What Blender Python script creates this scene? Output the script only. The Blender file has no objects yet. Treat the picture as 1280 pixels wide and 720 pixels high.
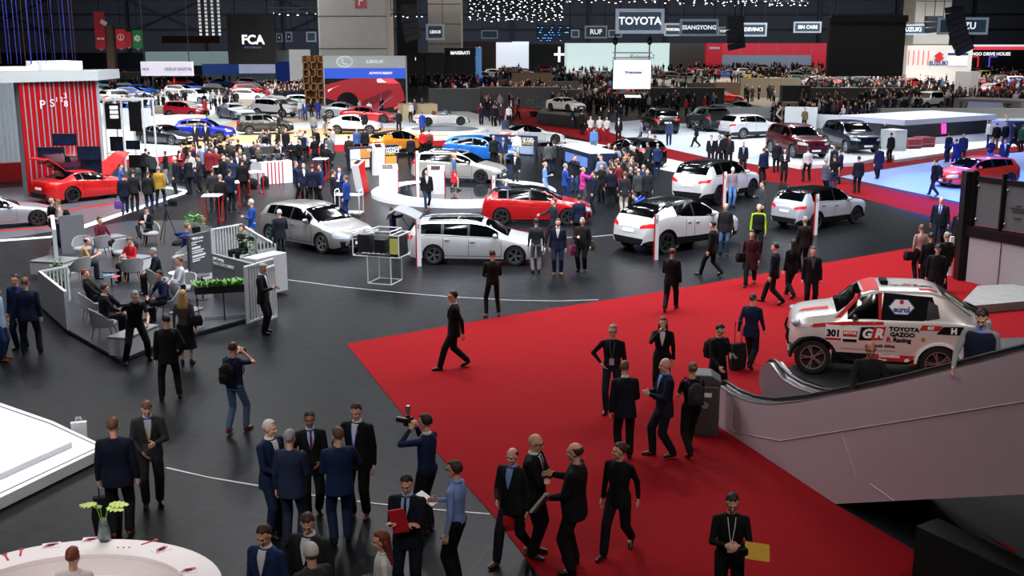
import bpy, bmesh, math, random
import numpy as np
from mathutils import Vector, Matrix
from mathutils.bvhtree import BVHTree
random.seed(7)
PI = math.pi
SC = bpy.context.scene
COL = SC.collection
TS = bpy.data.scenes.new('mesh_bench')      # scratch scene for running modifiers, removed at the end
V = Vector
# ---------------------------------------------------------------- camera model (1280x720 frame)
F, CX, CY, HCAM, TH = 1400.0, 640.0, 360.0, 7.3, math.atan(315/1400.0)
def ray(px, py):
    X = (px-CX)/F; U = -(py-CY)/F
    return V((X, math.cos(TH)+math.sin(TH)*U, -math.sin(TH)+math.cos(TH)*U))
def G(px, py, h=0.0):
    d = ray(px, py); t = (h-HCAM)/d.z
    return V((d.x*t, d.y*t, h))
def PY(px, py, y):
    d = ray(px, py); t = y/d.y
    return V((d.x*t, y, HCAM+d.z*t))
cam = bpy.data.cameras.new('camera'); camo = bpy.data.objects.new('camera', cam); COL.objects.link(camo)
camo.location = (0, 0, HCAM); camo.rotation_euler = (PI/2-TH, 0, 0)
cam.sensor_width = 36; cam.lens = F/1280*36; cam.clip_end = 900; cam.clip_start = .1
SC.camera = camo
vs = SC.view_settings; vs.view_transform = 'Standard'; vs.look = 'None'; vs.gamma = 1; vs.exposure = 0; vs.use_curve_mapping = False
# ---------------------------------------------------------------- materials
def lin(c):
    if isinstance(c, str):
        c = [int(c[i:i+2], 16)/255 for i in (0, 2, 4)]
    return tuple((x/12.92 if x <= .04045 else ((x+.055)/1.055)**2.4) for x in c)
MATS = {}
def mat(name, c='808080', rough=.6, metal=0, emit=0, coat=0, spec=.5, noise=0, scale=20, bump=0, alpha=1, trans=0):
    if name in MATS: return MATS[name]
    m = bpy.data.materials.new(name); m.use_nodes = True; nt = m.node_tree; b = nt.nodes['Principled BSDF']
    L = lin(c); I = b.inputs
    I['Base Color'].default_value = (*L, 1); I['Roughness'].default_value = rough; I['Metallic'].default_value = metal
    I['Coat Weight'].default_value = coat; I['Coat Roughness'].default_value = .05; I['Specular IOR Level'].default_value = spec
    if trans: I['Transmission Weight'].default_value = trans
    if alpha < 1: I['Alpha'].default_value = alpha
    if emit: I['Emission Color'].default_value = (*L, 1); I['Emission Strength'].default_value = emit
    if noise or bump:
        tc = nt.nodes.new('ShaderNodeTexCoord'); n = nt.nodes.new('ShaderNodeTexNoise'); n.inputs['Scale'].default_value = scale; n.inputs['Detail'].default_value = 4
        nt.links.new(tc.outputs['Object'], n.inputs['Vector'])
        if noise:
            mx = nt.nodes.new('ShaderNodeMix'); mx.data_type = 'RGBA'
            mx.inputs['A'].default_value = (*[x*(1-noise) for x in L], 1); mx.inputs['B'].default_value = (*[min(1, x*(1+noise)) for x in L], 1)
            nt.links.new(n.outputs['Fac'], mx.inputs['Factor']); nt.links.new(mx.outputs['Result'], I['Base Color'])
        if bump:
            bp = nt.nodes.new('ShaderNodeBump'); bp.inputs['Strength'].default_value = bump; bp.inputs['Distance'].default_value = .02
            nt.links.new(n.outputs['Fac'], bp.inputs['Height']); nt.links.new(bp.outputs['Normal'], I['Normal'])
    MATS[name] = m; return m
def cloth(c): return mat('fabric_'+c, c, .85, noise=.15, scale=60, spec=.25)
def paint(c, metal=.35, rough=.3): return mat('car_paint_%s' % c, c, rough, metal, coat=.8, noise=.02, scale=300)
SKIN = mat('skin', 'dca890', .55, noise=.08, scale=40); SKIN_D = mat('skin_dark', '96654e', .55, noise=.08, scale=40)
BLACK = mat('black_plastic', '0b0b0d', .45, noise=.1); RUBBER = mat('rubber', '0e0e0f', .75, noise=.2, scale=80)
GLASS = mat('dark_car_glass', '030406', .08, spec=.35); CHROME = mat('chrome', 'c8ccd0', .15, 1); ALLOY = mat('alloy', '9a9da2', .3, .9)
WHITE = mat('white_paint', 'e8e8ea', .4, noise=.02); RED = mat('red_paint', 'b01018', .4, noise=.05); GREY = mat('grey_paint', '8c8e92', .5, noise=.04)
LEDW = mat('headlamp_glass', 'aab4c0', .1, spec=.8); LEDR = mat('tail_lamp_red', 'c01010', .2, emit=.6); STEEL = mat('steel', '9c9ca0', .35, .8, noise=.1)
WHITE_ = 'e8e8ea'
# ---------------------------------------------------------------- object helpers
def link(o, parent=None):
    COL.objects.link(o)
    if parent: o.parent = parent
    return o
def tag(o, label=None, cat=None, group=None, kind=None):
    if label: o['label'] = label
    if cat: o['category'] = cat
    if group: o['group'] = group
    if kind: o['kind'] = kind
    return o
def empty(name, loc=(0, 0, 0), rz=0, label=None, cat=None, group=None):
    o = bpy.data.objects.new(name, None); link(o); o.location = loc; o.rotation_euler = (0, 0, rz); o.empty_display_size = .2
    return tag(o, label, cat, group)
def copy_tree(o, parent=None):
    c = o.copy(); COL.objects.link(c)
    if parent: c.parent = parent
    for ch in o.children: copy_tree(ch, c)
    return c
def frame(d, up=V((0, 0, 1))):
    d = d.normalized()
    if abs(d.dot(up)) > .95: up = V((0, 1, 0)) if abs(d.y) < .9 else V((1, 0, 0))
    s = d.cross(up).normalized(); u = s.cross(d).normalized()
    return s, u
class MB:
    def __init__(s): s.v = []; s.f = []; s.m = []
    def add(s, vs, fs, m=0):
        b = len(s.v); s.v += [tuple(v) for v in vs]; s.f += [tuple(b+i for i in f) for f in fs]; s.m += [m]*len(fs); return s
    def box(s, x0, x1, y0, y1, z0, z1, m=0, M=None):
        vs = [V((x, y, z)) for z in (z0, z1) for y in (y0, y1) for x in (x0, x1)]
        if M: vs = [M @ v for v in vs]
        return s.add(vs, [(0, 2, 3, 1), (4, 5, 7, 6), (0, 1, 5, 4), (2, 6, 7, 3), (0, 4, 6, 2), (1, 3, 7, 5)], m)
    def loft(s, rings, m=0, cap=True, closed=True):
        n = len(rings[0]); vs = [p for r in rings for p in r]; fs = []
        k = n if closed else n-1
        for i in range(len(rings)-1):
            for j in range(k): fs.append((i*n+j, i*n+(j+1) % n, (i+1)*n+(j+1) % n, (i+1)*n+j))
        if cap: fs.append(tuple(range(n-1, -1, -1))); fs.append(tuple(range((len(rings)-1)*n, len(rings)*n)))
        return s.add(vs, fs, m)
    def tube(s, pts, rs, n=10, m=0, flat=1.0, up=V((0, 0, 1))):
        pts = [V(p) for p in pts]
        if not hasattr(rs, '__len__'): rs = [rs]*len(pts)
        rings = []
        for i, p in enumerate(pts):
            d = (pts[min(i+1, len(pts)-1)]-pts[max(i-1, 0)])
            a, b = frame(d, up)
            rings.append([p+a*math.cos(2*PI*j/n)*rs[i]+b*math.sin(2*PI*j/n)*rs[i]*flat for j in range(n)])
        return s.loft(rings, m)
    def cap(s, a, b, ra, rb, n=10, m=0):      # rounded limb
        a = V(a); b = V(b); d = (b-a); L = d.length or 1e-6; d = d/L; pts = []; rs = []
        for k in (0.98, .75, .4): pts.append(a-d*ra*k); rs.append(ra*math.sqrt(1-k*k)+1e-4)
        for k in (0, .33, .66, 1): pts.append(a+d*L*k); rs.append(ra+(rb-ra)*k)
        for k in (.4, .75, .98): pts.append(b+d*rb*k); rs.append(rb*math.sqrt(1-k*k)+1e-4)
        return s.tube(pts, rs, n, m)
    def ell(s, c, r, nu=12, nv=8, m=0, M=None):
        c = V(c); rings = []
        for i in range(nv+1):
            t = PI*(i+.02)/(nv+.04) if 0 < i < nv else (0.03 if i == 0 else PI-.03)
            ring = [V((r[0]*math.sin(t)*math.cos(2*PI*j/nu), r[1]*math.sin(t)*math.sin(2*PI*j/nu), -r[2]*math.cos(t))) for j in range(nu)]
            rings.append([c+((M @ p) if M else p) for p in ring])
        return s.loft(rings, m)
    def cyl(s, c, r, h, n=24, m=0, axis='z', r2=None):
        c = V(c); r2 = r if r2 is None else r2; R = []
        for k, rr in ((0, r), (h, r2)):
            ring = []
            for j in range(n):
                a = 2*PI*j/n; u, w = rr*math.cos(a), rr*math.sin(a)
                ring.append(c+(V((u, w, k)) if axis == 'z' else V((k, u, w)) if axis == 'x' else V((w, k, u))))
            R.append(ring)
        return s.loft(R, m)
    def lathe(s, prof, n=32, c=(0, 0, 0), m=0, cap=True):
        c = V(c); return s.loft([[c+V((r*math.cos(2*PI*j/n), r*math.sin(2*PI*j/n), z)) for j in range(n)] for r, z in prof], m, cap)
    def prism(s, poly, z0, z1, m=0, M=None):
        n = len(poly); vs = [V((x, y, z0)) for x, y in poly]+[V((x, y, z1)) for x, y in poly]
        if M: vs = [M @ v for v in vs]
        return s.add(vs, [tuple(range(n-1, -1, -1)), tuple(range(n, 2*n))]+[(i, (i+1) % n, n+(i+1) % n, n+i) for i in range(n)], m)
    def grid(s, P, m=0):
        r, c = len(P), len(P[0])
        return s.add([p for row in P for p in row], [(i*c+j, i*c+j+1, (i+1)*c+j+1, (i+1)*c+j) for i in range(r-1) for j in range(c-1)], m)
    def bar(s, a, b, w=.03, m=0, h=None):
        a = V(a); b = V(b); x, y = frame(b-a); h = h or w
        R = [[p+x*sx*w/2+y*sy*h/2 for sx, sy in ((-1, -1), (1, -1), (1, 1), (-1, 1))] for p in (a, b)]
        return s.loft(R, m)
    def mesh(s, name='mesh', recalc=True):
        me = bpy.data.meshes.new(name); me.from_pydata(s.v, [], s.f); me.polygons.foreach_set('material_index', s.m)
        if recalc:
            bm = bmesh.new(); bm.from_mesh(me); bmesh.ops.recalc_face_normals(bm, faces=bm.faces); bm.to_mesh(me); bm.free()
        return me
    def build(s, name, mats, parent=None, smooth=False, loc=None, rz=0, bevel=0, sub=0, solid=0, angle=None):
        me = s.mesh(name)
        o = bpy.data.objects.new(name, me)
        for m in (mats if isinstance(mats, (list, tuple)) else [mats]): me.materials.append(m)
        if smooth: me.polygons.foreach_set('use_smooth', [True]*len(me.polygons))
        link(o, parent)
        if loc is not None: o.location = loc
        if rz: o.rotation_euler = (0, 0, rz)
        if solid: d = o.modifiers.new('s', 'SOLIDIFY'); d.thickness = solid; d.offset = 0
        if bevel: d = o.modifiers.new('b', 'BEVEL'); d.width = bevel; d.segments = 2; d.limit_method = 'ANGLE'
        if sub: d = o.modifiers.new('u', 'SUBSURF'); d.levels = sub; d.render_levels = sub
        return o
def evaluated(me, mods):                       # run modifiers on a mesh, return a new mesh
    o = bpy.data.objects.new('tmp', me); TS.collection.objects.link(o)
    for typ, kw in mods:
        d = o.modifiers.new('m', typ)
        for k, v in kw.items(): setattr(d, k, v)
    TS.view_layers[0].update(); dg = TS.view_layers[0].depsgraph
    r = bpy.data.meshes.new_from_object(o.evaluated_get(dg)); bpy.data.objects.remove(o); return r
def remesh(me, vox, smooth=2):
    mods = [('REMESH', dict(mode='VOXEL', voxel_size=vox, use_smooth_shade=True))]
    if smooth: mods.append(('SMOOTH', dict(iterations=smooth, factor=.5)))
    return evaluated(me, mods)
def bvh(me): return BVHTree.FromPolygons([v.co.copy() for v in me.vertices], [tuple(p.vertices) for p in me.polygons])
def text_mesh(s, size=1, extrude=.01, bold=0, align='CENTER', space=1, sx=1, shear=0):
    c = bpy.data.curves.new('lettering', 'FONT'); c.body = s; c.size = size; c.extrude = extrude; c.align_x = align; c.align_y = 'CENTER'
    c.space_character = space; c.offset = bold; c.resolution_u = 3; c.shear = shear
    o = bpy.data.objects.new('tmp', c); TS.collection.objects.link(o); TS.view_layers[0].update(); dg = TS.view_layers[0].depsgraph
    me = bpy.data.meshes.new_from_object(o.evaluated_get(dg)); bpy.data.objects.remove(o)
    if sx != 1: me.transform(Matrix.Diagonal((sx, 1, 1, 1)))
    return me
def text(s, size, m, parent=None, loc=(0, 0, 0), rot=(PI/2, 0, 0), name='lettering', **k):
    me = text_mesh(s, size, **k); me.materials.clear(); me.materials.append(m)
    o = bpy.data.objects.new(name, me); link(o, parent); o.location = loc; o.rotation_euler = rot; return o
# ---------------------------------------------------------------- people
ARM = {  # wrist target (x outward, y forward, z up), elbow hint
 'down': ((.245, .03, .85), (.4, -1, 0)), 'fwd': ((.235, .20, .90), (.3, -1, -.2)), 'back': ((.24, -.16, .88), (.3, -1, 0)),
 'pocket': ((.215, .05, .90), (1, -.7, 0)), 'hip': ((.20, .04, 1.00), (1, -.4, 0)), 'fold': ((-.07, .20, 1.17), (1, .1, -1)),
 'hold': ((.07, .28, 1.16), (.6, -.3, -1)), 'holdlow': ((.10, .27, 1.02), (.6, -.5, -1)), 'face': ((.07, .17, 1.46), (.9, .3, -1)),
 'ear': ((.15, .07, 1.55), (1, .4, -.6)), 'eye': ((.07, .22, 1.52), (.9, .1, -1)), 'up': ((.12, .40, 1.66), (.6, 0, -1)), 'gest': ((.20, .32, 1.20), (.7, -.3, -1)),
 'behind': ((.06, -.17, .98), (1, -.4, 0)), 'reach': ((.16, .48, 1.20), (.5, 0, -1)), 'rail': ((.26, .34, 1.00), (.6, -.5, -.8)),
 'lap': ((.10, .30, .60), (1, -.4, -.3)), 'knee': ((.17, .38, .62), (1, -.4, -.3)), 'laphold': ((.05, .30, .78), (.8, -.2, -1)), 'chin': ((.05, .20, 1.0), (.8, .2, -1)),
 'hug': ((.02, .42, 1.42), (.8, 0, -.6)), 'bag': ((.26, .0, .82), (.4, -1, 0))}
LEG = {  # hip height, (ankle r), (ankle l), knee hints r,l
 'stand': (.93, (.10, .02, .09), (.10, -.02, .09)), 'apart': (.92, (.17, .03, .09), (.17, 0, .09)), 'walk': (.89, (.08, .32, .09), (.09, -.30, .15)),
 'walk2': (.89, (.09, -.30, .15), (.08, .32, .09)), 'step': (.915, (.09, .16, .09), (.10, -.14, .11)), 'sit': (.50, (.12, .44, .09), (.12, .40, .09)),
 'cross': (.50, (-.02, .62, .34), (.10, .42, .09)), 'crouch': (.48, (.12, .14, .09), (.12, -.10, .11)), 'wide': (.88, (.26, .06, .09), (.26, -.06, .09)), 'bent': (.90, (.12, .05, .09), (.12, -.05, .09))}
def ik(S, W, l1, l2, hint):
    S = V(S); W = V(W); d = W-S; L = min(d.length, (l1+l2)*.998); dn = d.normalized(); W = S+dn*L
    a = (l1*l1-l2*l2+L*L)/(2*L); h = math.sqrt(max(l1*l1-a*a, 0)); hn = V(hint); hn = (hn-dn*hn.dot(dn)).normalized()
    return S+dn*a+hn*h, W
PC = {}
TORSO = [(.76, .200, .138), (.86, .196, .135), (.95, .186, .128), (1.07, .168, .114), (1.20, .180, .12), (1.31, .194, .122), (1.375, .192, .112), (1.42, .158, .098), (1.455, .108, .082), (1.50, .066, .066)]
def person_geo(p):
    """skeleton for a pose"""
    hz, ar, al = LEG[p['legs']]; w = p['w']; lean = math.radians(p['lean']); dz = hz-.93
    def up(v):   # upright body coords -> leaned coords
        v = V(v); y, z = v.y, v.z-.93
        return V((v.x, y*math.cos(lean)+z*math.sin(lean), .93+dz-y*math.sin(lean)+z*math.cos(lean)))
    g = dict(up=up, lean=lean, hz=hz, dz=dz)
    for sd, s in (('r', 1), ('l', -1)):
        A, hint = ARM[p['a'+sd]]
        sh = up((s*.180*w, 0, 1.398)); T = V((s*A[0]*(w if A[0] > .15 else 1), A[1]*(1 if A[1] < .1 else (.5+.5*w)), A[2]))
        if hz < .7 and A[2] > .85: T = T+V((0, 0, dz))      # seated: targets move down with the hips
        elif hz >= .7: T = up(T) if abs(p['lean']) > 1 and A[2] > .95 else T+V((0, math.sin(lean)*.2, dz))
        e, wr = ik(sh, T, .295, .262, V((s*hint[0], hint[1], hint[2])))
        g['sh'+sd], g['el'+sd], g['wr'+sd] = sh, e, wr
        a = ar if sd == 'r' else al
        hp = V((s*.092*w, 0, hz-.02)); an = V((s*a[0], a[1], a[2]))
        k, an = ik(hp, an, .43, .42, (s*.15, 1, .3 if hz < .7 else 0))
        g['hp'+sd], g['kn'+sd], g['an'+sd] = hp, k, an
    hc = up((0, .015, 1.635)); g['neck'] = up((0, -.01, 1.47)); yaw, pit = math.radians(p['hy']), math.radians(p['hp'])
    g['head'] = hc+V((0, math.sin(pit)*.03, -abs(math.sin(pit))*.02)); g['HM'] = Matrix.Rotation(yaw, 3, 'Z') @ Matrix.Rotation(-pit-lean*.6, 3, 'X')
    return g
def hand_prims(b, g, sd, fingers=True):
    s = 1 if sd == 'r' else -1; W = g['wr'+sd]; d = (W-g['el'+sd]).normalized()
    inward = V((-s, .25, 0)); inward = (inward-d*inward.dot(d))
    if inward.length < .3: inward = V((0, 0, -1))-d*(-d.z)
    n = inward.normalized(); ax = n.cross(d).normalized()*s     # ax: across the palm; thumb side
    if ax.y < 0 and abs(d.z) > .5: ax = -ax
    if abs(d.z) <= .5 and ax.z < 0: ax = -ax
    c = W+d*.045
    if not fingers: b.cap(W, W+d*.12+n*.02, .03, .022, 8); return
    for k in (-1, -.33, .33, 1): b.cap(W+d*.005+ax*k*.018, W+d*.085+ax*k*.030, .017, .0145, 8)
    for k, L in ((1, .068), (.33, .078), (-.33, .072), (-1, .055)):
        a = W+d*.085+ax*k*.031; m1 = a+d*L*.5+n*.010+ax*k*.004; e = m1+(d*.8+n*.6).normalized()*L*.5
        b.cap(a, m1, .0098, .009, 7); b.cap(m1, e, .009, .0078, 7)
    t0 = W+d*.03+ax*.034; t1 = t0+(d*.6+ax*.75+n*.3).normalized()*.04; t2 = t1+(d*.9+n*.35+ax*.15).normalized()*.032
    b.cap(W+d*.02+ax*.02, t0, .016, .013, 7); b.cap(t0, t1, .013, .011, 7); b.cap(t1, t2, .011, .009, 7)
def head_prims(b, g, simple=False):
    c, R = g['head'], g['HM']
    E = lambda o, r, n=12: b.ell(c+R @ V(o), r, n, 8, 0, R)
    E((0, -.012, .022), (.076, .097, .098), 16); E((0, .018, -.045), (.058, .070, .075), 14)
    if not simple:
        E((0, .070, -.092), (.026, .022, .022)); E((0, .072, .028), (.050, .022, .014))       # chin, brow
        b.cap(c+R @ V((0, .086, .018)), c+R @ V((0, .105, -.028)), .009, .014, 8)                   # nose
        for s in (-1, 1):
            E((s*.076, -.008, -.008), (.010, .020, .032)); E((s*.036, .066, -.030), (.022, .020, .026)); E((s*.013, .094, -.03), (.009, .010, .008))
        E((0, .078, -.062), (.024, .016, .008)); E((0, .076, -.072), (.022, .015, .008))              # lips
    b.cap(g['neck']-V((0, 0, .03)), c+R @ V((0, -.02, -.06)), .054, .047, 12)
def torso_rings(g, w, grow, z0, z1, flare=0, fem=False):
    R = []; zs = [z0]+[t[0] for t in TORSO if z0+.02 < t[0] < z1-.01]+[z1]
    for z in zs:
        for (a, b_) in zip(TORSO, TORSO[1:]):
            if a[0] <= z <= b_[0]: k = (z-a[0])/(b_[0]-a[0]); x = a[1]+(b_[1]-a[1])*k; y = a[2]+(b_[2]-a[2])*k; break
        else:
            x, y = TORSO[0][1:] if z < TORSO[0][0] else TORSO[-1][1:]
        if fem: x *= .90 if z > 1.0 else .97; x *= (.93 if 1.0 < z < 1.2 else 1)
        gut = max(0, w-1)*.28*math.exp(-((z-1.05)/.16)**2); 
        if z < .8: x *= 1+flare*(.8-z); y *= 1+flare*(.8-z)
        x = x*w+grow; y = y*(.5+.5*w)+grow
        R.append([g['up'](V((x*math.copysign(abs(math.cos(a))**.85, math.cos(a)), (y+(gut if math.sin(a) > 0 else 0))*math.sin(a)+(.0 if z < 1.3 else -.01), z))) for a in [2*PI*j/20 for j in range(20)]])
    return R
def hair_mesh(g, style):
    b = MB(); c, R = g['head'], g['HM']; rings = []; nu, nv = 26, 18
    rad = V((.0795, .101, .103)); off = V((0, -.012, .024))
    for i in range(nv+1):
        t = PI*i/nv; ring = []
        for j in range(nu):
            a = 2*PI*j/nu; d = V((math.sin(t)*math.cos(a), math.sin(t)*math.sin(a), math.cos(t)))
            front = d.y
            line = .62-front*1.0 if front < .35 else .50+(front-.35)*.35    # hair line height on the unit head
            lim = {'short': -.38, 'bald': -.42, 'long': -.95, 'bun': -.40, 'bob': -.8, 'cap': .15}[style]
            low = max(lim, line-.95) if front < .35 else line
            if front < -.1: low = lim
            elif front < .35: low = lim+(front+.1)/.45*(.50-lim)
            k = (1.05 if front < .2 else 1.03) if d.z > low else .82
            if style == 'bald' and (d.z > .45 or front > .25): k = .82
            if style == 'cap': k = 1.12 if d.z > .12 else .82
            if d.z > low and style not in ('bald', 'cap'): k += .035*max(0, d.z)+.022*math.sin(a*5+t*4)+.015*math.sin(a*11+t*9)+(.03 if front > .3 and d.z < .8 else 0)
            if style in ('long', 'bob') and d.z > low: k += .06
            q = V((rad.x*d.x, rad.y*d.y, rad.z*d.z))*k
            if d.z < -.1 and style in ('long',) and k > 1: q.z *= 1.6
            ring.append(c+R @ (off+q))
        rings.append(ring)
    b.loft(rings, 0, cap=False)
    if style == 'long':
        for k in (-1, -.5, 0, .5, 1):
            b.cap(c+R @ V((k*.066, -.05-.035*(1-abs(k)), .0)), g['up'](V((k*.085, -.105, 1.36+.02*abs(k)))), .035, .026, 8)
    if style == 'bun': b.ell(c+R @ V((0, -.125, .03)), (.038, .034, .036))
    if style == 'cap': b.ell(c+R @ V((0, .10, .045)), (.06, .06, .012), 12, 6, 0, R)
    return b.mesh('hair')
def shoe_prims(b, g, sd, r=1):
    a, k = g['an'+sd], g['kn'+sd]; s = 1 if sd == 'r' else -1; yaw = s*.18
    f = V((math.sin(yaw), math.cos(yaw), 0)); pz = 0
    if a.z > .13: f = V((f.x, f.y*.8, -.45 if a.z < .25 else .25)).normalized()
    h = a-V((0, 0, .045))-f*.03; t = h+f*.19
    b.cap(h, h+f*.11, .038*r, .043*r, 10); b.cap(h+f*.10, t-V((0, 0, .008)), .043*r, .030*r, 10); b.cap(a+V((0, 0, .02)), h, .042*r, .038*r, 10)
DEF = dict(ar='down', al='down', legs='stand', lean=0, hy=0, hp=5, w=1.0, fem=0, hair='short', top='jacket', bot='trousers', lod=1)
def mkey(p, ks): return tuple(p[k] for k in ks)
def person_meshes(p):
    lod = p['lod']; key = mkey(p, ('ar', 'al', 'legs', 'lean', 'hy', 'hp', 'w', 'fem', 'hair', 'top', 'bot', 'lod'))
    if key in PC: return PC[key]
    g = person_geo(p); w = p['w']; out = {}; fem = p['fem']; aw = (.88 if fem else 1)*(.4+.6*w)
    vox = {1: .0085, 2: .014, 3: .03}[lod]
    # body: one continuous surface
    b = MB(); head_prims(b, g, lod == 3)
    if lod < 3:
        b.loft(torso_rings(g, w, -.05, .86, 1.45, fem=fem))
        b.cap(g['hpr'], g['hpl'], .06, .06)
        for sd in 'rl':
            b.cap(g['sh'+sd], g['el'+sd], .045*aw, .036*aw); b.cap(g['el'+sd], g['wr'+sd], .037*aw, .026*aw); hand_prims(b, g, sd, True)
            b.cap(g['hp'+sd], g['kn'+sd], .060*aw, .046); b.cap(g['kn'+sd], g['an'+sd], .046, .034); b.cap(g['an'+sd]-V((0, 0, .03)), g['an'+sd]+V((0, .10, -.05)), .03, .022)
        out['body'] = remesh(b.mesh(), vox, 1); out['body'].materials.clear(); out['body'].materials.append(None)
    # top garment
    j = MB(); hem = {'jacket': .77, 'shirt': .93, 'coat': .55, 'tee': .90, 'vest': .88, 'dress': .42}[p['top']]; gr = {'jacket': .004, 'shirt': -.012, 'coat': .010, 'tee': -.010, 'vest': .015, 'dress': -.008}[p['top']]
    if g['hz'] < .7: hem = max(hem, .90)
    j.loft(torso_rings(g, w, gr, hem, 1.475, flare=.9 if hem < .7 else .0, fem=fem))
    tb = bvh(j.mesh())
    for sd in 'rl':
        S, E_, W_ = g['sh'+sd], g['el'+sd], g['wr'+sd]; q = gr*.5
        if p['top'] != 'vest' or 1:
            if p['top'] == 'tee': j.cap(S, S.lerp(E_, .65), .060*aw+q, .050*aw+q)
            else:
                j.cap(S, E_, .060*aw+q, .050*aw+q); j.cap(E_, E_.lerp(W_, .93), .050*aw+q, .036*aw+q)
                j.cap(S+V((0, 0, .004)), g['neck']-V((0, 0, .025)), .052 if p['top'] in ('jacket', 'coat') else .044, .05)
    if lod < 3: out['top'] = remesh(j.mesh(), max(vox, .012), 2); out['top'].materials.clear(); out['top'].materials.append(None)
    # bottom garment
    t = MB()
    if p['bot'] == 'skirt':
        t.loft(torso_rings(g, w, .004, .40, .98, flare=.8, fem=fem))
    else:
        fat = {'trousers': 1, 'jeans': .9, 'slim': .82, 'shorts': 1}[p['bot']]*(.5+.5*w)
        t.cap(g['hpr']+V((0, -.012, .03)), g['hpl']+V((0, -.012, .03)), .098*fat, .098*fat, 12)
        t.loft(torso_rings(g, w, -.020, .86, 1.0, fem=fem)); t.cap(g['hpr']+V((-.04, 0, .10)), g['hpl']+V((.04, 0, .10)), .09*fat, .09*fat, 12)
        for sd in 'rl':
            an = g['an'+sd].lerp(g['kn'+sd], .06)
            t.cap(g['hp'+sd], g['kn'+sd], .099*fat, .078*fat, 12); t.cap(g['kn'+sd], an, .078*fat, .066*fat, 12)
    if lod < 3: out['bottom'] = remesh(t.mesh(), max(vox, .014), 2); out['bottom'].materials.clear(); out['bottom'].materials.append(None)
    if lod < 3:
        for sd in 'rl':
            s = MB(); shoe_prims(s, g, sd); m = remesh(s.mesh(), .012, 1); m.materials.clear(); m.materials.append(None); out['shoe_'+sd] = m
        hm = hair_mesh(g, p['hair']); hm.materials.append(None); hm.polygons.foreach_set('use_smooth', [True]*len(hm.polygons)); out['hair'] = hm
        # front panels pressed onto the torso
        up = g['up']; fd = (up((0, 1, 1.2))-up((0, 0, 1.2))).normalized()
        def press(rows, off):
            P = []
            for r in rows:
                q = []
                for x, z in r:
                    o = up((x*(.4+.6*w), .6, z)); h = tb.ray_cast(o, -fd); hit = h[0] if h[0] else up((x, .10, z)); q.append(hit+fd*off)
                P.append(q)
            bb = MB(); bb.grid(P)
            P2 = [[q-fd*.012 for q in r] for r in P]; bb.grid(P2)
            n, c = len(P), len(P[0]); edge = [(0, j) for j in range(c)]+[(i, c-1) for i in range(1, n)]+[(n-1, j) for j in range(c-2, -1, -1)]+[(i, 0) for i in range(n-2, 0, -1)]
            for (a, b2) in zip(edge, edge[1:]+edge[:1]):
                bb.add([P[a[0]][a[1]], P[b2[0]][b2[1]], P2[b2[0]][b2[1]], P2[a[0]][a[1]]], [(0, 1, 2, 3)])
            me = bb.mesh(); me.materials.append(None); me.polygons.foreach_set('use_smooth', [True]*len(me.polygons)); return me
        L = lambda a, b2, n: [a+(b2-a)*i/n for i in range(n+1)]
        out['front'] = press([[(x, z) for x in L(-k, k, 6)] for z, k in ((1.462, .050), (1.42, .060), (1.36, .050), (1.29, .036), (1.22, .020), (1.17, .006))], .010)
        out['tie'] = press([[(x, z) for x in L(-k, k, 2)] for z, k in ((1.462, .020), (1.44, .012), (1.35, .017), (1.24, .018), (1.17, .006))], .020)
        out['lap'] = [press([[(s*(k+x), z) for x in L(0, wd, 2)] for z, k, wd in ((1.455, .050, .02), (1.38, .054, .045), (1.30, .038, .035), (1.17, .006, .006))], .016) for s in (-1, 1)]
        out['lany'] = press([[(x, z) for x in L(a, a+.010, 1)] for z, a in ((1.45, .045), (1.35, .034), (1.25, .02), (1.12, .0))], .024)
        out['badge'] = press([[(x, z) for x in (-.045, .0, .045)] for z in (1.13, 1.06, 1.0)], .026)
        out['lany2'] = press([[(x, z) for x in L(-a-.010, -a, 1)] for z, a in ((1.45, .045), (1.35, .034), (1.25, .02), (1.12, .0))], .024)
        cl = MB(); n0 = g['neck']; dn = (g['head']-n0).normalized(); cl.tube([n0-dn*.01, n0+dn*.035], [.072, .064], 14); m = cl.mesh(); m.materials.append(None); m.polygons.foreach_set('use_smooth', [True]*len(m.polygons)); out['collar'] = m
        c, R = g['head'], g['HM']
        for i, s in enumerate((-1, 1)):
            e = MB(); e.ell(c+R @ V((s*.031, .080, .008)), (.013, .008, .006), 8, 6, 0, R); m = e.mesh(); m.materials.append(None); out['eye%d' % i] = m
        gl = MB()
        for s in (-1, 1):
            gl.tube([c+R @ V((s*.033+.024*math.cos(a), .096, .004+.018*math.sin(a))) for a in [2*PI*k/10 for k in range(11)]], .003, 5)
            gl.bar(c+R @ V((s*.056, .094, .008)), c+R @ V((s*.081, -.01, .008)), .005)
        m = gl.mesh(); m.materials.append(None); out['glasses'] = m
    else:
        # far: everything fused into one skin, materials by nearest limb
        b.v += []; allb = MB()
        for src in (b, j, t):
            allb.add(src.v, src.f)
        for sd in 'rl': shoe_prims(allb, g, sd, 1.1); hand_prims(allb, g, sd, False)
        me = remesh(allb.mesh(), vox, 1)
        n = len(me.polygons); C = np.zeros(n*3); me.polygons.foreach_get('center', C); C = C.reshape(-1, 3)
        bones = []   # a, b, r, mat   0 skin 1 hair 2 top 3 bottom 4 shoe 5 shirt
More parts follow.
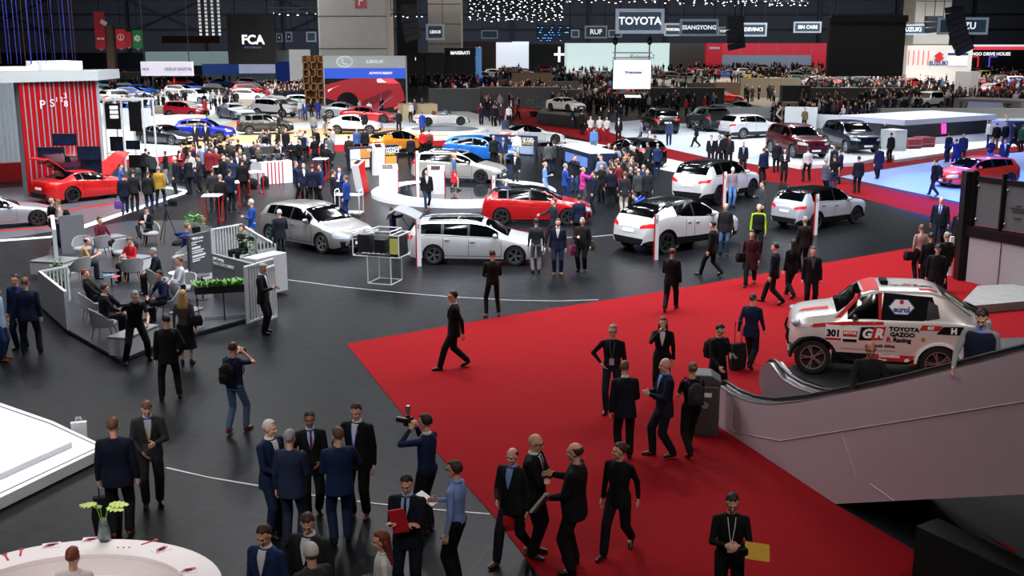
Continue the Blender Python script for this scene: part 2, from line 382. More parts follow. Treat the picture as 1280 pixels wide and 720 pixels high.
        for sd in 'rl':
            bones += [(g['sh'+sd], g['el'+sd], .055, 2), (g['el'+sd], g['wr'+sd], .045, 2 if p['top'] != 'tee' else 0), (g['wr'+sd], g['wr'+sd]+(g['wr'+sd]-g['el'+sd]).normalized()*.12, .035, 0),
                      (g['hp'+sd], g['kn'+sd], .08, 3), (g['kn'+sd], g['an'+sd]+V((0, 0, .05)), .055, 3), (g['an'+sd]-V((0, 0, .04)), g['an'+sd]+V((0, .15, -.06)), .04, 4)]
        bones += [(g['up']((0, 0, 1.02 if p['top'] != 'coat' else .7)), g['up']((0, 0, 1.38)), .13, 2), (g['neck'], g['head'], .05, 0), (g['head'], g['head']+V((0, 0, .02)), .09, 0)]
        if p['top'] in ('jacket', 'coat'): bones += [(V((s*.07, 0, g['hz']-.05)), V((s*.1, 0, g['hz']+.1)), .13, 2) for s in (-1, 1)]
        best = np.full(n, 9.); mi = np.zeros(n, int)
        for a, b2, r, m in bones:
            a = np.array(a); b2 = np.array(b2); d = b2-a; tt = np.clip(((C-a)@d)/(d@d+1e-9), 0, 1); dist = np.linalg.norm(C-(a+tt[:, None]*d), axis=1)-r
            k = dist < best; best[k] = dist[k]; mi[k] = m
        Hc = np.array(g['head']); RM = np.array(g['HM']); loc = (C-Hc)@RM
        isH = (mi == 0) & (np.linalg.norm(C-Hc, axis=1) < .16)
        hair = isH & (((loc[:, 1] < .03) & (loc[:, 2] > (-.12 if p['hair'] in ('long', 'bun') else -.05))) | (loc[:, 2] > .07))
        if p['hair'] == 'bald': hair[:] = False
        mi[hair] = 1
        if p['top'] in ('jacket', 'coat'):
            fr = (mi == 2) & (abs(C[:, 0]) < .06*np.clip((C[:, 2]-g['dz']-1.10)/.3, 0, 1)) & (C[:, 1] > .06+math.sin(g['lean'])*.3) ; mi[fr] = 5
        for _ in range(6): me.materials.append(None)
        me.polygons.foreach_set('material_index', mi.astype(np.int32)); out['body'] = me
    PC[key] = out; return out
def setm(o, ms):
    for i, m in enumerate(ms if isinstance(ms, (list, tuple)) else [ms]):
        s = o.material_slots[i]; s.link = 'OBJECT'; s.material = m
HAIRC = {'k': '1c1613', 'b': '38261b', 'm': '65452e', 'y': 'b08a58', 'g': '8d8a88', 'w': 'c9c6c2', 'r': '6e2f1c'}
def hairm(c): return mat('hair_'+c, HAIRC[c], .6, noise=.3, scale=90)
PEOPLE = []
def person(px, py, ang, label, h=1.76, topc='12141c', botc='101014', shoec='0c0c0c', hairc='b', skin=0, shirt=None, tie=None, badge=None, lany=None, glasses=0, z=0, group=None, at=None, vest=None, **kw):
    p = dict(DEF); p.update(kw)
    pos = at if at is not None else G(px, py, z)
    M_ = person_meshes(p); sk = SKIN_D if skin else SKIN; rz = math.radians(ang); sc = h/1.755
    if p['lod'] == 3:
        o = bpy.data.objects.new('person', M_['body']); link(o); o.location = pos; o.rotation_euler = (0, 0, rz); o.scale = (sc, sc, sc)
        setm(o, [sk, hairm(hairc), cloth(topc), cloth(botc), BLACK, cloth(shirt or topc)]); tag(o, label, 'person', group); PEOPLE.append(o); return o
    r = empty('person', pos, rz, label, 'person', group); r.scale = (sc, sc, sc); PEOPLE.append(r)
    def add(nm, key, m, par=r, lb=None):
        me = M_[key] if isinstance(key, str) else key
        o = bpy.data.objects.new(nm, me); link(o, par); setm(o, m); 
        if lb: o['label'] = lb
        return o
    bd = add('body', 'body', sk)
    tn = {'jacket': 'jacket', 'shirt': 'shirt', 'coat': 'coat', 'tee': 't_shirt', 'vest': 'jacket', 'dress': 'dress'}[p['top']]
    tp = add(tn, 'top', cloth(topc)); add('skirt' if p['bot'] == 'skirt' else 'trousers', 'bottom', cloth(botc)) 
    for sd in 'rl': add('shoe', 'shoe_'+sd, mat('shoe_'+shoec, shoec, .35, noise=.1))
    if not (p['hair'] == 'bald' and hairc == 'n'): add('hair' if p['hair'] != 'cap' else 'cap', 'hair', hairm(hairc) if hairc != 'n' else sk)
    if shirt: add('shirt', 'front', cloth(shirt), tp); add('collar', 'collar', cloth(shirt), tp)
    if shirt and p['top'] in ('jacket', 'coat') and p['lod'] == 1:
        for l in M_['lap']: add('lapel', l, cloth(topc), tp)
    if tie: add('tie', 'tie', cloth(tie), tp)
    if vest:
        g = person_geo(p); q = MB(); q.loft(torso_rings(g, p['w'], .022, .90, 1.435, fem=p['fem'])); vm = remesh(q.mesh(), .014, 2); vm.materials.clear(); vm.materials.append(None); add('vest', vm, cloth(vest))
    if lany: add('lanyard', 'lany', cloth(lany), tp); add('lanyard', 'lany2', cloth(lany), tp)
    if badge: add('badge', 'badge', cloth(badge), tp)
    if p['lod'] == 1:
        em = mat('eye_dark', '1a1210', .2)
        for i in (0, 1): add('eye', 'eye%d' % i, em, bd)
    if glasses: add('glasses', 'glasses', BLACK)
    r['_g'] = 0; del r['_g']
    return r
def hand_pos(r, kw, sd, fwd=.07):
    """world position of a hand of a person object built with kw"""
    p = dict(DEF); p.update(kw); g = person_geo(p); W = g['wr'+sd]; d = (W-g['el'+sd]).normalized(); q = (W+d*fwd)*r.scale[0]
    return Matrix.Rotation(r.rotation_euler.z, 3, 'Z') @ q + r.location
# ---------------------------------------------------------------- cars (front towards local +x, ground at z=0)
def pchip(tab, x):
    xs = [t[0] for t in tab]; ys = [t[1] for t in tab]
    if x <= xs[0]: return ys[0]
    if x >= xs[-1]: return ys[-1]
    i = max(k for k in range(len(xs)) if xs[k] <= x); i = min(i, len(xs)-2)
    h = [xs[k+1]-xs[k] for k in range(len(xs)-1)]; d = [(ys[k+1]-ys[k])/h[k] for k in range(len(h))]
    def m(k):
        if k == 0: return d[0]
        if k == len(xs)-1: return d[-1]
        if d[k-1]*d[k] <= 0: return 0
        w1 = 2*h[k]+h[k-1]; w2 = h[k]+2*h[k-1]; return (w1+w2)/(w1/d[k-1]+w2/d[k])
    t = (x-xs[i])/h[i]; a = h[i]
    return (2*t**3-3*t*t+1)*ys[i]+(t**3-2*t*t+t)*a*m(i)+(-2*t**3+3*t*t)*ys[i+1]+(t**3-t*t)*a*m(i+1)
# f = distance from the nose.  top: roof/hood centre line, belt: shoulder, cow/rf/rr/tail: cowl, roof front, roof rear, tail top
CARS = {
 'hatch': dict(L=4.37, W=1.79, fa=.93, ra=3.57, wr=.33, z0=.17,
    top=[(0, .50), (.04, .62), (.22, .76), (.6, .86), (1.12, .97), (1.95, 1.37), (2.5, 1.44), (3.2, 1.42), (3.85, 1.35), (4.12, 1.10), (4.25, .98), (4.34, .80), (4.37, .62)],
    belt=[(0, .42), (.04, .54), (.3, .68), (.9, .80), (1.3, .90), (2.5, .96), (3.6, 1.03), (4.1, .99), (4.3, .78), (4.37, .55)],
    glass=(1.16, 1.93, 3.84, 4.16), side=[(1.50, 2.42), (2.50, 3.30), (3.36, 3.72)], ww=.73, cab=(1.12, 4.18)),
 'wagon': dict(L=4.65, W=1.79, fa=.93, ra=3.63, wr=.33, z0=.17,
    top=[(0, .50), (.04, .62), (.22, .76), (.6, .86), (1.12, .97), (1.95, 1.38), (2.5, 1.45), (3.4, 1.44), (4.2, 1.38), (4.42, 1.12), (4.53, 1.0), (4.61, .8), (4.65, .62)],
    belt=[(0, .42), (.04, .54), (.3, .68), (.9, .80), (1.3, .90), (2.5, .95), (3.6, 1.0), (4.3, 1.0), (4.55, .8), (4.65, .55)],
    glass=(1.16, 1.93, 4.19, 4.45), side=[(1.50, 2.42), (2.50, 3.28), (3.38, 4.10)], ww=.74, cab=(1.12, 4.48), rails=1),
 'suv': dict(L=4.60, W=1.86, fa=.92, ra=3.61, wr=.37, z0=.24, clad=1,
    top=[(0, .62), (.03, .80), (.15, .95), (.5, 1.04), (1.15, 1.13), (1.90, 1.58), (2.4, 1.68), (3.3, 1.67), (4.05, 1.60), (4.35, 1.25), (4.48, 1.10), (4.57, .92), (4.60, .7)],
    belt=[(0, .5), (.04, .72), (.3, .88), (.9, .98), (1.3, 1.05), (2.5, 1.12), (3.6, 1.18), (4.2, 1.14), (4.5, .9), (4.60, .62)],
    glass=(1.19, 1.88, 4.04, 4.36), side=[(1.52, 2.45), (2.53, 3.32), (3.42, 3.86)], ww=.76, cab=(1.15, 4.40)),
 'chr': dict(L=4.36, W=1.80, fa=.92, ra=3.56, wr=.35, z0=.22, clad=1,
    top=[(0, .56), (.03, .72), (.2, .86), (.6, .96), (1.1, 1.05), (1.85, 1.47), (2.3, 1.56), (2.9, 1.53), (3.7, 1.36), (4.05, 1.16), (4.2, 1.04), (4.33, .85), (4.36, .7)],
    belt=[(0, .46), (.04, .62), (.3, .78), (.9, .90), (1.3, .98), (2.5, 1.05), (3.3, 1.16), (3.8, 1.12), (4.2, .9), (4.36, .6)],
    glass=(1.14, 1.83, 3.4, 4.06), side=[(1.45, 2.35), (2.42, 3.15)], ww=.72, cab=(1.1, 4.0)),
 'coupe': dict(L=4.38, W=1.86, fa=.90, ra=3.37, wr=.34, z0=.14,
    top=[(0, .46), (.05, .55), (.3, .66), (.8, .80), (1.45, .90), (2.15, 1.23), (2.55, 1.29), (3.0, 1.25), (3.7, 1.02), (4.1, .96), (4.3, .90), (4.35, .75), (4.38, .6)],
    belt=[(0, .38), (.05, .48), (.4, .62), (.9, .74), (1.5, .82), (2.4, .86), (3.1, .94), (3.7, .92), (4.2, .82), (4.38, .52)],
    glass=(1.5, 2.13, 3.05, 3.75), side=[(1.80, 2.80), (2.87, 3.15)], ww=.68, cab=(1.45, 3.8)),
 'open': dict(L=4.76, W=1.92, fa=.92, ra=3.79, wr=.37, z0=.14,
    top=[(0, .46), (.05, .55), (.3, .68), (.8, .84), (1.55, .93), (1.72, .95), (2.4, .90), (3.1, .92), (3.5, .99), (4.1, 1.0), (4.6, .90), (4.72, .75), (4.76, .6)],
    belt=[(0, .38), (.05, .48), (.4, .62), (.9, .76), (1.5, .86), (2.4, .88), (3.1, .92), (3.7, .94), (4.4, .82), (4.76, .52)],
    glass=(9, 9, 9, 9), side=[], ww=.88, cab=(9, 9.1), open=1),
 'jimny': dict(L=3.48, W=1.62, fa=.62, ra=2.87, wr=.34, z0=.28, clad=1,
    top=[(0, .70), (.03, .98), (.15, 1.04), (.6, 1.06), (1.05, 1.08), (1.35, 1.62), (1.6, 1.70), (2.5, 1.71), (3.35, 1.68), (3.42, 1.45), (3.46, 1.0), (3.48, .8)],
    belt=[(0, .6), (.04, .9), (.3, .96), (.9, 1.0), (1.3, 1.04), (2.5, 1.05), (3.4, 1.05), (3.48, .7)],
    glass=(1.08, 1.33, 3.36, 3.45), side=[(1.32, 2.10), (2.2, 3.2)], ww=.84, cab=(1.05, 3.44)),
}
CM = {}
def split_mesh(me, pick):
    bm = bmesh.new(); bm.from_mesh(me); bmesh.ops.delete(bm, geom=[f for f in bm.faces if f.material_index not in pick], context='FACES')
    r = bpy.data.meshes.new('part'); bm.to_mesh(r); bm.free(); r.polygons.foreach_set('use_smooth', [True]*len(r.polygons)); return r
def islands(me):
    bm = bmesh.new(); bm.from_mesh(me); bm.faces.ensure_lookup_table(); seen = set(); out = []
    for f in bm.faces:
        if f.index in seen: continue
        st = [f]; comp = []; seen.add(f.index)
        while st:
            q = st.pop(); comp.append(q)
            for e in q.edges:
                for g in e.link_faces:
                    if g.index not in seen: seen.add(g.index); st.append(g)
        if len(comp) >= 2:
            b = MB(); vm = {}
            for q in comp:
                for v in q.verts:
                    if v.index not in vm: vm[v.index] = len(b.v); b.v.append(tuple(v.co))
                b.f.append(tuple(vm[v.index] for v in q.verts)); b.m.append(0)
            m = b.mesh('window', recalc=False); m.polygons.foreach_set('use_smooth', [True]*len(m.polygons)); out.append(m)
    bm.free(); return out
def pressed(tree, quad, n=6, m=4, off=.008, th=.02):
    """patch laid onto the body: quad of approximate 3-D points a,b,c,d"""
    a, b, c, d = [V(q) for q in quad]; P = []; Q = []
    for i in range(m+1):
        r = []; r2 = []
        for j in range(n+1):
            u, w = j/n, i/m; p = (a*(1-u)+b*u)*(1-w)+(d*(1-u)+c*u)*w
            hit = tree.find_nearest(p)
            if hit[0] is not None: r.append(hit[0]+hit[1]*off); r2.append(hit[0]-hit[1]*th)
            else: r.append(p); r2.append(p)
        P.append(r); Q.append(r2)
    bb = MB(); bb.grid(P); bb.grid(Q)
    edge = [(0, j) for j in range(n+1)]+[(i, n) for i in range(1, m+1)]+[(m, j) for j in range(n-1, -1, -1)]+[(i, 0) for i in range(m-1, 0, -1)]
    for (e, g) in zip(edge, edge[1:]+edge[:1]): bb.add([P[e[0]][e[1]], P[g[0]][g[1]], Q[g[0]][g[1]], Q[e[0]][e[1]]], [(0, 1, 2, 3)])
    me = bb.mesh('patch'); me.polygons.foreach_set('use_smooth', [True]*len(me.polygons)); return me
def wheel_meshes(r, w=.22, spokes=5, dub=1, rr=.70):
    t = MB(); h = w/2
    prof = [(r*rr, -h*.8), (r*rr+.02, -h), (r*.93, -h), (r, -h*.72), (r*1.0, h*.72), (r*.93, h), (r*rr+.02, h), (r*rr, h*.8)]
    t.lathe(prof+[prof[0]], 32, cap=False); t.cyl((0, 0, -h*.5), r*rr, h*.3, 24)
    R = MB(); R.lathe([(r*rr*.98, h*.62), (r*rr*1.02, h*.9), (r*rr*.93, h*.92), (r*rr*.90, h*.5), (r*rr*.98, h*.5)], 32, cap=False)
    R.cyl((0, 0, h*.45), r*.15, h*.35, 16)
    for k in range(spokes):
        for dd in ((-.13, .13) if dub else (0,)):
            a = 2*PI*k/spokes; R.bar((r*.1*math.cos(a), r*.1*math.sin(a), h*.7), (r*rr*.95*math.cos(a+dd), r*rr*.95*math.sin(a+dd), h*.78), .030 if dub else .05, h=.02)
    return t.mesh('tyre'), R.mesh('rim')
def car_meshes(kind, lod=1):
    if (kind, lod) in CM: return CM[(kind, lod)]
    s = CARS[kind]; L, W = s['L'], s['W']; hw = W/2; z0 = s['z0']; g = s['glass']; cab = s['cab']; z0t = z0
    step = .07 if lod == 1 else .16
    xs = set([0, L]+[round(k, 3) for k in g if k < L])
    for a, b in s['side']: xs |= {a, b}
    for k, _ in s['top']: xs.add(k)
    for k in (.015, .08, .14, L-.015, L-.08, L-.14): xs.add(k)
    x = 0
    while x < L: xs.add(round(x, 3)); x += step
    xs = sorted(xs); xs = [x for i, x in enumerate(xs) if i == 0 or x-xs[i-1] > .008]
    def width(f):
        r = min(f, L-f); k = 1-(max(0, .55-r)/.55)**2.4*(.34 if f < L/2 else .26)
        return hw*k*(1-.015*math.cos(2*PI*f/L))
    rings = []; info = []
    for f in xs:
        zt, zs = pchip(s['top'], f), pchip(s['belt'], f); w = width(f); zb = z0+max(0, (.35-min(f, L-f)))*.28; zb = min(zb, zs-.10)
        cf = 0
        if cab[0] < f < cab[1]:
            up = min(1, (f-cab[0])/(g[1]-cab[0])); dn = min(1, (cab[1]-f)/max(cab[1]-g[2], .05)); cf = min(up, dn)
        wr = w*(.86*(1-cf)+s['ww']*cf); zr = zt-.025-.045*cf if cf > 0 else zs+(zt-zs)*.72
        zr = max(zr, zs+.012); P = [(0, zb), (w*.85, zb), (w*.965, zb+.05), (w*.995, zb+.30*(zs-zb)), (w*1.0, zb+.62*(zs-zb)), (w*.99, zs-.05), (w*.965, zs)]
        for k in (.06, .36, .68, .96): P.append((w*.965+(wr-w*.965)*k+.018*cf*math.sin(PI*k), zs+(zr-zs)*k))
        P += [(wr*.975, zr+(zt-zr)*.35), (wr*.90, zr+(zt-zr)*.72), (wr*.5, zt-.006), (0, zt)]
        if s.get('open') and 1.72 < f < 3.45:      # cockpit cut-out
            P[-3] = (w*.80, zs-.02); P[-2] = (w*.74, zs-.32); P[-1] = (0, zs-.36); 
        rings.append([V((L/2-f, y, z)) for y, z in P]+[V((L/2-f, -y, z)) for y, z in P[-2:0:-1]]); info.append((f, cf, zr-zs))
    b = MB(); n = len(rings[0]); np_ = 15
    for i in range(len(rings)-1):
        fm = (info[i][0]+info[i+1][0])/2; hgt = (info[i][2]+info[i+1][2])/2
        for j in range(n):
            jj = j if j < np_-1 else n-1-j   # strip index on either side
            m = 0
            if jj <= 1: m = 3
            elif s.get('clad') and jj == 2: m = 4
            elif 7 <= jj <= 9:
                for a, c in s['side']:
                    if a <= fm <= c and hgt > .07: m = 1
                if m == 0 and s['side'] and s['side'][0][0]-.02 < fm < s['side'][-1][1]+.02: m = 4
            elif 12 <= jj <= 13:
                if g[0] < fm < g[1] or g[2] < fm < g[3]: m = 2
                elif g[1] <= fm <= g[2]: m = 5
                if s.get('open') and 1.72 < fm < 3.45: m = 3
            elif jj in (10, 11):
                if g[1] <= fm <= g[2]: m = 5
                elif jj == 11 and (g[2] < fm < g[3]): m = 2
                elif jj == 11 and g[0] < fm < g[1]: m = 2
            b.add([rings[i][j], rings[i][(j+1) % n], rings[i+1][(j+1) % n], rings[i+1][j]], [(0, 1, 2, 3)], m)
    b.add(rings[0], [tuple(range(n-1, -1, -1))], 0); b.add(rings[-1], [tuple(range(n))], 0)
    me = bpy.data.meshes.new('shell'); me.from_pydata(b.v, [], b.f); me.polygons.foreach_set('material_index', b.m)
    bm = bmesh.new(); bm.from_mesh(me); bmesh.ops.remove_doubles(bm, verts=bm.verts, dist=.0004); bmesh.ops.recalc_face_normals(bm, faces=bm.faces); bm.to_mesh(me); bm.free()
    for k in range(6): me.materials.append(mat('slot%d' % k))
    tree0 = bvh(me)
    wr = s['wr']; cut = MB()
    for f in (s['fa'], s['ra']):
        for sg in (-1, 1): cut.cyl((L/2-f, sg*hw*(.62 if sg > 0 else 1.15) if sg > 0 else -hw*1.15, wr+.0), wr*1.13, hw*.53, 32, 0, 'y')
    cm = cut.mesh('cut')
    for _ in range(6): cm.materials.append(mat('slot%d' % _))
    cm.polygons.foreach_set('material_index', [3]*len(cm.polygons))
    co = bpy.data.objects.new('cut', cm); TS.collection.objects.link(co)
    body = evaluated(me, [('BOOLEAN', dict(operation='DIFFERENCE', solver='EXACT', object=co))]); bpy.data.objects.remove(co)
    out = dict(body=split_mesh(body, (0,)), under=split_mesh(body, (3,)), trim=islands(split_mesh(body, (4,))), roof=split_mesh(body, (5,)), glass=islands(split_mesh(body, (1,)))+islands(split_mesh(body, (2,))))
    T = tree0; P = []     # (name, material key, mesh, label)
    zh = pchip(s['top'], .25); zn = pchip(s['top'], .03); zt_ = pchip(s['belt'], L-.12)
    X = lambda f: L/2-f
    for sg in (-1, 1):
        P.append(('headlamp', 'LW', pressed(T, [(X(.06), sg*hw*.50, zn+.0), (X(.42), sg*hw*.93, zn+.08), (X(.36), sg*hw*.95, zn-.04), (X(.04), sg*hw*.52, zn-.09)])))
        P.append(('tail_lamp', 'LR', pressed(T, [(X(L-.05), sg*hw*.52, zt_+.06), (X(L-.36), sg*hw*.95, zt_+.14), (X(L-.26), sg*hw*.95, zt_+.02), (X(L-.03), sg*hw*.52, zt_-.04)])))
        P.append(('fog_lamp', 'BK', pressed(T, [(X(.05), sg*hw*.62, z0+.28), (X(.16), sg*hw*.84, z0+.30), (X(.14), sg*hw*.82, z0+.12), (X(.03), sg*hw*.60, z0+.10)], 3, 3)))
        # mirror
        mb = MB(); q = V((X(g[0]+.42 if g[0] < 9 else 1.95), sg*hw*.98, pchip(s['belt'], 1.6)+.07)); mb.ell(q+V((0, sg*.10, .03)), (.075, .11, .065), 10, 8); mb.bar(q+V((0, -sg*.05, -.04)), q+V((0, sg*.08, 0)), .04); P.append(('wing_mirror', 'PA', mb.mesh('mirror')))
        if lod == 1:
            ends = [s['side'][0][0]-.12]+[a-.04 for a, c in s['side'][1:2]]+[min(s['side'][1][1]+.03 if len(s['side']) > 2 else s['side'][0][1]+.4, s['ra']-.20)] if s['side'] else [1.6, 2.9]
            for f in ends: P.append(('door_seam', 'BK', pressed(T, [(X(f-.006), sg*hw, pchip(s['belt'], f)-.01), (X(f+.006), sg*hw, pchip(s['belt'], f)-.01), (X(f+.006), sg*hw, z0+.14), (X(f-.006), sg*hw, z0+.14)], 1, 8, .003, .004)))
            P.append(('rocker_seam', 'BK', pressed(T, [(X(ends[0]), sg*hw, z0+.15), (X(ends[-1]), sg*hw, z0+.15), (X(ends[-1]), sg*hw, z0+.138), (X(ends[0]), sg*hw, z0+.138)], 12, 1, .003, .004)))
            for f in [e-.22 for e in ends[1:]]:
                P.append(('door_handle', 'PA', pressed(T, [(X(f), sg*hw, pchip(s['belt'], f)-.12), (X(f+.17), sg*hw, pchip(s['belt'], f)-.12), (X(f+.17), sg*hw, pchip(s['belt'], f)-.145), (X(f), sg*hw, pchip(s['belt'], f)-.145)], 4, 2, .028, .002)))
            if s['side']:
                a, c = s['side'][0][0]-.05, s['side'][-1][1]+.05
                P.append(('window_trim', 'CH', pressed(T, [(X(a), sg*hw*.965, pchip(s['belt'], a)+.006), (X(c), sg*hw*.965, pchip(s['belt'], c)+.006), (X(c), sg*hw*.965, pchip(s['belt'], c)-.012), (X(a), sg*hw*.965, pchip(s['belt'], a)-.012)], 16, 1, .006, .004)))
        if s.get('clad'):
            for f in (s['fa'], s['ra']):
                rg = [];
                for k in range(17):
                    a = PI*(k/16)*1.12-PI*.06; cs, sn = math.cos(a), math.sin(a); ring = []
                    for rr, dy in ((1.10, -.05), (1.10, .015), (1.24, .022), (1.26, -.05)):
                        p = V((X(f)+wr*rr*cs, sg*hw, wr+wr*rr*sn)); h = T.find_nearest(p)
                        yy = h[0].y if h[0] is not None else sg*hw
                        ring.append(V((p.x, yy+sg*dy, p.z)))
                    rg.append(ring)
                ab = MB(); ab.loft(rg); P.append(('wheel_arch_trim', 'BK', ab.mesh('arch')))
        if s.get('rails') and sg == 1:
            for f0, f1 in ((2.05, 2.85), (2.90, 3.85)): P.append(('sunroof', 'GL', pressed(T, [(X(f0), -hw*.55, 1.44), (X(f0), hw*.55, 1.44), (X(f1), hw*.55, 1.44), (X(f1), -hw*.55, 1.44)], 4, 6, .006)))
        if s.get('rails'):
            rb = MB(); pts = [V((X(f), sg*hw*s['ww']*.93, pchip(s['top'], f)+(.0 if k in (0, 8) else .035))) for k, f in enumerate([2.0+2.1*k/8 for k in range(9)])]; rb.tube(pts, .014, 6); P.append(('roof_rail', 'CH', rb.mesh('rail')))
    zg = z0+.16
    P.append(('grille', 'BK', pressed(T, [(X(.0), -hw*.52, zg+.16), (X(.0), hw*.52, zg+.16), (X(.02), hw*.62, zg-.04), (X(.02), -hw*.62, zg-.04)], 8, 4)))
    P.append(('upper_grille', 'BK', pressed(T, [(X(.0), -hw*.42, zn+.01), (X(.0), hw*.42, zn+.01), (X(.0), hw*.38, zn-.05), (X(.0), -hw*.38, zn-.05)], 8, 2, .01)))
    P.append(('badge', 'CH', pressed(T, [(X(0), -.07, zn+.01), (X(0), .07, zn+.01), (X(0), .05, zn-.05), (X(0), -.05, zn-.05)], 3, 3, .016)))
    P.append(('rear_bumper', 'BK', pressed(T, [(X(L-.01), -hw*.72, z0+.30), (X(L-.01), hw*.72, z0+.30), (X(L), hw*.60, z0+.08), (X(L), -hw*.60, z0+.08)], 8, 4, .012)))
    P.append(('rear_plate', 'WH', pressed(T, [(X(L-.02), -.24, zt_-.07), (X(L-.02), .24, zt_-.07), (X(L-.02), .24, zt_-.17), (X(L-.02), -.24, zt_-.17)], 3, 2, .016)))
    P.append(('number_plate', 'WH', pressed(T, [(X(0), -.25, zg+.10), (X(0), .25, zg+.10), (X(0), .25, zg+.0), (X(0), -.25, zg+.0)], 3, 2, .022)))
    if lod == 1: P.append(('wiper', 'BK', pressed(T, [(X(g[0]+.04), -hw*.5, 1.0), (X(g[0]+.10), hw*.2, 1.1), (X(g[0]+.12), hw*.2, 1.1), (X(g[0]+.06), -hw*.5, 1.0)], 6, 1, .012, .002) if g[0] < 9 else P[-1][2]))
    if s.get('open'):
        wb_ = MB(); wb_.grid([[V((X(1.55+.52*k), y*hw*.80*(1-.12*k), .93+.37*k)) for y in (-1, -.5, 0, .5, 1)] for k in (0, .5, 1)]); wb_.grid([[V((X(1.57+.52*k), y*hw*.80*(1-.12*k), .92+.37*k)) for y in (-1, -.5, 0, .5, 1)] for k in (0, .5, 1)])
        P.append(('windscreen', 'GL', wb_.mesh('ws')))
        fr = MB(); fr.tube([V((X(1.55), -hw*.8, .93)), V((X(2.07), -hw*.70, 1.30)), V((X(2.07), hw*.70, 1.30)), V((X(1.55), hw*.8, .93))], .022, 6); P.append(('windscreen_frame', 'BK', fr.mesh('wf')))
        for sg in (-1, 1):
            st = MB(); st.box(X(2.95), X(2.45), sg*.42-.24, sg*.42+.24, .45, .62); st.box(X(3.08), X(2.93), sg*.42-.24, sg*.42+.24, .5, 1.08); st.box(X(3.06), X(2.96), sg*.42-.12, sg*.42+.12, 1.08, 1.22); P.append(('seat', 'SE', st.mesh('seat')))
    out['P'] = P; out['tree'] = T; out['wheel'] = wheel_meshes(wr, spokes=5 if kind != 'suv' else 6, dub=1); CM[(kind, lod)] = out
    return out
def car(kind, px, py, ang, label, pc='c0c4c8', roof=None, lod=1, z=0, at=None, sc=1, rim='b8babf', group=None, name='car', cat='car', **kw):
    """ang: heading of the nose, degrees, 0 = +x (right), 90 = away"""
    m = car_meshes(kind, lod); s = CARS[kind]; pos = at if at is not None else G(px, py, z)
    r = empty(name, pos, math.radians(ang), label, cat, group); r.scale = (sc, sc, sc); pm = paint(pc)
    rm = mat('car_paint_gloss_black', '040405', .22, 0, coat=.25, spec=.3, noise=.02) if roof == 'k' else pm
    KEY = {'LW': LEDW, 'LR': LEDR, 'BK': BLACK, 'CH': CHROME, 'WH': WHITE, 'PA': pm if not kw.get('mir') else BLACK, 'GL': GLASS, 'SE': mat('tan_leather', '6a3c22', .6)}
    def part(nm, me, mt, par=r):
        if not len(me.polygons): return None
        o = bpy.data.objects.new(nm, me)
        if not len(me.materials): me.materials.append(None)
        while len(me.materials) > 1: me.materials.pop(index=len(me.materials)-1)
        link(o, par)
        for sl in o.material_slots: sl.link = 'OBJECT'; sl.material = mt
        return o
    for me in [m['body'], m['under'], m['roof']]: 
        if len(me.materials) > 1: me.polygons.foreach_set('material_index', [0]*len(me.polygons))
    part('body', m['body'], pm); part('underbody', m['under'], RUBBER); [part('window_pillar' if q.vertices[0].co.z > s['z0']+.55 else 'sill_cladding', q, BLACK) for q in m['trim']]; part('roof', m['roof'], rm)
    for gl in m['glass']: part('window', gl, GLASS)
    for nm, k, me in m['P']:
        if nm == 'wing_mirror' and kw.get('mir'): k = 'BK'
        if nm in kw.get('skip', ()): continue
        part(nm, me, KEY[k])
    L = s['L']; tm, rmh = m['wheel']; rmat = mat('rim_'+rim, rim, .3, .85, noise=.03)
    for f in (s['fa'], s['ra']):
        for sg in (-1, 1):
            w = part('wheel', tm, RUBBER); w.location = (L/2-f, sg*(s['W']/2-.125), s['wr']); w.rotation_euler = (-sg*PI/2, 0, 0)
            part('rim', rmh, rmat, w)
    return r

CARINFO = []
def carw(kind, rear, front, side, label, z=0, **kw):
    """place by the pixels where the visible rear and front tyres touch; side -1 = right-hand side of the car visible"""
    s = CARS[kind]; A = G(*rear, z); B = G(*front, z); d = (B-A); wb = s['ra']-s['fa']; sc = min(1.12, max(.9, d.length/wb)); CARINFO.append((label[:30], round(d.length/wb, 2)))
    ang = math.atan2(d.y, d.x); mid = (A+B)/2; fx = V((math.cos(ang), math.sin(ang), 0)); ly = V((-fx.y, fx.x, 0))
    off = ((s['fa']+s['ra'])/2-s['L']/2)*sc; pos = mid+fx*off-ly*side*(s['W']/2-.02)*sc
    return car(kind, 0, 0, math.degrees(ang), label, at=pos, sc=sc, **kw)
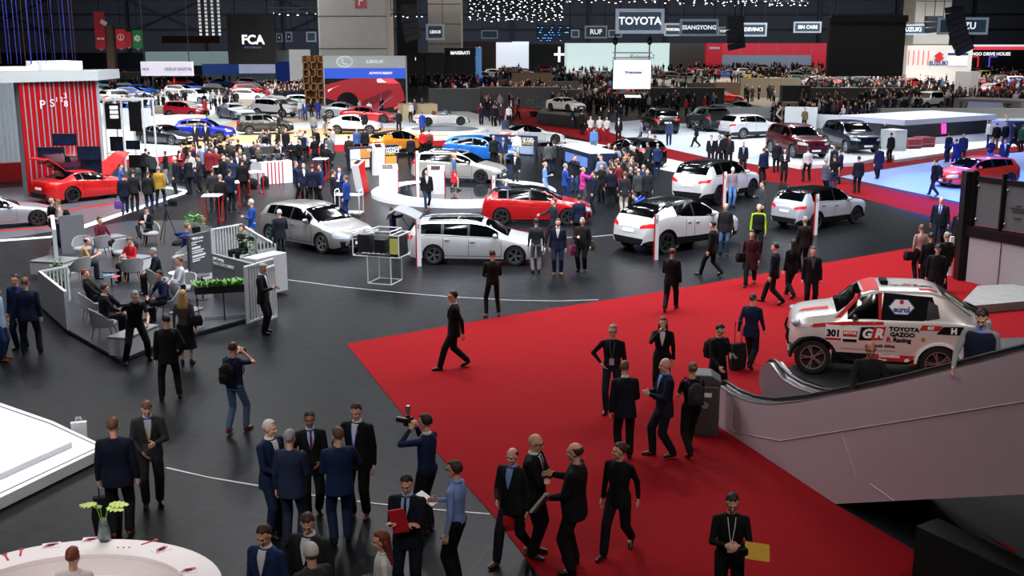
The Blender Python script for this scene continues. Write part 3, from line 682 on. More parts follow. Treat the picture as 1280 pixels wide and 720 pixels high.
# ---------------------------------------------------------------- the hall
def poly_floor(name, pts, z, m, kind='structure', th=.02, h=0, label=None, cat=None, raw=None):
    """flat slab whose outline is given by points on the ground"""
    P = raw or [G(x, y, h) for x, y in pts]; b = MB(); b.prism([(p.x, p.y) for p in P], z-th, z)
    o = b.build(name, m); tag(o, label, cat, kind=kind); return o
def tiles_mat():
    m = bpy.data.materials.new('dark_floor_tiles'); m.use_nodes = True; nt = m.node_tree; b = nt.nodes['Principled BSDF']; b.inputs['Specular IOR Level'].default_value = .14
    N = nt.nodes.new; tc = N('ShaderNodeTexCoord'); mp = N('ShaderNodeMapping'); mp.inputs['Rotation'].default_value = (0, 0, .30); nt.links.new(tc.outputs['Object'], mp.inputs[0])
    br = N('ShaderNodeTexBrick'); br.offset = 0; br.inputs['Scale'].default_value = 1; br.inputs['Brick Width'].default_value = 1.6; br.inputs['Row Height'].default_value = 1.6
    br.inputs['Mortar Size'].default_value = .008; br.inputs['Color1'].default_value = (*lin('15171a'), 1); br.inputs['Color2'].default_value = (*lin('131518'), 1); br.inputs['Mortar'].default_value = (*lin('2e3136'), 1)
    n = N('ShaderNodeTexNoise'); n.inputs['Scale'].default_value = 3.5; n.inputs['Detail'].default_value = 6
    mx = N('ShaderNodeMix'); mx.data_type = 'RGBA'; mx.blend_type = 'MULTIPLY'; mx.inputs['Factor'].default_value = .55
    nt.links.new(mp.outputs[0], br.inputs[0]); nt.links.new(mp.outputs[0], n.inputs['Vector']); nt.links.new(br.outputs['Color'], mx.inputs['A']); nt.links.new(n.outputs['Color'], mx.inputs['B'])
    nt.links.new(mx.outputs['Result'], b.inputs['Base Color']); r = N('ShaderNodeMapRange'); r.inputs['To Min'].default_value = .26; r.inputs['To Max'].default_value = .44
    nt.links.new(n.outputs['Fac'], r.inputs['Value']); nt.links.new(r.outputs[0], b.inputs['Roughness']); return m
TILE = tiles_mat()
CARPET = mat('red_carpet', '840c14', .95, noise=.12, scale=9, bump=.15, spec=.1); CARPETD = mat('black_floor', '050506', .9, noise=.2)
CARPET2 = mat('dark_red_carpet', '7c0e18', .95, noise=.1, scale=9, spec=.1)
HALLW = mat('hall_wall_panel', '404247', .8, noise=.15, scale=.6); STEELD = mat('dark_steel', '1b1c20', .6, .3, noise=.1); CEIL = mat('hall_ceiling', '08080a', .9, noise=.1)
CONC = mat('concrete', 'b4b2ac', .8, noise=.12, scale=.8, bump=.1); STAND = mat('stand_floor_white', 'c9d3dc', .35, noise=.04); WOOD = mat('light_wood_floor', 'b8946a', .5, noise=.12, scale=2)
CREAM = mat('cream_floor', 'cfc6b8', .5, noise=.04)
Y1 = 300.0
b = MB(); b.box(-150, 150, -15, Y1+2, -.2, 0); tag(b.build('floor', TILE), kind='structure')
for nm, a in (('wall_back', (-150, 150, Y1, Y1+1, 0, 26)), ('wall_left', (-151, -150, -15, Y1, 0, 26)), ('wall_right', (150, 151, -15, Y1, 0, 26)), ('wall_front', (-150, 150, -16, -15, 0, 26))):
    b = MB(); b.box(*a); tag(b.build(nm, HALLW), kind='structure')
b = MB(); b.box(-151, 151, -16, Y1+1, 26, 26.5); tag(b.build('ceiling', CEIL), kind='structure')
# frames on the back wall
for i, x in enumerate(range(-140, 141, 20)):
    b = MB(); b.box(x-.35, x+.35, Y1-1, Y1, 0, 26); tag(b.build('trim_%d' % (i+1), STEELD), kind='structure')
for i, z in enumerate((9.0, 12.8, 16.6)):
    b = MB(); b.box(-148, 148, Y1-.8, Y1-.2, z-.25, z+.25); tag(b.build('trim_%d' % (i+20), STEELD), kind='structure')
k = 0
for x in range(-140, -20, 40):
    b = MB(); b.bar((x, Y1-1.4, 8), (x+20, Y1-1.4, 16.5), .35); b.bar((x+20, Y1-1.4, 8), (x, Y1-1.4, 16.5), .35); k += 1; tag(b.build('trim_%d' % (k+30), STEELD), kind='structure')
# carpets
poly_floor('red_carpet', [(433, 430), (640, 394), (850, 361), (1025, 330), (1187, 302), (1300, 288), (1300, 640), (1135, 684), (1300, 790), (740, 790), (672, 718), (617, 645), (505, 520)], .012, CARPET, 'structure')
b = MB(); p0, p1 = G(1190, 302), G(1300, 325)
poly_floor('aisle_carpet', [(1187, 303), (1230, 288), (1055, 242), (960, 227), (869, 207), (827, 196), (745, 178), (640, 152), (560, 131), (620, 124), (680, 140), (735, 156), (800, 178), (880, 196), (960, 208), (1040, 204), (1180, 192), (1300, 180), (1300, 186), (1180, 199), (1050, 220), (1205, 253), (1300, 272), (1300, 300)], .008, CARPET2)
poly_floor('far_left_carpet', [(0, 208), (0, 219), (130, 212), (270, 198), (420, 190), (640, 177), (640, 171), (420, 181), (270, 190), (130, 203)], .008, CARPET2)
poly_floor('blue_lit_floor', [(1050, 221), (1205, 254), (1300, 273), (1300, 188), (1180, 200)], .011, mat('pale_blue_floor', '8fa8e8', .35, noise=.03))  # white floor; the blue of the lighting is tinted into its colour
poly_floor('trim_50', [(1050, 222), (1205, 254), (1300, 273), (1300, 276), (1205, 257), (1040, 222)], .012, CARPETD)
poly_floor('white_kerb_strip', [(860, 204), (852, 217), (745, 196), (690, 180), (560, 150), (575, 145), (700, 172), (760, 182)], .014, mat('bright_white_floor', 'e6e6e6', .4, noise=.02))
# Lexus stand, far left stands
poly_floor('white_stand_floor', [(130, 202), (60, 150), (190, 128), (420, 124), (560, 131), (660, 163), (640, 172), (420, 181), (270, 189)], .010, STAND)
poly_floor('wood_floor_strip', [(225, 186), (420, 172), (560, 170), (560, 160), (400, 160), (225, 176)], .013, WOOD)
poly_floor('wood_floor_strip.001', [(195, 176), (300, 150), (400, 146), (400, 152), (300, 158), (230, 180)], .013, WOOD)
poly_floor('cream_stand_floor', [(120, 118), (300, 104), (400, 102), (400, 123), (190, 127), (120, 140)], .010, CREAM)
poly_floor('pale_stand_floor', [(735, 156), (800, 178), (880, 196), (960, 208), (1040, 204), (1030, 172), (900, 158), (800, 150)], .010, STAND)
poly_floor('right_stand_floor', [(1040, 204), (1180, 192), (1300, 180), (1300, 140), (1120, 140), (1030, 172)], .009, STAND)
poly_floor('bright_stand_floor', [(1090, 118), (1165, 118), (1210, 98), (1090, 98)], .010, CREAM)
poly_floor('far_stand_floor', [(800, 108), (1090, 108), (1090, 98), (880, 95), (800, 96)], .010, CREAM)
poly_floor('grey_far_floor', [(900, 140), (1130, 150), (1130, 122), (860, 118)], .008, mat('grey_floor', '6a6660', .7, noise=.1, scale=1))
poly_floor('escalator_black_floor', [(1043, 631), (1300, 615), (1300, 800), (1135, 684)], .013, CARPETD)  # black floor surface below the escalator
o = poly_floor('red_carpet_offcut', [(1234, 671), (1272, 688), (1268, 694)], .018, CARPET)
# inlaid light lines in the dark floor (arcs)
LINE = mat('floor_inlay_line', 'b8bcc0', .4, noise=.05)
def inlay(pts, w, i, m=None):
    P = [G(x, y) for x, y in pts]; b = MB(); L_, R_ = [], []
    for k in range(len(P)):
        d = P[min(k+1, len(P)-1)]-P[max(k-1, 0)]; n = V((-d.y, d.x, 0)).normalized()*w/2; L_.append(P[k]+n); R_.append(P[k]-n)
    b.prism([(p.x, p.y) for p in L_+R_[::-1]], .0, .010); tag(b.build('trim_%d' % i, m or LINE), kind='structure')
inlay([(208, 585), (260, 597), (320, 607), (400, 621), (470, 630), (540, 637), (612, 643)], .035, 60)
inlay([(360, 350), (430, 359), (500, 366), (560, 371), (640, 375.5), (700, 376.5), (748, 375)], .035, 61)
inlay([(700, 297), (740, 296), (775, 293)], .04, 62)
# ---------------------------------------------------------------- general builders for stands
WALLS = []
def wallq(name, a, b_, ytop, m, th=.3, ybot=None, h=None, label=None, cat=None, kind=None, h2=None, parent=None, back=True, z0=0, ref=None):
    """upright slab standing between two ground pixels, top at pixel row ytop above a"""
    A, B = G(*a, z0), G(*b_, z0); z1 = PY(a[0], ytop, A.y).z if h is None else z0+h; zb = z0 if ybot is None else PY(a[0], ybot, A.y).z
    d = (B-A); n = V((-d.y, d.x, 0)).normalized()*th
    WALLS.append((A.x, A.y, d.x/d.length, d.y/d.length, d.length, th))
    q = MB(); q.loft([[V((p.x, p.y, z)) for p in (A, B, B+n, A+n)] for z in (zb, z1)])
    o = q.build(name, m, parent); tag(o, label, cat, kind=kind); o['_w'] = d.length; del o['_w']; return o, A, B, z1, zb
def on_wall(A, B, u, z, off=.03):
    d = (B-A); n = V((d.y, -d.x, 0)).normalized()*off; return V((A.x+d.x*u, A.y+d.y*u, z))+n, (PI/2, 0, math.atan2(d.y, d.x))
def wall_text(s, A, B, u, z, size, m, parent=None, **k):
    p, r = on_wall(A, B, u, z); return text(s, size, m, parent, p, r, **k)
def sign(cx, cy, w, h, dist, s, label, face='1f3a4a', frm='9aa4b4', tsz=None, cables=True, bold=.01):
    """hanging company sign: cx,cy,w,h in pixels at a distance"""
    c = PY(cx, cy, dist); sc = dist/F*1.02; W_, H_ = w*sc, h*sc
    r = empty('hanging_sign', c, 0, label, 'sign', 'company name signs hung under the trusses'); del r['group']
    b = MB(); b.box(-W_/2, W_/2, 0, .25, -H_/2, H_/2); b.build('frame', mat('sign_frame', frm, .5, noise=.03, emit=.15), r)
    b = MB(); t = H_*.14; b.box(-W_/2+t, W_/2-t, -.02, .0, -H_/2+t, H_/2-t); b.build('panel', mat('sign_blue_'+face, face, .5, noise=.03, emit=.25), r)
    if s: text(s, tsz or min(H_*.55, (W_-3*t)/(max(len(s), 3)*.62)), mat('sign_white', 'f0f0f0', .5, emit=.8), r, (0, -.04, 0), bold=bold*H_)
    if cables:
        for x in (-W_*.4, W_*.4):
            b = MB(); b.cyl((x, .12, H_/2), .035, 17-c.z-H_/2, 6); b.build('cable', STEELD, r)
    return r
# ---------------------------------------------------------------- lights
W = bpy.data.worlds.new('world'); SC.world = W; W.use_nodes = True; W.node_tree.nodes['Background'].inputs[0].default_value = (.8, .88, 1, 1); W.node_tree.nodes['Background'].inputs[1].default_value = .03
def area(x, y, z, sx, sy, e, c='ffffff', rot=(0, 0, 0), spread=140):
    L = bpy.data.lights.new('stand_or_fill_light', 'AREA'); L.shape = 'RECTANGLE'; L.size = sx; L.size_y = sy; L.energy = e; L.color = lin(c); L.spread = math.radians(spread)
    o = bpy.data.objects.new('stand_or_fill_light', L); link(o); o.location = (x, y, z); o.rotation_euler = rot; return o
def spot(p, tgt, e, c='ffffff', cone=40, blend=.6, r=.25):
    L = bpy.data.lights.new('stage_spot', 'SPOT'); L.energy = e; L.color = lin(c); L.spot_size = math.radians(cone); L.spot_blend = blend; L.shadow_soft_size = r
    o = bpy.data.objects.new('stage_spot', L); link(o); o.location = p; o.rotation_euler = (V(tgt)-V(p)).to_track_quat('-Z', 'Y').to_euler(); return o
KE = .8
def rig(x, y, z, sx, sy, e, c='ffffff', rot=(0, 0, 0), st=4.2):      # rows of small fixtures covering a rectangle
    nx, ny = max(1, round(sx/st)), max(1, round(sy/st))
    for i in range(nx):
        for j in range(ny): area(x+sx*((i+.5)/nx-.5), y+sy*((j+.5)/ny-.5), z, .9, .9, e/nx/ny, c, rot)
rig(-9, 26, 15, 12, 8, 1700*KE, 'f6f8ff')            # over the lounge and near floor
rig(2, 36, 14, 24, 8, 5200*KE, 'f4f8ff')            # carmaker stand front row
rig(2, 30, 15, 26, 3, 2600*KE, 'f4f8ff', (.75, 0, 0))   # fixtures aimed back at the cars
rig(0, 56, 14, 34, 14, 9000*KE, 'f4f8ff'); rig(0, 44, 15, 34, 3, 4200*KE, 'f4f8ff', (.75, 0, 0))
rig(-18, 44, 14, 16, 12, 4200*KE, 'ffffff')
rig(20, 42, 14, 12, 8, 1700*KE, 'f0f6ff')
rig(-26, 80, 14, 40, 24, 17000*KE, 'ffffff', st=8); area(-22, 62, 15, 40, 3, 6000*KE, 'ffffff', (.8, 0, 0))          # Lexus
rig(24, 80, 14, 26, 14, 8000*KE, 'f4f8ff', st=7)
area(-40, 125, 15, 40, 24, 20000*KE, 'ffffff')
area(60, 90, 15, 26, 30, 13000*KE, 'f6f8ff')
area(20, 130, 15, 60, 30, 15000*KE, 'ffeedd')
area(60, 160, 15, 50, 20, 20000*KE, 'ffffff'); area(60, 125, 16, 70, 4, 10000*KE, 'ffffff', (.9, 0, 0))
area(0, 200, 16, 160, 30, 26000*KE, 'fff4e8'); area(0, 240, 18, 220, 6, 26000*KE, 'dfe6ff', (1.25, 0, 0), 120)      # far stands, plus an added wash that brightens the back wall
rig(-4, 3, 14, 18, 6, 640*KE, 'fff6ee', (.55, 0, 0)); rig(9, 8, 13, 8, 4, 330*KE, 'fff0ee', (.6, 0, 0))      # added fill from above the camera side, brightens the near people
spot((-4, 31, 14), (2, 17, 0), 3300*KE, 'fff2ea', 75, .8, .18)     # red carpet from behind, long shadows toward the camera
spot((6, 33, 14), (4, 22, 0), 1900*KE, 'fff2ea', 70, .8, .18)
spot((14, 34, 14), (11, 25, 0), 3200*KE, 'fff6f0', 60, .8, .4)     # rally truck
spot((2, 8, 13), (10, 22, 2), 3400*KE, 'fff6f0', 45, .8, .5)
spot((-14, 14, 13), (-10.5, 18.5, 0), 5200*KE, 'ffffff', 42, .7, .4)  # white stage
spot((-8, 8, 11), (-6.0, 14.5, 1), 2800*KE, 'ffffff', 36, .7, .4)
spot((24, 64, 14), (26.5, 54, 0), 60000, '3060ff', 64, .5, .3)      # blue-lit floor
spot((32, 60, 14), (29, 51, 0), 46000, '3868ff', 60, .5, .3)
spot((30, 56, 13), (25.5, 51, 0), 9000, 'ffffff', 30, .8, .3)
# ---------------------------------------------------------------- escalator
EA, EB = G(893, 530), G(1043, 630); ED = (EB-EA).normalized(); EN = V((-ED.y, ED.x, 0))     # EN points into the escalator
if EN.x < 0: EN = -EN
def PV(px, py, off=0):
    d = ray(px, py); A = EA+EN*off; n = EN; t = (A-V((0, 0, HCAM))).dot(n)/d.dot(n); return V((0, 0, HCAM))+d*t
def sz(p): return (p-EA).dot(ED), p.z
TOPL = [sz(PV(*q)) for q in [(899, 482), (915, 493), (935, 501), (960, 505), (1000, 501), (1050, 491), (1110, 479), (1200, 457), (1280, 437)]]
BOTL = [sz(PV(*q)) for q in [(893, 530), (1043, 630), (1160, 624), (1280, 618)]]
sl = (TOPL[-1][1]-TOPL[-3][1])/(TOPL[-1][0]-TOPL[-3][0]); TOPL.append((TOPL[-1][0]+4, TOPL[-1][1]+4*sl)); BOTL.append((BOTL[-1][0]+4, TOPL[-1][1]-2.1))
def EP(s, z, off): return EA+ED*s+EN*off+V((0, 0, z))
def itop(s):
    for (a, b) in zip(TOPL, TOPL[1:]):
        if a[0] <= s <= b[0]: return a[1]+(b[1]-a[1])*(s-a[0])/(b[0]-a[0])
    return TOPL[0][1] if s < TOPL[0][0] else TOPL[-1][1]
PANEL = mat('escalator_panel', 'bcaeb6', .38, .1, noise=.05, scale=3); PBLK = mat('handrail_rubber', '0a0a0b', .35, noise=.1)
esc = empty('escalator', EA, 0, 'mauve grey clad escalator rising to the right edge beside the rally truck', 'escalator')
def epl(name, poly, o0, o1, m, par=esc):
    b = MB(); n = len(poly); b.loft([[EP(s, z, o)-EA for s, z in poly] for o in (o0, o1)]); return b.build(name, m, par)
outline = TOPL+BOTL[::-1]
epl('outer_cladding', outline, 0, .05, PANEL)
epl('inner_cladding', [(s, z-.02) for s, z in TOPL]+[(BOTL[-1][0], BOTL[-1][1]), (2.0, -.0), (TOPL[0][0], .0)], .25, .28, STEEL)
T2 = [(TOPL[0][0]-.45+.40*math.cos(a), .60+.40*math.sin(a)) for a in [PI*1.15-PI*.65*k/8 for k in range(9)]]+TOPL
epl('outer_cladding', T2+BOTL[:0:-1]+[(TOPL[0][0]-.3, 0.05)], 1.60, 1.65, mat('inner_steel', '8a8a90', .35, .3))
epl('inner_cladding', [(s, z-.02) for s, z in T2]+[(BOTL[-1][0], BOTL[-1][1]), (2.0, -.0), (TOPL[0][0]-.3, .05)], 1.37, 1.40, mat('inner_steel', '8a8a90', .35, .3))
for o in (.14, 1.51):
    b = MB(); b.loft([[EP(s, z+dz, o+do)-EA for do, dz in ((-.14, -.03), (.14, -.03), (.14, .0), (-.14, .0))] for s, z in (TOPL if o < 1 else T2[5:])]); b.build('balustrade_deck', mat('brushed_deck', 'b0b0b4', .3, .8, noise=.04), esc)
    q0 = 0; rail = [(s_-.03, z_+.02) for s_, z_ in T2[:9]]+[(s+.02, z+.07) for s, z in TOPL] if o > 1 else [(TOPL[0][0]-.02+q0, .50), (TOPL[0][0]-.16+q0, .60), (TOPL[0][0]-.20+q0, .76), (TOPL[0][0]-.12+q0, TOPL[0][1]+.02)]+[(s+.02, z+.07) for s, z in TOPL[0:]]
    b = MB(); b.tube([EP(s, z, o)-EA for s, z in rail], .042, 10); b.build('handrail', PBLK, esc, smooth=True)
# pale panel joints and scuffs on the side
for pts in ([(914, 534), (918, 540), (975, 551), (1280, 502)], [(1052, 541), (1070, 596)], [(1088, 605), (1117, 626)], [(916, 505), (914, 534)]):
    b = MB(); b.tube([PV(x, y, -.006)-EA for x, y in pts], .008, 5); b.build('panel_joint', mat('joint_highlight', 'b8b0b8', .4, noise=.1), esc)
st = MB()
for k in range(34):
    s = -.2+k*.36; z = max(0.02, itop(s)-.98); st.loft([[EP(s+a, zz, o)-EA for a, zz in ((0, z-.3), (0, z), (.36, z), (.36, z-.3))] for o in (.28, 1.37)])
st.build('steps', mat('escalator_steps', '1a1a1c', .5, .6, noise=.2), esc)
b = MB(); b.loft([[EP(s, z, o)-EA for s, z in ((-1.1, 0), (-1.1, .03), (0, .03), (0, 0))] for o in (.2, 1.4)]); b.build('landing_plate', STEELD, esc)
# black boxes below the escalator
def pbox(name, A, B, depth, z0, z1, m, label=None, cat=None, kind=None, parent=None, bevel=0, group=None, th=None):
    """box standing on segment A-B (world), going 'depth' away from the camera"""
    A = V(A); B = V(B); d = B-A; n = V((-d.y, d.x, 0)).normalized()*depth; b = MB(); o0 = V((A.x, A.y, 0))
    b.loft([[V((p.x, p.y, z))-o0 for p in (A, B, B+n, A+n)] for z in (z0, z1)]); o = b.build(name, m, parent, bevel=bevel); o.location = o0 if parent is None else o0
    return tag(o, label, cat, group, kind)
K1 = mat('black_painted_board', '101214', .7, noise=.2)
r = empty('equipment_cabinet', G(1215, 760), 0, 'black cabinet with a slanted top under the escalator', 'cabinet')
b = MB(); pts = [G(1128, 735, .4), G(1145, 660, 1.3), G(1172, 649, 1.3), G(1300, 705, 1.3), G(1300, 760, 1.0)]
o0 = r.location; q = [PY(x, y, yy)-o0 for x, y, yy in ((1145, 660, 13.4), (1172, 650, 14.2), (1310, 715, 13.9), (1290, 728, 13.0))]
b = MB(); b.loft([[V((p.x, p.y, -o0.z+.0)) for p in q], [p.copy() for p in q]]); b.build('body', K1, r)
b = MB(); b.loft([[p+V((0, 0, .003)) for p in q], [p+V((0, 0, .03)) for p in q]]); b.build('top', mat('charcoal_top', '1d2226', .6, noise=.1), r)
# bin beside the escalator foot
r = empty('litter_bin', G(879, 541), math.radians(-8), 'grey litter bin standing against the escalator foot', 'bin'); BIN = mat('bin_grey', '4a4e4e', .45, .2, noise=.08)
b = MB(); b.box(-.27, .27, -.22, .22, 0, 1.0); b.build('body', BIN, r, bevel=.04)
b = MB(); b.prism([(-.29, 1.0), (.29, 1.0), (.29, 1.08), (.1, 1.2), (-.29, 1.2)], -.24, .24, M=Matrix(((1, 0, 0, 0), (0, 0, -1, 0), (0, 1, 0, 0), (0, 0, 0, 1)))); b.build('lid', BIN, r, bevel=.02)
b = MB(); b.box(-.12, .12, -.235, -.222, .78, .86); b.build('sticker', WHITE, r); b = MB(); b.box(-.10, -.02, -.24, -.234, .79, .85); b.build('sticker_mark', RED, r)
b = MB(); b.cyl((0, -.226, .62), .07, -.006, 20, axis='y'); b.build('emblem', GREY, r)
# ---------------------------------------------------------------- rally pickup
CARS['rally'] = dict(L=4.62, W=2.0, fa=.56, ra=3.40, wr=.42, z0=.54,
    top=[(0, 1.05), (.03, 1.20), (.15, 1.34), (.5, 1.43), (1.0, 1.52), (1.62, 2.00), (1.95, 2.10), (3.1, 2.12), (3.4, 2.04), (3.95, 1.72), (4.35, 1.48), (4.56, 1.42), (4.60, 1.25), (4.62, 1.1)],
    belt=[(0, .92), (.04, 1.06), (.3, 1.20), (.9, 1.30), (1.3, 1.37), (2.6, 1.41), (3.3, 1.43), (4.0, 1.40), (4.45, 1.34), (4.62, 1.05)],
    glass=(1.05, 1.60, 4.65, 4.68), side=[(1.30, 2.02)], ww=.76, cab=(1.0, 4.2))
truck = carw('rally', (1167, 477), (1018, 468), 1, 'white and red rally pickup numbered 301 parked on a grey platform behind the escalator', z=.18, pc='eceae8', skip=('tail_lamp', 'rear_bumper', 'rear_plate', 'number_plate', 'door_seam', 'window_trim', 'fog_lamp', 'door_handle', 'badge', 'upper_grille', 'headlamp'), name='rally_pickup', cat='rally car', rim='b4b6ba', mir=1)
for sg in (-1, 1): b = MB(); b.ell((4.62/2-.14, sg*.74, 1.22), (.13, .17, .075), 14, 8); b.build('headlamp', LEDW, truck, smooth=True)
TT = CM[('rally', 1)]['tree']; TL = 4.62/2
K_ = BLACK
DR = mat('decal_red', 'c4171c', .7, noise=.04); DK = mat('decal_black', '08090b', .8, noise=.05, spec=.2); DW = mat('decal_white', 'f2f2f2', .4, noise=.02); DB = mat('decal_blue', '123a9a', .4, noise=.03); DG = mat('decal_gold', 'a88c3a', .4, noise=.05)
DZ = .15
def side_patch(name, pts, m, off=.008, par=truck):       # convex polygon in (f, z) pressed on the left flank
    pts = [(f, z+DZ+.03*(z > 1.3)) for f, z in pts]; n = len(pts); c = V((sum(p[0] for p in pts)/n, sum(p[1] for p in pts)/n)); R = []
    fan = []
    for i in range(n):
        a, b = V(pts[i]), V(pts[(i+1) % n]); K = max(2, int((b-a).length/.08))
        for k in range(K): fan.append(a+(b-a)*k/K)
    def proj(p):
        h = TT.ray_cast(V((TL-p[0], 2, p[1])), V((0, -1, 0))); return (h[0]+h[1]*off) if h[0] is not None else V((TL-p[0], .9, p[1]))
    b = MB(); rings = [[proj(c+(p-c)*k) for p in fan] for k in (1, .66, .33, .02)]; b.loft(rings, cap=False); b.loft([[p-V((0, .012, 0)) for p in rings[0]], rings[0]], cap=False)
    return b.build(name, m, par, smooth=True)
def side_text(s, f, z, size, m, sx=1, bold=0, par=truck, off=.02, name='lettering', shear=0):
    z += DZ
    me = text_mesh(s, size, extrude=.004, bold=bold, sx=sx, shear=shear)
    for v in me.vertices:
        X_, Z_ = TL-f-v.co.x, z+v.co.y; h = TT.ray_cast(V((X_, 2, Z_)), V((0, -1, 0))); y = h[0].y if h[0] is not None else .95
        v.co = V((X_, y+off+v.co.z, Z_))
    me.materials.clear(); me.materials.append(m); o = bpy.data.objects.new(name, me); link(o, par); return o
side_patch('red_decal', [(.10, 1.02), (.7, 1.12), (1.25, 1.19), (2.12, 1.235), (2.12, 1.16), (1.3, 1.11), (.8, 1.04), (.3, .98)], DR, .006)
side_patch('red_decal', [(1.02, 1.25), (1.56, 1.80), (1.66, 1.82), (1.16, 1.27)], DR, .012)
side_patch('red_decal', [(2.06, 1.27), (2.06, 1.84), (1.97, 1.84), (2.0, 1.27)], DR, .012)
side_patch('black_decal', [(2.04, 1.27), (3.0, 1.29), (3.30, 1.45), (3.18, 1.80), (2.10, 1.85)], DK, .010)
hexa = [(2.50+.30*math.cos(a), 1.55+.20*math.sin(a)) for a in [PI/6*0+PI/3*k for k in range(6)]]
side_patch('hexagon_decal', hexa, DB, .018); side_patch('hexagon_decal', [(2.50+(x-2.50)*.9, 1.55+(z-1.55)*.9) for x, z in hexa], DW, .024)
side_text('eurol', 2.50, 1.53, .17, DB, bold=.008, off=.035); side_patch('red_dot', [(2.50+.05*math.cos(a), 1.66+.05*math.sin(a)) for a in [PI/4*k for k in range(8)]], DR, .032)
side_patch('number_panel', [(.82, 1.10), (1.18, 1.10), (1.18, .70), (.82, .70)], DW, .016); side_text('301', 1.0, .90, .22, DK, bold=.012, off=.03, sx=.95)
side_patch('red_strip', [(.82, .79), (1.18, .79), (1.18, .73), (.82, .73)], DR, .022)
side_patch('sponsor_panel', [(1.20, 1.10), (1.56, 1.10), (1.56, .70), (1.20, .70)], DW, .016); side_patch('red_panel', [(1.22, .98), (1.54, .98), (1.54, .84), (1.22, .84)], DR, .022); side_text('MOTUL', 1.38, .93, .085, DW, bold=.004, off=.032)
side_patch('black_strip', [(1.22, .78), (1.54, .78), (1.54, .71), (1.22, .71)], DK, .022)
side_patch('black_emblem', [(1.62, 1.08), (1.90, 1.10), (1.86, .78), (1.58, .76)], DK, .012); side_text('G', 1.75, .93, .30, DW, bold=.015, off=.024, shear=.2)
side_patch('red_emblem', [(1.90, 1.10), (2.18, 1.12), (2.12, .80), (1.86, .78)], DR, .013); side_text('R', 2.02, .95, .30, DW, bold=.015, off=.026, shear=.2)
side_text('TOYOTA', 2.58, 1.08, .13, DK, sx=1.25, bold=.006); side_text('GAZOO', 2.55, .95, .13, DK, sx=1.15, bold=.006); side_text('Racing', 2.55, .82, .14, DK, sx=1.1, bold=.006); side_text('R', 2.25, .82, .15, DR, sx=1.1, bold=.009, off=.024)
side_text('South Africa', 2.15, .66, .10, DK, bold=.003)
b = MB(); b.prism([(TL-1.92, .36), (TL-2.92, .36), (TL-2.95, .68), (TL-1.95, .62)], -.975, -.955, M=Matrix(((1, 0, 0, 0), (0, 0, -1, 0), (0, 1, 0, 0), (0, 0, 0, 1)))); b.build('red_skirt', DR, truck)
for t, x, z, q_ in (('Innovation', 2.30, .56, .11), ('Group', 2.15, .46, .07)): text(t, q_, DW, truck, (TL-x, .985, z), (PI/2, 0, PI), bold=.004)
b = MB(); b.box(TL-1.9, TL-1.0, .80, .96, .30, .56); b.build('black_sill', DK, truck, bevel=.02); b = MB(); b.cyl((TL-2.7, .985, .46), .06, .004, 16, axis='y'); b.build('white_emblem', DW, truck)
side_patch('bed_opening', [(3.05, 1.30), (3.36, 1.33), (3.30, 1.62), (3.10, 1.72)], K_, .011)
for f_ in (.56, 3.40):
    R_ = []
    for k in range(15):
        a = PI*k/14; q_ = []
        for rr, y in ((1.12, .88), (1.12, 1.04), (1.24, 1.04), (1.30, .90)): q_.append(V((TL-f_+.42*rr*math.cos(a)*1.05, y, .42+.42*rr*math.sin(a))))
        R_.append(q_)
    b = MB(); b.loft(R_); b.build('wheel_arch_flare', DK if f_ < 1 else DW, truck)
side_patch('red_sponsor', [(2.98, 1.20), (3.42, 1.20), (3.38, 1.08), (2.92, 1.08)], DR, .012); side_text('SKF', 3.17, 1.14, .09, DW, bold=.006, off=.024)
side_patch('black_sponsor', [(3.44, 1.18), (3.90, 1.20), (3.90, 1.0), (3.30, 1.0)], DK, .012); side_text('H', 3.68, 1.09, .18, DW, bold=.012, off=.024)
side_patch('gold_emblem', [(3.02+.055*math.cos(a), .86+.055*math.sin(a)) for a in [PI/4*k for k in range(8)]], DG, .014)
def top_patch(name, pts, m, off=.012):        # quad in (f, y)
    R = []
    for i in range(7):
        r_ = []
        for j in range(9):
            u, w = j/8, i/6; p = (V(pts[0])*(1-u)+V(pts[1])*u)*(1-w)+(V(pts[3])*(1-u)+V(pts[2])*u)*w
            h = TT.ray_cast(V((TL-p.x, p.y, 3)), V((0, 0, -1))); r_.append(h[0]+h[1]*off if h[0] is not None else V((TL-p.x, p.y, 1)))
        R.append(r_)
    b = MB(); b.grid(R); b.grid([[p-V((0, 0, .012)) for p in r_] for r_ in R]); return b.build(name, m, truck, smooth=True)
def top_text(s, f, y, size, m, bold=.004, sx=1):
    me = text_mesh(s, size, extrude=.003, bold=bold, sx=sx)
    for v in me.vertices:
        X_, Y_ = TL-f-v.co.x, y-v.co.y; h = TT.ray_cast(V((X_, Y_, 3)), V((0, 0, -1))); v.co = V((X_, Y_, (h[0].z if h[0] is not None else 1.9)+.02+v.co.z))
    me.materials.clear(); me.materials.append(m); o = bpy.data.objects.new('lettering', me); link(o, truck)
top_patch('red_roof_decal', [(1.66, .66), (2.0, .70), (2.0, -.70), (1.66, -.66)], DR); top_patch('black_tail_panel', [(3.40, .72), (4.05, .78), (4.05, -.78), (3.40, -.72)], DK)
top_text('TOYOTA GAZOO', 2.75, .30, .12, DK); top_text('Racing', 2.75, .14, .12, DR); top_patch('red_sponsor', [(2.9, .66), (3.3, .66), (3.3, .50), (2.9, .50)], DR, .016)
top_text('qatar', 3.72, .45, .22, DW, .008); top_text('2022', 3.75, .22, .22, DG, .008)
top_patch('bonnet_decal', [(.2, .3), (.9, .35), (.9, .1), (.3, .1)], DR)
b = MB(); b.box(-.09, .09, -.22, .22, 0, .10); o = b.build('roof_scoop', DK, truck, bevel=.03); o.location = (TL-2.15, 0, 2.11)
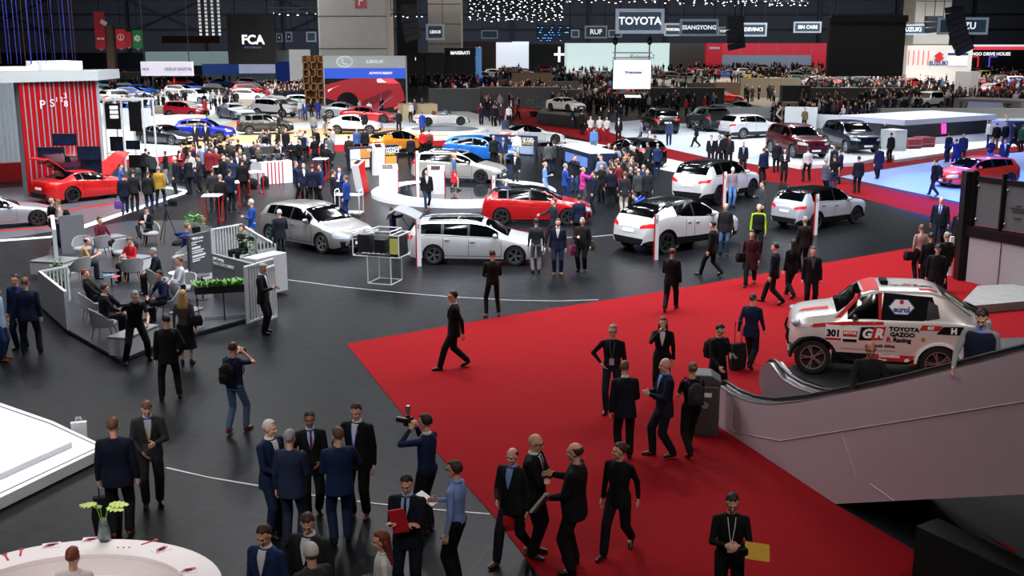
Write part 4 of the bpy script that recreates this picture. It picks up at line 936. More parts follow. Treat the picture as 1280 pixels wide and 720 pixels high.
for sg in (-1, 1):                                                # mudflaps, tube steps and open bed with spare wheel
    b = MB(); b.tube([(TL-1.12, sg*.95, .48), (TL-1.35, sg*1.03, .42), (TL-2.7, sg*1.03, .42), (TL-2.9, sg*.95, .48)], .03, 8); b.build('sill_tube', DK, truck, smooth=True)
    b = MB(); b.box(TL-1.04, TL-1.01, sg*.80-.15, sg*.80+.15, .12, .62); b.build('mud_flap', RUBBER, truck)
    b = MB(); b.tube([(TL+.0, sg*.55, .62), (TL+.06, sg*.55, .8), (TL+.02, sg*.55, 1.0)], .03, 8); b.build('bull_bar', DK, truck, smooth=True)
b = MB(); b.box(TL-.35, TL+.02, -.62, .62, .38, .50); b.build('skid_plate', STEEL, truck, bevel=.03)
r_ = wheel_meshes(.40, .22, 8, 0); o = bpy.data.objects.new('spare_wheel', r_[0]); r_[0].materials.append(RUBBER); link(o, truck); o.location = (TL-4.25, 0, 1.52); o.rotation_euler = (0, -.0-.45, 0); o.scale = (.8, .8, .8)
# platform under the pickup
DARKP = mat('charcoal_platform', '24272c', .55, noise=.1)
pA, pB = G(969, 470), G(1215, 492)
b = MB(); P = [G(976, 463, .17), G(1040, 487, .17), G(1330, 480, .17), G(1330, 420, .17), G(1060, 430, .17)]; b.prism([(p.x, p.y) for p in P], 0.02, .172); tag(b.build('vehicle_platform', DARKP), 'low charcoal platform under the rally pickup', 'platform')
# grey ramp and surfaces beyond the truck
b = MB(); P = [G(1196, 384, .25), G(1330, 372, .25), G(1330, 352, .25), G(1222, 357, .25)]; b.prism([(p.x, p.y) for p in P], .02, .25); tag(b.build('display_plinth', mat('stone_grey', '8a8a86', .8, noise=.3, scale=6)), 'stone grey plinth behind the rally pickup tail', 'plinth')
# ---------------------------------------------------------------- dark framed cases at the right edge
lw, A, B, z1, _ = wallq('partition_wall', (1207, 352), (1320, 378), 294, mat('pale_partition', '9a9498', .5, noise=.04), th=1.6, label='pale grey low wall behind the rally pickup at the right edge', cat='wall')
b = MB(); d = (B-A); n = V((-d.y, d.x, 0)).normalized(); b.loft([[p+V((0, 0, z)) for p in (A-n*.02, B-n*.02, B+n*1.7, A+n*1.7)] for z in (z1, z1+.03)]); b.build('carpeted_top', CARPET, lw)
for u in (.37,):
    p, r0 = on_wall(A, B, u, 0, .02); b = MB(); b.tube([p, p+V((0, 0, z1))], .012, 4); b.build('panel_joint', STEELD, lw)
fr = empty('truss_case_stack', A, 0, 'black steel frame holding grey flight case panels above the pale wall', 'frame')
FRM = mat('black_steel_frame', '121214', .45, .4, noise=.1); CASE = mat('case_panel', '5f6264', .5, .3, noise=.08)
dn = d.normalized()
def FQ(u, z, o): return dn*u+n*o+V((0, 0, z))
for u in (-.25, ):
    b = MB(); b.bar(FQ(u, .0, .1), FQ(u, z1+1.9, .1), .38); b.build('post', FRM, fr)
for z in (z1+.12, z1+1.72):
    b = MB(); b.bar(FQ(-.1, z, .12), FQ(4.2, z, .12), .14 if z > z1+1 else .34, h=.14 if z > z1+1 else .3); b.build('beam', FRM, fr)
for k in range(4):
    b = MB(); b.bar(FQ(-.02+k*1.02, z1+.1, .05), FQ(-.02+k*1.02, z1+1.95, .05), .10); b.build('upright', FRM, fr)
    b = MB(); u0 = .06+k*1.02; b.loft([[FQ(u0, z, .10), FQ(u0+.86, z, .10), FQ(u0+.86, z, .5), FQ(u0, z, .5)] for z in (z1+.32, z1+1.64)]); b.build('case_panel', CASE, fr)
    p = FQ(u0+.43, z1+1.0, .08); 
    for zz, hw_ in (((1.08, .10), (1.0, .28), (.92, .2), (.72, .12)) if k == 1 else ()): b = MB(); b.bar(FQ(u0+.43-hw_, z1+zz, .085), FQ(u0+.43+hw_, z1+zz, .085), .03); b.build('print_line', mat('case_print', '2c2e30', .6), fr)
    for zz in (z1+.5, z1+1.5): b = MB(); b.ell(FQ(u0+.03, zz, .08), (.04, .04, .04), 8, 6); b.build('bolt', STEEL, fr)
b = MB(); b.box(-.06, .06, -.05, .05, 0, 1.25); o = b.build('slim_post', WHITE); o.location = G(1186, 345); tag(o, 'slim white post beside the black steel frame', 'post')
# ---------------------------------------------------------------- white stage, bottom left
STG = mat('stage_white', 'eceff2', .3, noise=.02); SL_ = mat('stage_line', '55585e', .5)
st = empty('white_stage', G(0, 560), 0, 'two tier glossy white stage at the left edge', 'stage')
def tier(name, pts, z0, z1, m, lab=None):
    P = [G(x, y, z1) for x, y in pts]; b = MB(); b.prism([(p.x-st.location.x, p.y-st.location.y) for p in P], z0, z1); return b.build(name, m, st, bevel=.01)
tier('base', [(-260, 460), (0, 503), (66, 526), (133, 558), (0, 622), (-250, 740)], 0.02, .22, STG)
tier('line_inlay', [(-240, 463), (0, 507), (64, 529), (126, 558), (0, 617), (-240, 735)], .22, .224, SL_); tier('step_surface', [(-240, 464.5), (0, 508.5), (62, 530), (123, 558), (0, 615.5), (-240, 733)], .22, .228, STG)
tier('upper_tier', [(-220, 480), (0, 517), (90, 552), (0, 592), (-220, 690)], .228, .33, STG)
# paper carrier bag standing on the floor
bag = empty('carrier_bag', G(100, 548), .3, 'small white paper carrier bag beside the white stage', 'bag')
b = MB(); b.loft([[V((x*k, y, z)) for x, y in ((-.13, -.05), (.13, -.05), (.13, .05), (-.13, .05))] for z, k in ((0, .95), (.32, 1.05))]); b.build('body', WHITE, bag, solid=.005)
for s in (-1, 1): b = MB(); b.tube([(-.06, s*.05, .31), (-.04, s*.05, .40), (.04, s*.05, .40), (.06, s*.05, .31)], .007, 6); b.build('handle', WHITE, bag)
# ---------------------------------------------------------------- oval reception desk, bottom left
dc = G(88, 745, 1.0); desk = empty('reception_desk', (dc.x, dc.y, 0), 0, 'white oval reception desk in the bottom left corner', 'desk')
DSK = mat('desk_white', 'f0e6e6', .3, noise=.02)
def oval(a, b_, z, n=64): return [V((a*math.cos(2*PI*k/n), b_*math.sin(2*PI*k/n), z)) for k in range(n)]
ax, ay = 1.72, 1.42
def ringm(a0, b0, a1, b1, z0, z1, name, m):
    b = MB(); R = [oval(a0, b0, z0), oval(a0, b0, z1), oval(a1, b1, z1), oval(a1, b1, z0), oval(a0, b0, z0)]; b.loft(R, cap=False); return b.build(name, m, desk, smooth=False, bevel=.008)
ringm(ax, ay, ax-.42, ay-.42, .98, 1.04, 'counter_top', DSK); ringm(ax-.06, ay-.06, ax-.12, ay-.12, .02, .98, 'front_panel', DSK); ringm(ax-.40, ay-.40, ax-1.0, ay-.95, .72, .75, 'inner_worktop', DSK); ringm(ax-.38, ay-.38, ax-.42, ay-.42, .75, .98, 'upstand', DSK)
def on_desk(px, py, h=1.04): return G(px, py, h)
# brochures, red strips, papers on desk
BRO = ['pink and white brochure on the desk left of the vase', 'pink and white brochure on the desk touching the vase', 'pink and white brochure on the desk right of the vase', 'pink and white brochure at the right end of the desk']
for i, (x, y, a) in enumerate(((64, 682, .3), (114, 675, .15), (202, 687, .8), (236, 713, .2))):
    r = empty('brochure', on_desk(x, y), a, BRO[i], 'brochure', 'brochures on the oval desk')
    b = MB(); b.box(-.11, .11, -.075, .075, 0, .008); b.build('pages', WHITE, r); b = MB(); b.prism([(-.10, -.05), (.0, -.06), (.09, .0), (.07, .06), (-.05, .04)], .0085, .0105); b.build('cover_picture', mat('brochure_pink', 'c06070', .5, noise=.5, scale=30), r); b = MB(); b.prism([(-.05, -.03), (.04, -.02), (.05, .02), (-.03, .02)], .011, .012); b.build('dark_picture', DK, r)
SL = ['red ribbon strip on the desk nearest the left edge', 'red ribbon strip on the desk left of the first brochure', 'red ribbon strip on the desk right of the vase']
for i, (x, y, a) in enumerate(((8, 697, 2.2), (26, 691, 1.9), (186, 678, .75))):
    b = MB(); b.box(-.10, .10, -.012, .012, 0, .006); b.box(.08, .12, -.03, .03, 0, .007); o = b.build('ribbon_strip', RED); o.location = on_desk(x, y); o.rotation_euler.z = a; tag(o, SL[i], 'strip', 'red strips on the oval desk')
for i, (x, y, a, m) in enumerate(((170, 707, .2, WHITE), (188, 712, .6, WHITE), (205, 715, .9, WHITE))):
    b = MB(); b.box(-.16, .16, -.11, .11, 0, .006+.004*i); o = b.build('paper_sheet', m); o.location = G(x, y, .75+.008*i); o.rotation_euler.z = a; tag(o, ['white paper sheet on the inner worktop, left of the stack', 'white paper sheet on the inner worktop, middle of the stack', 'white paper sheet on the inner worktop, right of the stack'][i], 'paper', 'papers on the inner worktop')
for i in range(3): b = MB(); b.cyl((0, 0, 0), .012, .004, 10); o = b.build('cable_port', STEELD, desk); p = G(148+7*i, 690, .98); o.location = (p.x-dc.x, p.y-dc.y, 1.041)
vz = empty('glass_vase', on_desk(131, 676), 0, 'clear glass vase holding two large split leaves on the desk', 'vase')
GLS = mat('vase_glass', 'd8e4e4', .05, trans=.9); b = MB(); b.lathe([(.045, 0), (.075, .02), (.085, .08), (.06, .2), (.045, .30), (.042, .30), (.055, .19), (.075, .08), (.05, .015)], 24); b.build('glass', GLS, vz, smooth=True)
b = MB(); b.cyl((0, 0, .015), .066, .08, 16); b.build('water', mat('water', 'b8c8c8', .05, trans=.8), vz)
LEAF = mat('leaf_green', '6f9a2e', .45, noise=.25, scale=8); LEAFY = mat('leaf_yellow_green', 'b9cf5e', .45, noise=.2, scale=8); LEAFD = mat('leaf_dark_green', '2f5a22', .5, noise=.3, scale=12)
def leaf(b, base, tip, wid, up=V((0, 0, 1)), lobes=0, m=0):
    base = V(base); tip = V(tip); d = tip-base; s, u = frame(d, up); n = 9; L_, R_ = [], []
    for k in range(n+1):
        t = k/n; w = wid*math.sin(PI*min(1, t*.93+.07))**.75*(1-.25*t); 
        if lobes and k % 2: w *= .55
        c = base+d*t+u*(-.25*d.length*t*t+.06*d.length); L_.append(c+s*w+u*(-.15*w)); R_.append(c-s*w+u*(-.15*w))
    C_ = [(a+c)/2+u*.02*d.length for a, c in zip(L_, R_)]; b.grid([L_, C_, R_], m)
for k, (a, h, w, mt) in enumerate(((2.6, .22, .13, LEAFY), (.5, .24, .15, LEAFY), (2.0, .10, .07, LEAF), (-.6, .2, .12, LEAFY))):
    st_ = MB(); tp = V((.10*math.cos(a), .05*math.sin(a), .38+h*.4)); st_.tube([(0, 0, .03), (.02*math.cos(a), 0, .25), tp], .006, 6); s_ = st_.build('stem', LEAF, vz)
    b = MB(); leaf(b, tp, tp+V((.26*math.cos(a), .10*math.sin(a), .03)), w, lobes=1); b.build('leaf', mt, s_, solid=.003)
# ---------------------------------------------------------------- lounge
LZ = .10
LG = mat('lounge_floor', '33353a', .3, noise=.15, scale=4)
b = MB(); P = [G(x, y, LZ) for x, y in ((70, 292), (48, 350), (52, 384), (84, 412), (150, 449), (228, 420), (345, 388), (346, 330), (300, 296), (240, 275), (160, 276))]; b.prism([(p.x, p.y) for p in P], .02, LZ); tag(b.build('lounge_platform', LG), 'dark glossy low platform carrying the lounge seats', 'platform')
LW_ = mat('lounge_white', 'c4c6c8', .5, noise=.03); LGY = mat('lounge_grey_board', '6c6e72', .6, noise=.04); LGD = mat('lounge_dark_board', '4a4c50', .6, noise=.04)
def lwall(nm, a, b_, h, m, label, cat='partition', th=.08, z0=LZ): return wallq(nm, a, b_, 0, m, th=th, h=h, label=label, cat=cat, z0=z0)
def slat_screen(a, b_, h, label, z0=LZ, n=None, lw=.03):
    A, B = G(*a, z0), G(*b_, z0); d = B-A; L = d.length; n = n or int(L/.11); r = empty('slatted_screen', A, math.atan2(d.y, d.x), label, 'screen')
    b = MB(); b.box(0, L, -.03, .03, h-.05, h); b.box(0, L, -.03, .03, 0, .05); b.box(0, .05, -.03, .03, .05, h-.05); b.box(L-.05, L, -.03, .03, .05, h-.05); b.build('frame', LW_, r)
    b = MB(); [b.box(L*k/n-lw/2, L*k/n+lw/2, -.02, .02, .05, h-.05) for k in range(1, n)]; b.build('slats', LW_, r); return r
lwall('lounge_partition', (52, 384), (84, 413), 1.0, LW_, 'plain white low partition along the left side of the lounge')
slat_screen((52, 384), (88, 376), 1.0, 'white slatted screen in front of the left ivy planter')
w1, A, B, z1, _ = lwall('booth_wall', (75, 340), (72, 318), 1.35, LW_, 'white side wall of the corner booth', th=.12)
lwall('booth_wall', (78, 318), (108, 315), 1.3, LGY, 'grey back wall of the corner booth')
def bench(a, b_, dep, h, label, m=LW_):
    A, B = G(*a, LZ), G(*b_, LZ); d = B-A; r = empty('lounge_bench', A, math.atan2(d.y, d.x), label, 'bench'); L = d.length
    b = MB(); b.box(0, L, 0, dep, 0, h-.06); b.build('base', m, r); b = MB(); b.box(-.01, L+.01, -.01, dep+.01, h-.06, h); b.build('seat', LGY, r, bevel=.02); return r
bench((80, 345), (102, 338), 1.2, .42, 'grey topped bench inside the corner booth')
bench((118, 316), (160, 309), .6, .42, 'long white bench behind the woman in burgundy')
bench((160, 446), (200, 428), .5, .45, 'white block bench at the front tip of the lounge')
bench((170, 340), (192, 334), .6, .38, 'low pale bench between the lounge chairs')
bench((234, 417), (256, 408), .5, .5, 'white block at the end of the planter trough')
bench((258, 366), (300, 358), .7, .4, 'white block bench right of the text wall')
iw, A, B, z1, _ = lwall('text_wall', (240, 360), (266, 352), 1.55, LGD, 'dark grey wall with white paragraphs of text beside the lounge', th=.1)
TW = mat('print_white', 'e8e8e8', .6)
def lines(A, B, par, rows):
    d = B-A; n = V((d.y, -d.x, 0)).normalized()*.012
    for u0, u1, z, h in rows: b = MB(); b.loft([[A+d*u+n*o+V((0, 0, z+zz-A.z)) for u, zz in ((u0, 0), (u1, 0), (u1, h), (u0, h))] for o in (.0, 1.0)]); b.build('print_line', TW, par)
p, r0 = on_wall(A, B, .10, LZ+1.42, .02); text('Welcome', .13, TW, iw, p, r0, align='LEFT')
lines(A, B, iw, [(.1, .62, 1.40, .03), (.1, .32, 1.34, .03), (.1, .5, 1.22, .06), (.1, .66, 1.15, .03), (.1, .60, 1.09, .03), (.1, .72, .98, .06), (.1, .66, .91, .03), (.1, .45, .85, .03)])
iw, A, B, z1, _ = lwall('text_wall', (267, 371), (322, 388), 1.25, LGY, 'mid grey wall with two white heading lines', th=.1)
for t, z in (('EDITORIAL', 1.12), ('PRESS CONFERENCE', 1.0)): p, r0 = on_wall(A, B, .05, LZ+z, .02); text(t, .12, TW, iw, p, r0, align='LEFT')
slat_screen((266, 330), (305, 322), 1.15, 'white slatted screen behind the dark text wall'); slat_screen((305, 322), (346, 350), 1.1, 'white slatted screen behind the ivy and brown haired woman')
slat_screen((309, 405), (345, 392), 1.5, 'tall white slatted screen beside the man with the phone'); 
slat_screen((333, 402), (346, 396), 1.4, 'narrow white slatted screen at the right end of the lounge')
lwall('tall_counter', (322, 372), (360, 362), 1.1, LW_, 'white counter topped with small bottles right of the lounge', 'counter', th=.5)
GP = mat('tinted_glass_panel', '9aa0a8', .05, alpha=.16)
for a_, b__, lb in (((86, 413), (112, 428), 'clear glass panel at the left front edge of the lounge'), ((113, 429), (150, 448), 'clear glass panel at the lounge tip')): wallq('glass_balustrade', a_, b__, 0, GP, th=.02, h=.85, label=lb, cat='glass panel', z0=LZ)
CHF = mat('chair_felt_grey', '8b8c8e', .85, noise=.12, scale=40); LEGW = mat('oak_leg', '9a6a3a', .5, noise=.1)
def tub_chair(): 
    r = empty('tub_chair'); b = MB(); R = []
    for k in range(19):
        a = -PI*.12+(PI*1.24)*k/18; ca, sa = math.cos(a), math.sin(a); hb = .80-.26*(1-max(0, sa))**1.4   # back (at -y) high, arms low
        ro, ri = .335, .29
        R.append([V((ri*ca, -ri*sa+.02, .40)), V((ro*ca*.9, -ro*sa*.9, .36)), V((ro*1.04*ca, -ro*1.04*sa, hb)), V((ri*1.06*ca, -ri*1.06*sa, hb))])
    b.loft(R); b.build('backrest', CHF, r, smooth=False, bevel=.012); b = MB(); b.lathe([(.05, .34), (.27, .35), (.30, .39), (.29, .44), (.24, .47), (.02, .48)], 24); b.build('seat', CHF, r, smooth=True)
    for x in (-1, 1):
        for y in (-1, 1): b = MB(); b.tube([(x*.17, y*.17, .36), (x*.25, y*.25, 0)], [.020, .012], 8); b.build('leg', LEGW, r)
    return r
CHAIRS = [(101, 352, 60, 'grey tub chair under the man in a beige shirt'), (105, 326, 200, 'empty grey tub chair behind the man in beige'), (127, 322, 40, 'grey tub chair under the woman in burgundy'), (166, 353, 30, 'grey tub chair under the woman in red'),
 (200, 368, -60, 'grey tub chair under the bearded man in a blue shirt'), (189, 306, 200, 'grey tub chair under the man reading in a black suit'), (228, 338, 120, 'grey tub chair on a white disc left of the text wall'), (132, 424, -50, 'grey tub chair at the front corner, man in black suit in it'),
 (118, 402, -60, 'grey tub chair under the red-haired man with crossed legs'), (232, 378, 160, 'pale tub chair behind the blonde woman'), (155, 331, 190, 'empty grey tub chair left of the woman in red'), (210, 398, 130, 'grey tub chair behind the man with a backpack')]
c0 = tub_chair()
for i, (x, y, a, lb) in enumerate(CHAIRS):
    c = c0 if i == 0 else copy_tree(c0); c.location = G(x, y, LZ); c.rotation_euler = (0, 0, math.radians(a)); tag(c, lb, 'chair', 'grey tub chairs in the lounge')
b = MB(); b.lathe([(.42, 0), (.42, .02), (.05, .03)], 32); o = b.build('white_disc', WHITE, smooth=False); o.location = G(228, 341, LZ); tag(o, 'white round floor disc under a tub chair', 'disc')
def small_table(px, py, label, top=BLACK, h=.45, r0=.25):
    r = empty('side_table', G(px, py, LZ), 0, label, 'table'); b = MB(); b.cyl((0, 0, h-.02), r0, .02, 24); b.build('table_top', top, r); b = MB(); b.cyl((0, 0, 0), .02, h-.02, 8); b.build('stem', BLACK, r); b = MB(); b.cyl((0, 0, 0), .16, .015, 20); b.build('base', BLACK, r); return r
small_table(140, 357, 'small black side table with magazines between the chairs'); small_table(184, 404, 'low black side table in front of the men in suits'); small_table(254, 374, 'small black round table behind the planter trough', h=.7, r0=.22)
for i, (x, y, c) in enumerate(((136, 344, '4a90d0'), (144, 346, 'c03040'))): b = MB(); b.box(-.15, .15, -.1, .1, 0, .01); o = b.build('magazine', mat('magazine_'+c, c, .5, noise=.4, scale=12)); o.location = G(x, y, LZ+.455); o.rotation_euler.z = .5+i; tag(o, ['blue magazine on the small black side table', 'red magazine on the small black side table'][i], 'magazine', 'magazines on the side table')
def plant(px, py, label, z=LZ, n=60, r0=.3, h=.5, pot=(.14, .3), mt=None, hang=0, name='potted_plant', wz=0, long=0):
    r = empty(name, G(px, py, z), wz, label, 'plant'); rnd = random.Random(int(px*7+py))
    if pot: b = MB(); b.lathe([(pot[0]*.7, 0), (pot[0], pot[1]), (pot[0]*.9, pot[1]), (pot[0]*.8, pot[1]-.04)], 16); b.build('pot', BLACK, r)
    b = MB(); z0 = pot[1] if pot else .02
    for k in range(n):
        a = rnd.uniform(0, 2*PI); q = rnd.random()**.6; x0 = rnd.uniform(-long, long); p = V((x0+r0*q*math.cos(a), r0*.6*q*math.sin(a), z0+h*rnd.uniform(.1, 1)*(1-.5*q))); d = V((math.cos(a), math.sin(a), rnd.uniform(-.5, .8)-hang))*rnd.uniform(.08, .16); leaf(b, p, p+d, .035+.02*rnd.random())
    b.build('foliage', mt or LEAF, r)
    b = MB(); [b.tube([(x, 0, z0-.02), (x+rnd.uniform(-.1, .1), 0, z0+h*.7)], .008, 5) for x in ([-long, 0, long] if long else [0])]; b.build('stems', LEAFD, r); return r
plant(246, 298, 'bushy green plant in a black pot on the tile floor behind the dark text wall', z=0, r0=.32, h=.75, n=110, pot=(.17, .42), mt=mat('leaf_bright', '4f8a34', .45, noise=.4, scale=5))
plant(75, 368, 'trailing ivy in the left planter of the lounge', r0=.3, h=.8, n=120, pot=(.2, .35), mt=LEAFD)
plant(313, 334, 'climbing ivy behind the slatted screen', r0=.3, h=1.1, n=90, pot=(.2, .35), mt=LEAFD); plant(299, 376, 'small leafy plant behind the planter trough', r0=.22, h=.8, n=70, pot=(.15, .25))
tr = empty('planter_trough', G(281, 399, LZ), math.radians(17), 'long black planter trough of green ferns on thin legs', 'planter'); LT = 1.42
b = MB(); b.box(-LT/2, LT/2, -.11, .11, .72, .90); b.build('trough', BLACK, tr)
for x in (-.95*LT/2, 0, .95*LT/2):
    for y in (-.1, .1): b = MB(); b.box(x-.012, x+.012, y-.012, y+.012, 0, .72); b.build('leg', BLACK, tr)
b = MB(); b.box(-LT/2, LT/2, -.11, -.09, .03, .05); b.box(-LT/2, LT/2, .09, .11, .03, .05); b.build('foot_rail', BLACK, tr)
b = MB(); rnd = random.Random(5)
for k in range(220):
    x = rnd.uniform(-LT/2, LT/2); p = V((x, rnd.uniform(-.08, .08), .9)); a = rnd.uniform(0, 2*PI); leaf(b, p, p+V((.12*math.cos(a), .15*math.sin(a), rnd.uniform(.05, .22))), .028)
b.build('ferns', mat('fern_green', '5f9a30', .5, noise=.35, scale=6), tr)
# tripod
tp = empty('camera_tripod', G(210, 305), 0, 'thin black tripod standing behind the lounge', 'tripod')
for k in range(3): a = 2*PI*k/3+.5; b = MB(); b.tube([(0, 0, 1.25), (.42*math.cos(a), .42*math.sin(a), 0)], .014, 6); b.build('leg', BLACK, tp)
b = MB(); b.cyl((0, 0, .8), .016, .6, 8); b.build('column', BLACK, tp); b = MB(); b.box(-.05, .05, -.05, .05, 1.38, 1.47); b.build('head', BLACK, tp, bevel=.01)
def lump_bag(px, py, label, z=0, w=.45, h=.3, name='bag', c='101012'):
    r = empty(name, G(px, py, z), random.uniform(0, 3), label, 'bag'); b = MB(); b.ell((0, 0, h*.5), (w/2, w*.3, h*.52), 14, 10); b.box(-w*.4, w*.4, -w*.22, w*.22, 0, h*.4); me = remesh(b.mesh(), .03, 2); me.materials.clear(); me.materials.append(cloth(c)); o = bpy.data.objects.new('body', me); link(o, r)
    b = MB(); b.tube([(-w*.2, 0, h*.95), (-w*.1, 0, h*1.25), (w*.1, 0, h*1.25), (w*.2, 0, h*.95)], .012, 6); b.build('handle', BLACK, r); return r
lump_bag(226, 309, 'black kit bag lying beside the tripod', w=.7, h=.3); lump_bag(216, 256, 'black bag on the floor behind the man in mustard'); lump_bag(168, 312, 'dark bag at the feet of the man reading', LZ, w=.5); lump_bag(313, 235, 'dark bag heap beside the striped counter', w=.8, h=.5); lump_bag(331, 232, 'second dark bag heap beside the striped counter', w=.7, h=.5)
# ---------------------------------------------------------------- carmaker stand furniture
# turntable with the estate car
tc = G(580, 237, .25); tt = empty('turntable', (tc.x, tc.y, 0), 0, 'round white display stage carrying the grey estate car', 'stage')
R0 = (G(672, 225, .25)-G(456, 225, .25)).length/2
b = MB(); b.lathe([(R0, 0.01), (R0, .22), (R0-.05, .25), (.01, .25)], 72); b.build('platform', STG, tt); b = MB(); b.lathe([(R0*.76, .25), (R0*.76, .256), (.01, .256)], 64); b.build('glossy_disc', mat('glossy_dark_disc', '2a2d33', .08, coat=.5), tt)
def post_flag(px, py, label, h=1.55, w=.15, z=0, side=1):
    r = empty('info_pylon', G(px, py, z), math.radians(28), label, 'pylon', ); b = MB(); b.box(-w/2, w/2, -.02, .02, 0, h); b.build('board', WHITE, r); b = MB(); b.box(-w/2-.03, -w/2, -.022, .022, 0, h); b.build('red_edge', RED, r)
    b = MB(); b.box(-w*.35, w*.1, -.026, -.02, h*.8, h*.9); b.build('small_print', mat('print_grey', '9a9a9a', .6), r)
post_flag(524, 333, 'slim white and red pylon at the tail of the silver estate'); post_flag(820, 325, 'slim white and red pylon behind the white crossover with black roof'); post_flag(905, 259, 'slim white pylon beside the white off-roader tailgate'); post_flag(1019, 294, 'slim white pylon beside the silver off-roader'); post_flag(617, 265, 'slim red edged pylon at the tail of the red hatchback'); post_flag(522, 228, 'slim red edged pylon on the round stage', z=.25); post_flag(811, 195, 'short white pylon beside the black car with red lamps')
def kiosk(px, py, label, h=1.55, w=.62, ang=20, z=0, dark=0):
    r = empty('info_kiosk', G(px, py, z), math.radians(ang), label, 'kiosk'); b = MB(); pr = [(-.15, 0), (.15, 0), (.38, h*.8), (.30, h), (.12, h)]; pr = [(-.12, 0), (.22, 0), (-.02, h*.80), (.02, h), (-.42, h*.86)]
    b.loft([[V((x, y, zz)) for y, zz in pr] for x in (-w/2, w/2)]); b.build('body', WHITE, r, bevel=.01)
    for s in (1,): b = MB(); b.loft([[V((x, y*1.02, zz)) for y, zz in pr] for x in (s*w/2, s*w/2+.03)]); b.build('red_edge', RED, r)
    b = MB(); n = V((0, -.14*h, .44)).normalized(); a0, a1 = V((0, -.36, h*.885)), V((0, -.06, h*.985)); b.loft([[V((x, p.y, p.z+o)) for x in (-w*.33, w*.25) for p in ((a0, a1) if x < 0 else (a1, a0))] for o in (.002, .015)]); b.build('screen', mat('kiosk_screen', '2a1418', .2, emit=.3), r)
kiosk(452, 240, 'white slanted info kiosk furthest left of the round stage', w=.5, ang=-35); kiosk(473, 219, 'tall white slanted kiosk behind the round stage', h=1.7, ang=20); kiosk(486, 247, 'white slanted kiosk with a red screen at the front left of the round stage', w=.85, ang=8); kiosk(546, 249, 'white upright kiosk behind the man in a black jacket', w=.75, ang=0)
def billboard(a, b_, ytop, label, pics, txt, frame='101e3c'):
    r, A, B, z1, _ = wallq('picture_board', a, b_, ytop, mat('board_navy', frame, .5, noise=.05), th=.25, label=label, cat='display board'); d = (B-A); L = d.length; dn = d.normalized(); n = V((-dn.y, dn.x, 0))
    for (u0, u1, v0, v1, c) in pics:
        q = MB(); q.loft([[A+d*u0-n*o+V((0, 0, z1*v0)), A+d*u1-n*o+V((0, 0, z1*v0)), A+d*u1-n*o+V((0, 0, z1*v1)), A+d*u0-n*o+V((0, 0, z1*v1))] for o in (.0, .02)]); q.build('picture', mat('picture_'+c, c, .5, emit=.35, noise=.3, scale=2), r)
    for s, u, v, sz_, c in txt: wall_text(s, A, B, u, z1*v, sz_, mat('print_'+c, c, .5, emit=.4), r)
billboard((437, 213), (498, 208), 185, 'navy picture board with orange photographs behind the kiosks', [(.02, .22, .48, .92, 'e0e0dc'), (.23, .42, .5, .92, 'c08040'), (.02, .40, .08, .45, 'c0b8a0'), (.66, .96, .10, .50, 'd89040')], [('TO BE HERE WITHOUT', .71, .84, .22, 'f0f0f0'), ('PERFORMANCE', .74, .70, .26, 'f0f0f0'), ('HYBRID', .82, .6, .2, 'd0c040')])
billboard((612, 192), (670, 195), 168, 'navy picture board beside the blue hatchback with a road photograph', [(.62, .95, .08, .50, '8090a8'), (.04, .35, .4, .9, '2a3a6a')], [('THE BEST OF FUEL', .68, .85, .22, 'f0f0f0'), ('AND OF BUYING', .72, .72, .22, 'f0f0f0'), ('HYBRID RANGE', .78, .6, .16, 'd0c040')])
r, A, B, z1, _ = wallq('media_cube', (704, 221), (738, 233), 183, mat('cube_navy', '18243e', .4, noise=.1), th=1.2, label='dark blue media cube with a white top beside the crowd', cat='display box'); b = MB(); d = B-A; n = V((-d.y, d.x, 0)).normalized(); b.loft([[p+V((0, 0, z)) for p in (A-n*.05, B-n*.05, B+n*1.25, A+n*1.25)] for z in (z1, z1+.12)]); b.build('white_top', WHITE, r)
b = MB(); b.loft([[A+d*u+V((0, 0, z))-n*.02 for u, z in ((.1, z1*.55), (.9, z1*.55), (.9, z1*.85), (.1, z1*.85))], [A+d*u+V((0, 0, z))-n*.04 for u, z in ((.1, z1*.55), (.9, z1*.55), (.9, z1*.85), (.1, z1*.85))]]); b.build('screen', mat('cube_screen', '5a78b8', .3, emit=.5, noise=.4, scale=3), r)
# white cage table with screens
cg = empty('wire_cage_display', G(478, 352), math.radians(-18), 'white wire cube frame holding small screens in front of the silver estate', 'display frame')
def cage(x0, x1, y0, y1, z0, z1, nm='frame', t=.025):
    b = MB()
    for y in (y0, y1):
        for z in (z0, z1): b.box(x0, x1, y-t/2, y+t/2, z-t/2, z+t/2)
        for x in (x0, x1): b.box(x-t/2, x+t/2, y-t/2, y+t/2, z0, z1)
    for x in (x0, x1):
        for z in (z0, z1): b.box(x-t/2, x+t/2, y0, y1, z-t/2, z+t/2)
    b.build(nm, WHITE, cg)
cage(-.75, .75, -.42, .42, .85, 1.52, 'upper_frame'); cage(-.28, .48, -.42, .38, .02, .85, 'lower_frame'); cage(-.28, .48, -.42, .42, 1.52, 1.62, 'top_frame')
b = MB(); b.box(-.70, .70, -.38, .38, .87, .90); b.build('shelf', STEELD, cg)
for x0, x1, y0, y1, z0, z1, nm in ((.45, .70, -.40, -.36, .95, 1.42, 'yellow_screen'), (-.70, -.30, -.2, .1, .92, 1.45, 'black_module'), (-.2, .15, -.1, .2, .92, 1.3, 'black_module'), (.40, .72, -.34, .34, .92, 1.46, 'black_module')):
    b = MB(); b.box(x0, x1, y0, y1, z0, z1); b.build(nm, mat('screen_olive', '9a9a50', .4, emit=.3) if 'yel' in nm else BLACK, cg)
